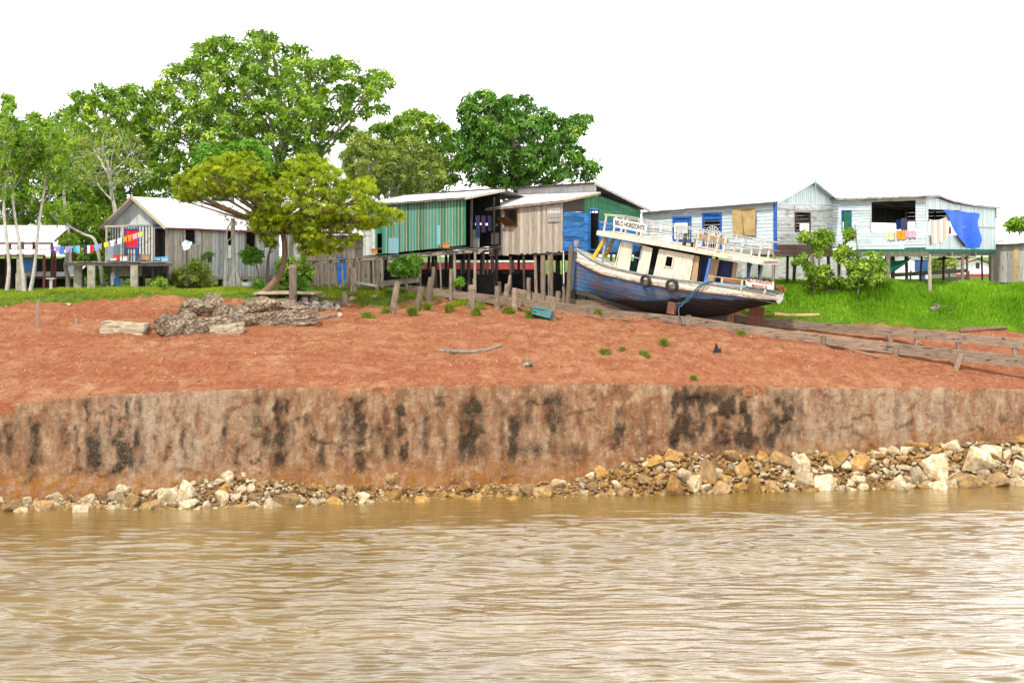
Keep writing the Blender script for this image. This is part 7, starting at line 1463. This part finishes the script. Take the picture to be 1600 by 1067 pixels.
tree('broadleaf_tree', 'tree tuft just showing behind the top of the blue shack roof', 118, (925, 450), [(925, 400, 0), (924, 330, 0)], [(908, 302), (925, 294), (945, 300), (945, 312), (915, 312)], 7, 10, 3, 'leaf_mid', 'bark_grey', .40, .16, 10, 7, .15, 53)
# bushes and plants
def bush(name, lab, px, Y, poly, rpx, n, leaf, ll, lw, nros, seed, cat='bush'):
    rs = np.random.RandomState(seed); x, y = XY(px, Y); b = Vector((x, y, float(gz(x, y)))); C, Rr = clumps_in(poly, Y, 1.8, rpx, n, rs); k = C[:, 2] > b.z; C = C[k]; Rr = Rr[k]
    t = thing(name, lab, cat, b); mb = MB()
    for c in C: mb.tube([b + Vector((rs.uniform(-.2, .2), rs.uniform(-.2, .2), -.05)), b.lerp(Vector(c), .5), Vector(c)], [.025, .018, .01], 5, 0, .5, cap=False)
    mb.build('stem', M['bark_brown'], t); pos, ax, nr, l, w, ti = rosettes(C, Rr, nros, 7, ll, lw, rs, .8, .3, .3); leaves('foliage', pos, ax, nr, l, w, M[leaf], t, ti)
bush('bush', 'loose olive bush against the grey house wall left of the squat pillar', 298, 84.3, [(262, 440), (268, 425), (285, 412), (305, 402), (320, 410), (330, 425), (332, 448), (270, 452)], 8, 50, 'leaf_olive', .20, .08, 13, 61)
bush('plant', 'leafy tuft growing on top of the squat pillar', 325, float(G(325, 448).y), [(316, 398), (325, 393), (334, 398), (332, 404), (318, 404)], 4, 8, 'leaf_fresh', .22, .06, 6, 62, 'plant')
bush('bush', 'small bush beside the concrete posts under the left porch', 245, 82.0, [(232, 452), (236, 438), (250, 430), (262, 440), (264, 454)], 6, 18, 'leaf_mid', .17, .08, 10, 63)
bush('bush', 'wide leafy bush behind the bent brown trunk beside the grey house end', 452, 90, [(428, 440), (432, 408), (450, 396), (475, 402), (492, 420), (490, 446)], 8, 36, 'leaf_mid', .24, .10, 11, 69)
bush('bush', 'green bush at the foot of the thick dark squared post', 470, 81.8, [(445, 455), (452, 440), (475, 432), (486, 445), (484, 456)], 6, 24, 'leaf_fresh', .17, .09, 10, 64)
bush('bush', 'low bush under the young rounded tuft by the white tub', 396, 82.0, [(396, 452), (397, 440), (404, 432), (414, 440), (412, 453)], 4, 12, 'leaf_fresh', .16, .08, 9, 65)
bush('plant', 'small leafy plant on the far side of the stepped tall post', 718, 83.5, [(708, 448), (712, 436), (722, 434), (726, 446)], 4, 10, 'leaf_fresh', .2, .12, 6, 66, 'plant')
bush('bush', 'bushy growth at the foot of the two young trees before the white house', 1320, 83.2, [(1250, 452), (1255, 440), (1290, 434), (1330, 432), (1380, 438), (1386, 452)], 7, 20, 'leaf_mid', .26, .12, 8, 67)
bush('bush', 'low weeds under the gallery behind the two rail fence', 1440, 84.5, [(1425, 452), (1435, 444), (1450, 446), (1456, 453)], 5, 12, 'leaf_fresh', .2, .08, 8, 68)
# ---------------------------------------------------------------- grass
def blades(name, label, x, y, h, w, mat, seed, zoff=-.03, lean=.45):
    rs = np.random.RandomState(seed); n = len(x); z = gz(x, y) + zoff; an = rs.rand(n) * 6.28; b = np.stack([x, y, z], -1); sd = np.stack([np.cos(an), np.sin(an), 0 * x], -1); ld = rs.rand(n) * 6.28
    l = np.stack([np.cos(ld), np.sin(ld), 0 * x], -1) * (lean * h * (.3 + rs.rand(n)))[:, None]; up = np.stack([0 * x, 0 * x, h], -1); w = (w * (.7 + .6 * rs.rand(n)))[:, None]
    v = np.stack([b - sd * w / 2, b + sd * w / 2, b + up * .6 + l * .35 + sd * w * .38, b + up * .6 + l * .35 - sd * w * .38, b + up * .92 + l], 1).reshape(-1, 3)
    i = np.arange(n)[:, None] * 5; f = np.concatenate([i + np.array([0, 1, 2]), i + np.array([0, 2, 3]), i + np.array([3, 2, 4])], 1).reshape(-1, 3)
    pn = np.stack([x * .7, y * .7, 0 * x], -1); t = np.clip(.42 + .45 * fbm(pn, 3, 15) + .16 * rs.normal(size=n), 0, 1)
    return fastmesh(name, v, f, M[mat], None, tint=np.repeat(t, 3))
def scatter(n, p0, p1, y0, y1, seed):
    rs = np.random.RandomState(seed); px = rs.uniform(p0, p1, n); lo = lipY(px); y = lo + y0 + (y1 - y0) * rs.rand(n); x = (px - 800) * y / F; return px, x, y, rs
px, x, y, rs = scatter(120000, 1000, 1680, -.2, 8.2, 1); d = y - lipY(px); pn = np.stack([x, y, 0 * x], -1); keep = (fbm(pn * .8, 2, 9) + d * 1.1 > .15)
h = (.10 + .62 * np.clip((d - 1.0) / 1.6, 0, 1)) * (.8 + .55 * fbm(pn * .6, 2, 4)) * (.6 + .7 * rs.rand(len(x)))
tag(blades('grass', '', x[keep], y[keep], h[keep], .045, 'grass_blade', 2), 'bright tall green grass before the white house', 'grass', kind='stuff')
px, x, y, rs = scatter(75000, -60, 720, -.15, 4.5, 3); d = y - lipY(px); pn = np.stack([x, y, 0 * x], -1); h = (.09 + .13 * np.clip(d / 1.5, 0, 1)) * (.8 + .6 * fbm(pn * .7, 2, 4)) * (.6 + .7 * rs.rand(len(x)))
k = (fbm(pn * .9, 2, 19) + d * .5 > .02) & (fbm(pn * .45, 3, 88) > -.28) & ~((px > 600) & (fbm(pn * .6, 2, 29) < 0)); tag(blades('grass', '', x[k], y[k], h[k], .04, 'grass_dry', 4), 'short yellow green grass along the left bank edge', 'grass', kind='stuff')
rs = np.random.RandomState(8); px = rs.uniform(690, 1010, 26000); y = rs.uniform(81.5, 87, 26000); x = (px - 800) * y / F; pn = np.stack([x, y, 0 * x], -1); k = fbm(pn * .5, 2, 33) > -.02
tag(blades('grass', '', x[k], y[k], .12 + .16 * rs.rand(k.sum()), .04, 'grass_dry', 6), 'thin grass among the posts before the shacks', 'grass', kind='stuff')
def tuft(px, py, wpx, hpx, lab, n=260, seed=0):
    rs = np.random.RandomState(seed + int(px)); c = G(px, py); r = wpx * c.y / F / 2; a = rs.rand(n) * 6.28; q = np.minimum(np.abs(rs.normal(size=n)), 1.5) * r * .36; x = c.x + q * np.cos(a); y = c.y + q * np.sin(a) * 1.2; h = 1.3 * hpx * c.y / F * np.clip(1.1 - .5 * q / r, .25, 1.1) * (.6 + .6 * rs.rand(n)); o = blades('grass_tuft', '', x, y, h, .035, 'tuft_blade', seed, lean=.8)
    v = np.empty(len(o.data.vertices) * 3); o.data.vertices.foreach_get('co', v); v = v.reshape(-1, 3) - np.array(c); o.data.vertices.foreach_set('co', v.astype(np.float32).ravel()); o.location = c; tag(o, lab, 'grass tuft', 'grass tufts on the bare red soil', 'thing')
for k, a in enumerate(((602, 490, 26, 9, 'flat grass tuft at the foot of the leftmost leaning post'), (574, 496, 44, 8, 'wide low grass tuft below the broken stone wall end'), (645, 493, 26, 13, 'round grass tuft at the foot of the shorter leaning post'), (668, 485, 22, 12, 'grass tuft at the foot of the tall stepped post'), (702, 488, 24, 13, 'round grass tuft between stepped post and flat headed post'), (744, 492, 26, 11, 'grass tuft at the foot of the flat headed post'),
                       (795, 490, 34, 10, 'grass tuft below the forked post'), (828, 496, 26, 12, 'grass tuft left of the teal crate'), (936, 492, 30, 9, 'grass tuft before the skid below the bow'), (1158, 524, 22, 7, 'grass tuft at the round log end by the skid'), (945, 552, 34, 6, 'thin wide grass tuft on the red slope below the bow'), (1007, 557, 26, 9, 'grass tuft on the middle of the red slope'), (1037, 540, 20, 10, 'small round grass tuft nearest the skid on the red slope'), (1084, 593, 14, 7, 'tiny grass tuft at the wall edge above the black stain'), (880, 478, 30, 9, 'grass tuft beside the squared post behind the stump'), (565, 470, 60, 10, 'broad grass patch around the dark stump on the bank'), (972, 547, 18, 5, 'faint grass tuft between the two on the red slope'))): tuft(*a, seed=k)
# ---------------------------------------------------------------- broken masonry, slabs and logs on the slope
def chunk_mesh(seed, pits=.12, box=False):
    rnd = random.Random(seed); bm = bmesh.new()
    if box: bmesh.ops.create_cube(bm, size=1.7)
    else:
        for _ in range(18): d = Vector((rnd.gauss(0, 1), rnd.gauss(0, 1), rnd.gauss(0, 1))).normalized() * rnd.uniform(.8, 1.05); bm.verts.new(d)
        bmesh.ops.convex_hull(bm, input=bm.verts)
    bmesh.ops.triangulate(bm, faces=bm.faces)
    for _ in range(2 if not box else 3): bmesh.ops.subdivide_edges(bm, edges=bm.edges[:], cuts=1, use_grid_fill=True); bmesh.ops.triangulate(bm, faces=bm.faces)
    co = np.array([v.co[:] for v in bm.verts]); n1 = fbm(co * 2.0 + seed, 4, seed); n2 = np.abs(fbm(co * 4.5, 2, seed + 5))
    for v, a, b in zip(bm.verts, n1, n2): v.co *= 1 + pits * 1.6 * a - pits * (b < .08)
    me = bpy.data.meshes.new('masonry'); bm.to_mesh(me); bm.free(); return me
mas = NT('broken_masonry'); _c = mas.ramp(mas.noise(1.8, detail=8, rough=.7), [(.32, (.10, .075, .055)), (.5, (.27, .20, .135)), (.68, (.46, .38, .27))]); _v = mas.n('TexVoronoi', Scale=7.5); mas.l(mas.n('TexCoord').outputs['Object'], _v.inputs['Vector']); _c = mas.mix(mas.ramp(_v.outputs['Distance'], [(.35, 0.), (.6, .6)]), _c, (.07, .055, .042)); mas.bump(_v.outputs['Distance'], .8, .12); MAS = mas.done(_c, .95, .1)
SLAB = surf('slab_concrete', (.27, .215, .145), (.43, .36, .25), 3, c3=(.15, .11, .07), s3=1.8, thr=.56, bump=.6); DST = surf('dark_stone', (.10, .085, .075), (.26, .22, .185), 2.5, c3=(.05, .04, .035), s3=1.5, thr=.56, bump=.7, obj=.3)
def chunk(px, py, wpx, hpx, dm, seed, mat, lab, rz=0, box=False, name='masonry_block', tilt=0, group='broken masonry on the red slope'):
    c = G(px, py); me = chunk_mesh(seed, box=box, pits=.06 if box else .13); me.materials.append(mat); o = link(name, me); w = wpx * c.y / F / 1.75; hh = hpx * c.y / F / 1.6
    co = np.empty(len(me.vertices) * 3); me.vertices.foreach_get('co', co); me.vertices.foreach_set('co', (co.reshape(-1, 3) * np.array([w, dm / 2, hh]) * (1 + .07 * fbm(co.reshape(-1, 3) * 3 + seed, 2, seed))[:, None]).astype(np.float32).ravel()); me.update()
    o.location = c + Vector((0, dm / 2, hh * .72)); o.rotation_euler = (0, tilt, rz); tag(o, lab, 'masonry', group)
chunk(190, 522, 70, 18, 1.3, 1, SLAB, 'flat pale concrete slab lying alone left of the masonry heap', box=True, tilt=R(4)); chunk(214, 519, 30, 18, .8, 12, MAS, 'ragged broken end lying against the flat pale slab')
for k, a in enumerate(((262, 530, 46, 42, 1.4, 2, MAS, 'steep ragged masonry block at the left end of the heap'), (300, 500, 60, 34, 1.4, 3, MAS, 'tallest pitted masonry block rising at the top of the heap'), (345, 502, 44, 30, 1.3, 4, MAS, 'pitted masonry block touching the grassy bank edge'), (310, 522, 110, 24, 1.2, 5, MAS, 'long tilted masonry beam lying along the heap front'), (352, 523, 52, 16, .9, 6, SLAB, 'short pale beam lying lowest before the heap'), (432, 510, 120, 24, 1.3, 7, MAS, 'longest knobbly masonry beam on the right half of the heap'),
                       (400, 492, 60, 30, 1.3, 8, MAS, 'light tan masonry block behind the longest beam'), (455, 496, 56, 22, 1.2, 9, MAS, 'dark knobbly masonry block below the dark squared post'), (368, 510, 36, 22, 1.0, 10, DST, 'bluish grey stone between the two long beams'), (384, 512, 30, 20, .8, 11, MAS, 'orange tan lump beside the bluish grey stone'))):
    chunk(*a, tilt=R(-7 if k in (3, 5, 4) else random.uniform(-8, 8)), box=k in (3, 4, 5))
for k, (px, py, w, h, lab) in enumerate(((285, 512, 40, 26, 'pitted tan block between the steep left block and the tallest one'), (328, 486, 34, 30, 'upright tan block on the crest of the heap'), (250, 516, 30, 22, 'low pitted block at the far left end of the heap'), (372, 496, 34, 20, 'small tan block sitting behind the bluish grey stone'), (420, 492, 38, 24, 'rough tan block behind the middle of the longest beam'), (475, 500, 34, 18, 'rough block at the right end of the longest beam'), (335, 512, 36, 20, 'broken lump on the back of the long tilted beam'), (440, 484, 40, 16, 'flat dark tan block under the dry wall stones'))): chunk(px, py, w, h, 1.0, 60 + k, MAS, lab, tilt=R(random.uniform(-12, 12)), rz=random.uniform(-.4, .4))
rnd = random.Random(5)
for k in range(34):
    r, q = k // 12, k % 12; px = 442 + q * 7.6 + r * 3 + rnd.uniform(-2, 2); py = 488 - r * 8 + rnd.uniform(-2, 2) - (2 if px > 500 else 0)
    if px > 505 and r > 1: continue
    chunk(px, py, 13 + rnd.uniform(-3, 5), 9 + rnd.uniform(-1, 3), .6, 20 + k % 9, DST, 'dark grey stone stacked in the broken dry wall by the squared post', rz=rnd.uniform(0, 3), name='wall_stone', group='stones of the broken dry wall')
for px, py, w, h, lab in ((549, 473, 17, 10, 'tan wedge stone on the grass right of the broken wall'), (583, 466, 11, 6, 'small pale stone near the dark stump on the bank'), (530, 497, 10, 8, 'small pale stone at the right end of the masonry'), (822, 574, 22, 11, 'lone brown rock low on the red slope'), (106, 479, 10, 6, 'small pale stone at the left grass edge'), (1465, 488, 18, 14, 'white sawn stone on the tall grass at right')): chunk(px, py, w, h, .5, int(px) % 50, SLAB if h < 11 else MAS, lab, name='stone', group='loose stones on the bank')
def log(pts, r, mat, name, lab):
    w = [G(*p) + Vector((0, 0, r * .6)) for p in pts]; mb = MB(); n = len(w); mb.tube(w, [r * (1 - .35 * i / n) for i in range(n)], 7); tag(mb.build(name, M[mat], None, smooth=False), lab, 'log', 'logs and driftwood')
log([(686, 550), (705, 551), (735, 552), (760, 549), (782, 542)], .10, 'bark_grey', 'driftwood', 'long pale driftwood branch lying on the middle of the red slope'); log([(1210, 493), (1228, 495), (1252, 495), (1280, 494)], .12, 'ply', 'fallen_log', 'tan log lying at the grass edge right of the rudder'); log([(1500, 520), (1530, 517), (1572, 514)], .13, 'bark_brown', 'fallen_log', 'dark brown log lying at the grass edge by the raised skid'); log([(1453, 487), (1475, 482), (1490, 484)], .16, 'bark_grey', 'fallen_log', 'broken grey log lying in the tall grass at right'); log([(1482, 490), (1500, 489), (1518, 487)], .09, 'ply', 'fallen_log', 'thin tan board like log beside the broken grey one'); log([(488, 502), (510, 497), (530, 493)], .10, 'bark_grey', 'fallen_log', 'grey log at the right foot of the broken dry wall')
p = G(395, 470); q = P(490, 460, p.y + .6); mb = MB(); mb.prism([p + Vector((0, 0, .35)), q + Vector((0, 0, -.0)), q + Vector((.3, 1.2, .1)), p + Vector((.3, 1.2, .5))], (0, 0, .06)); tag(mb.build('stone_slab', SLAB, None), 'thin flat slab jutting from the bank under the bent tree trunk', 'slab')
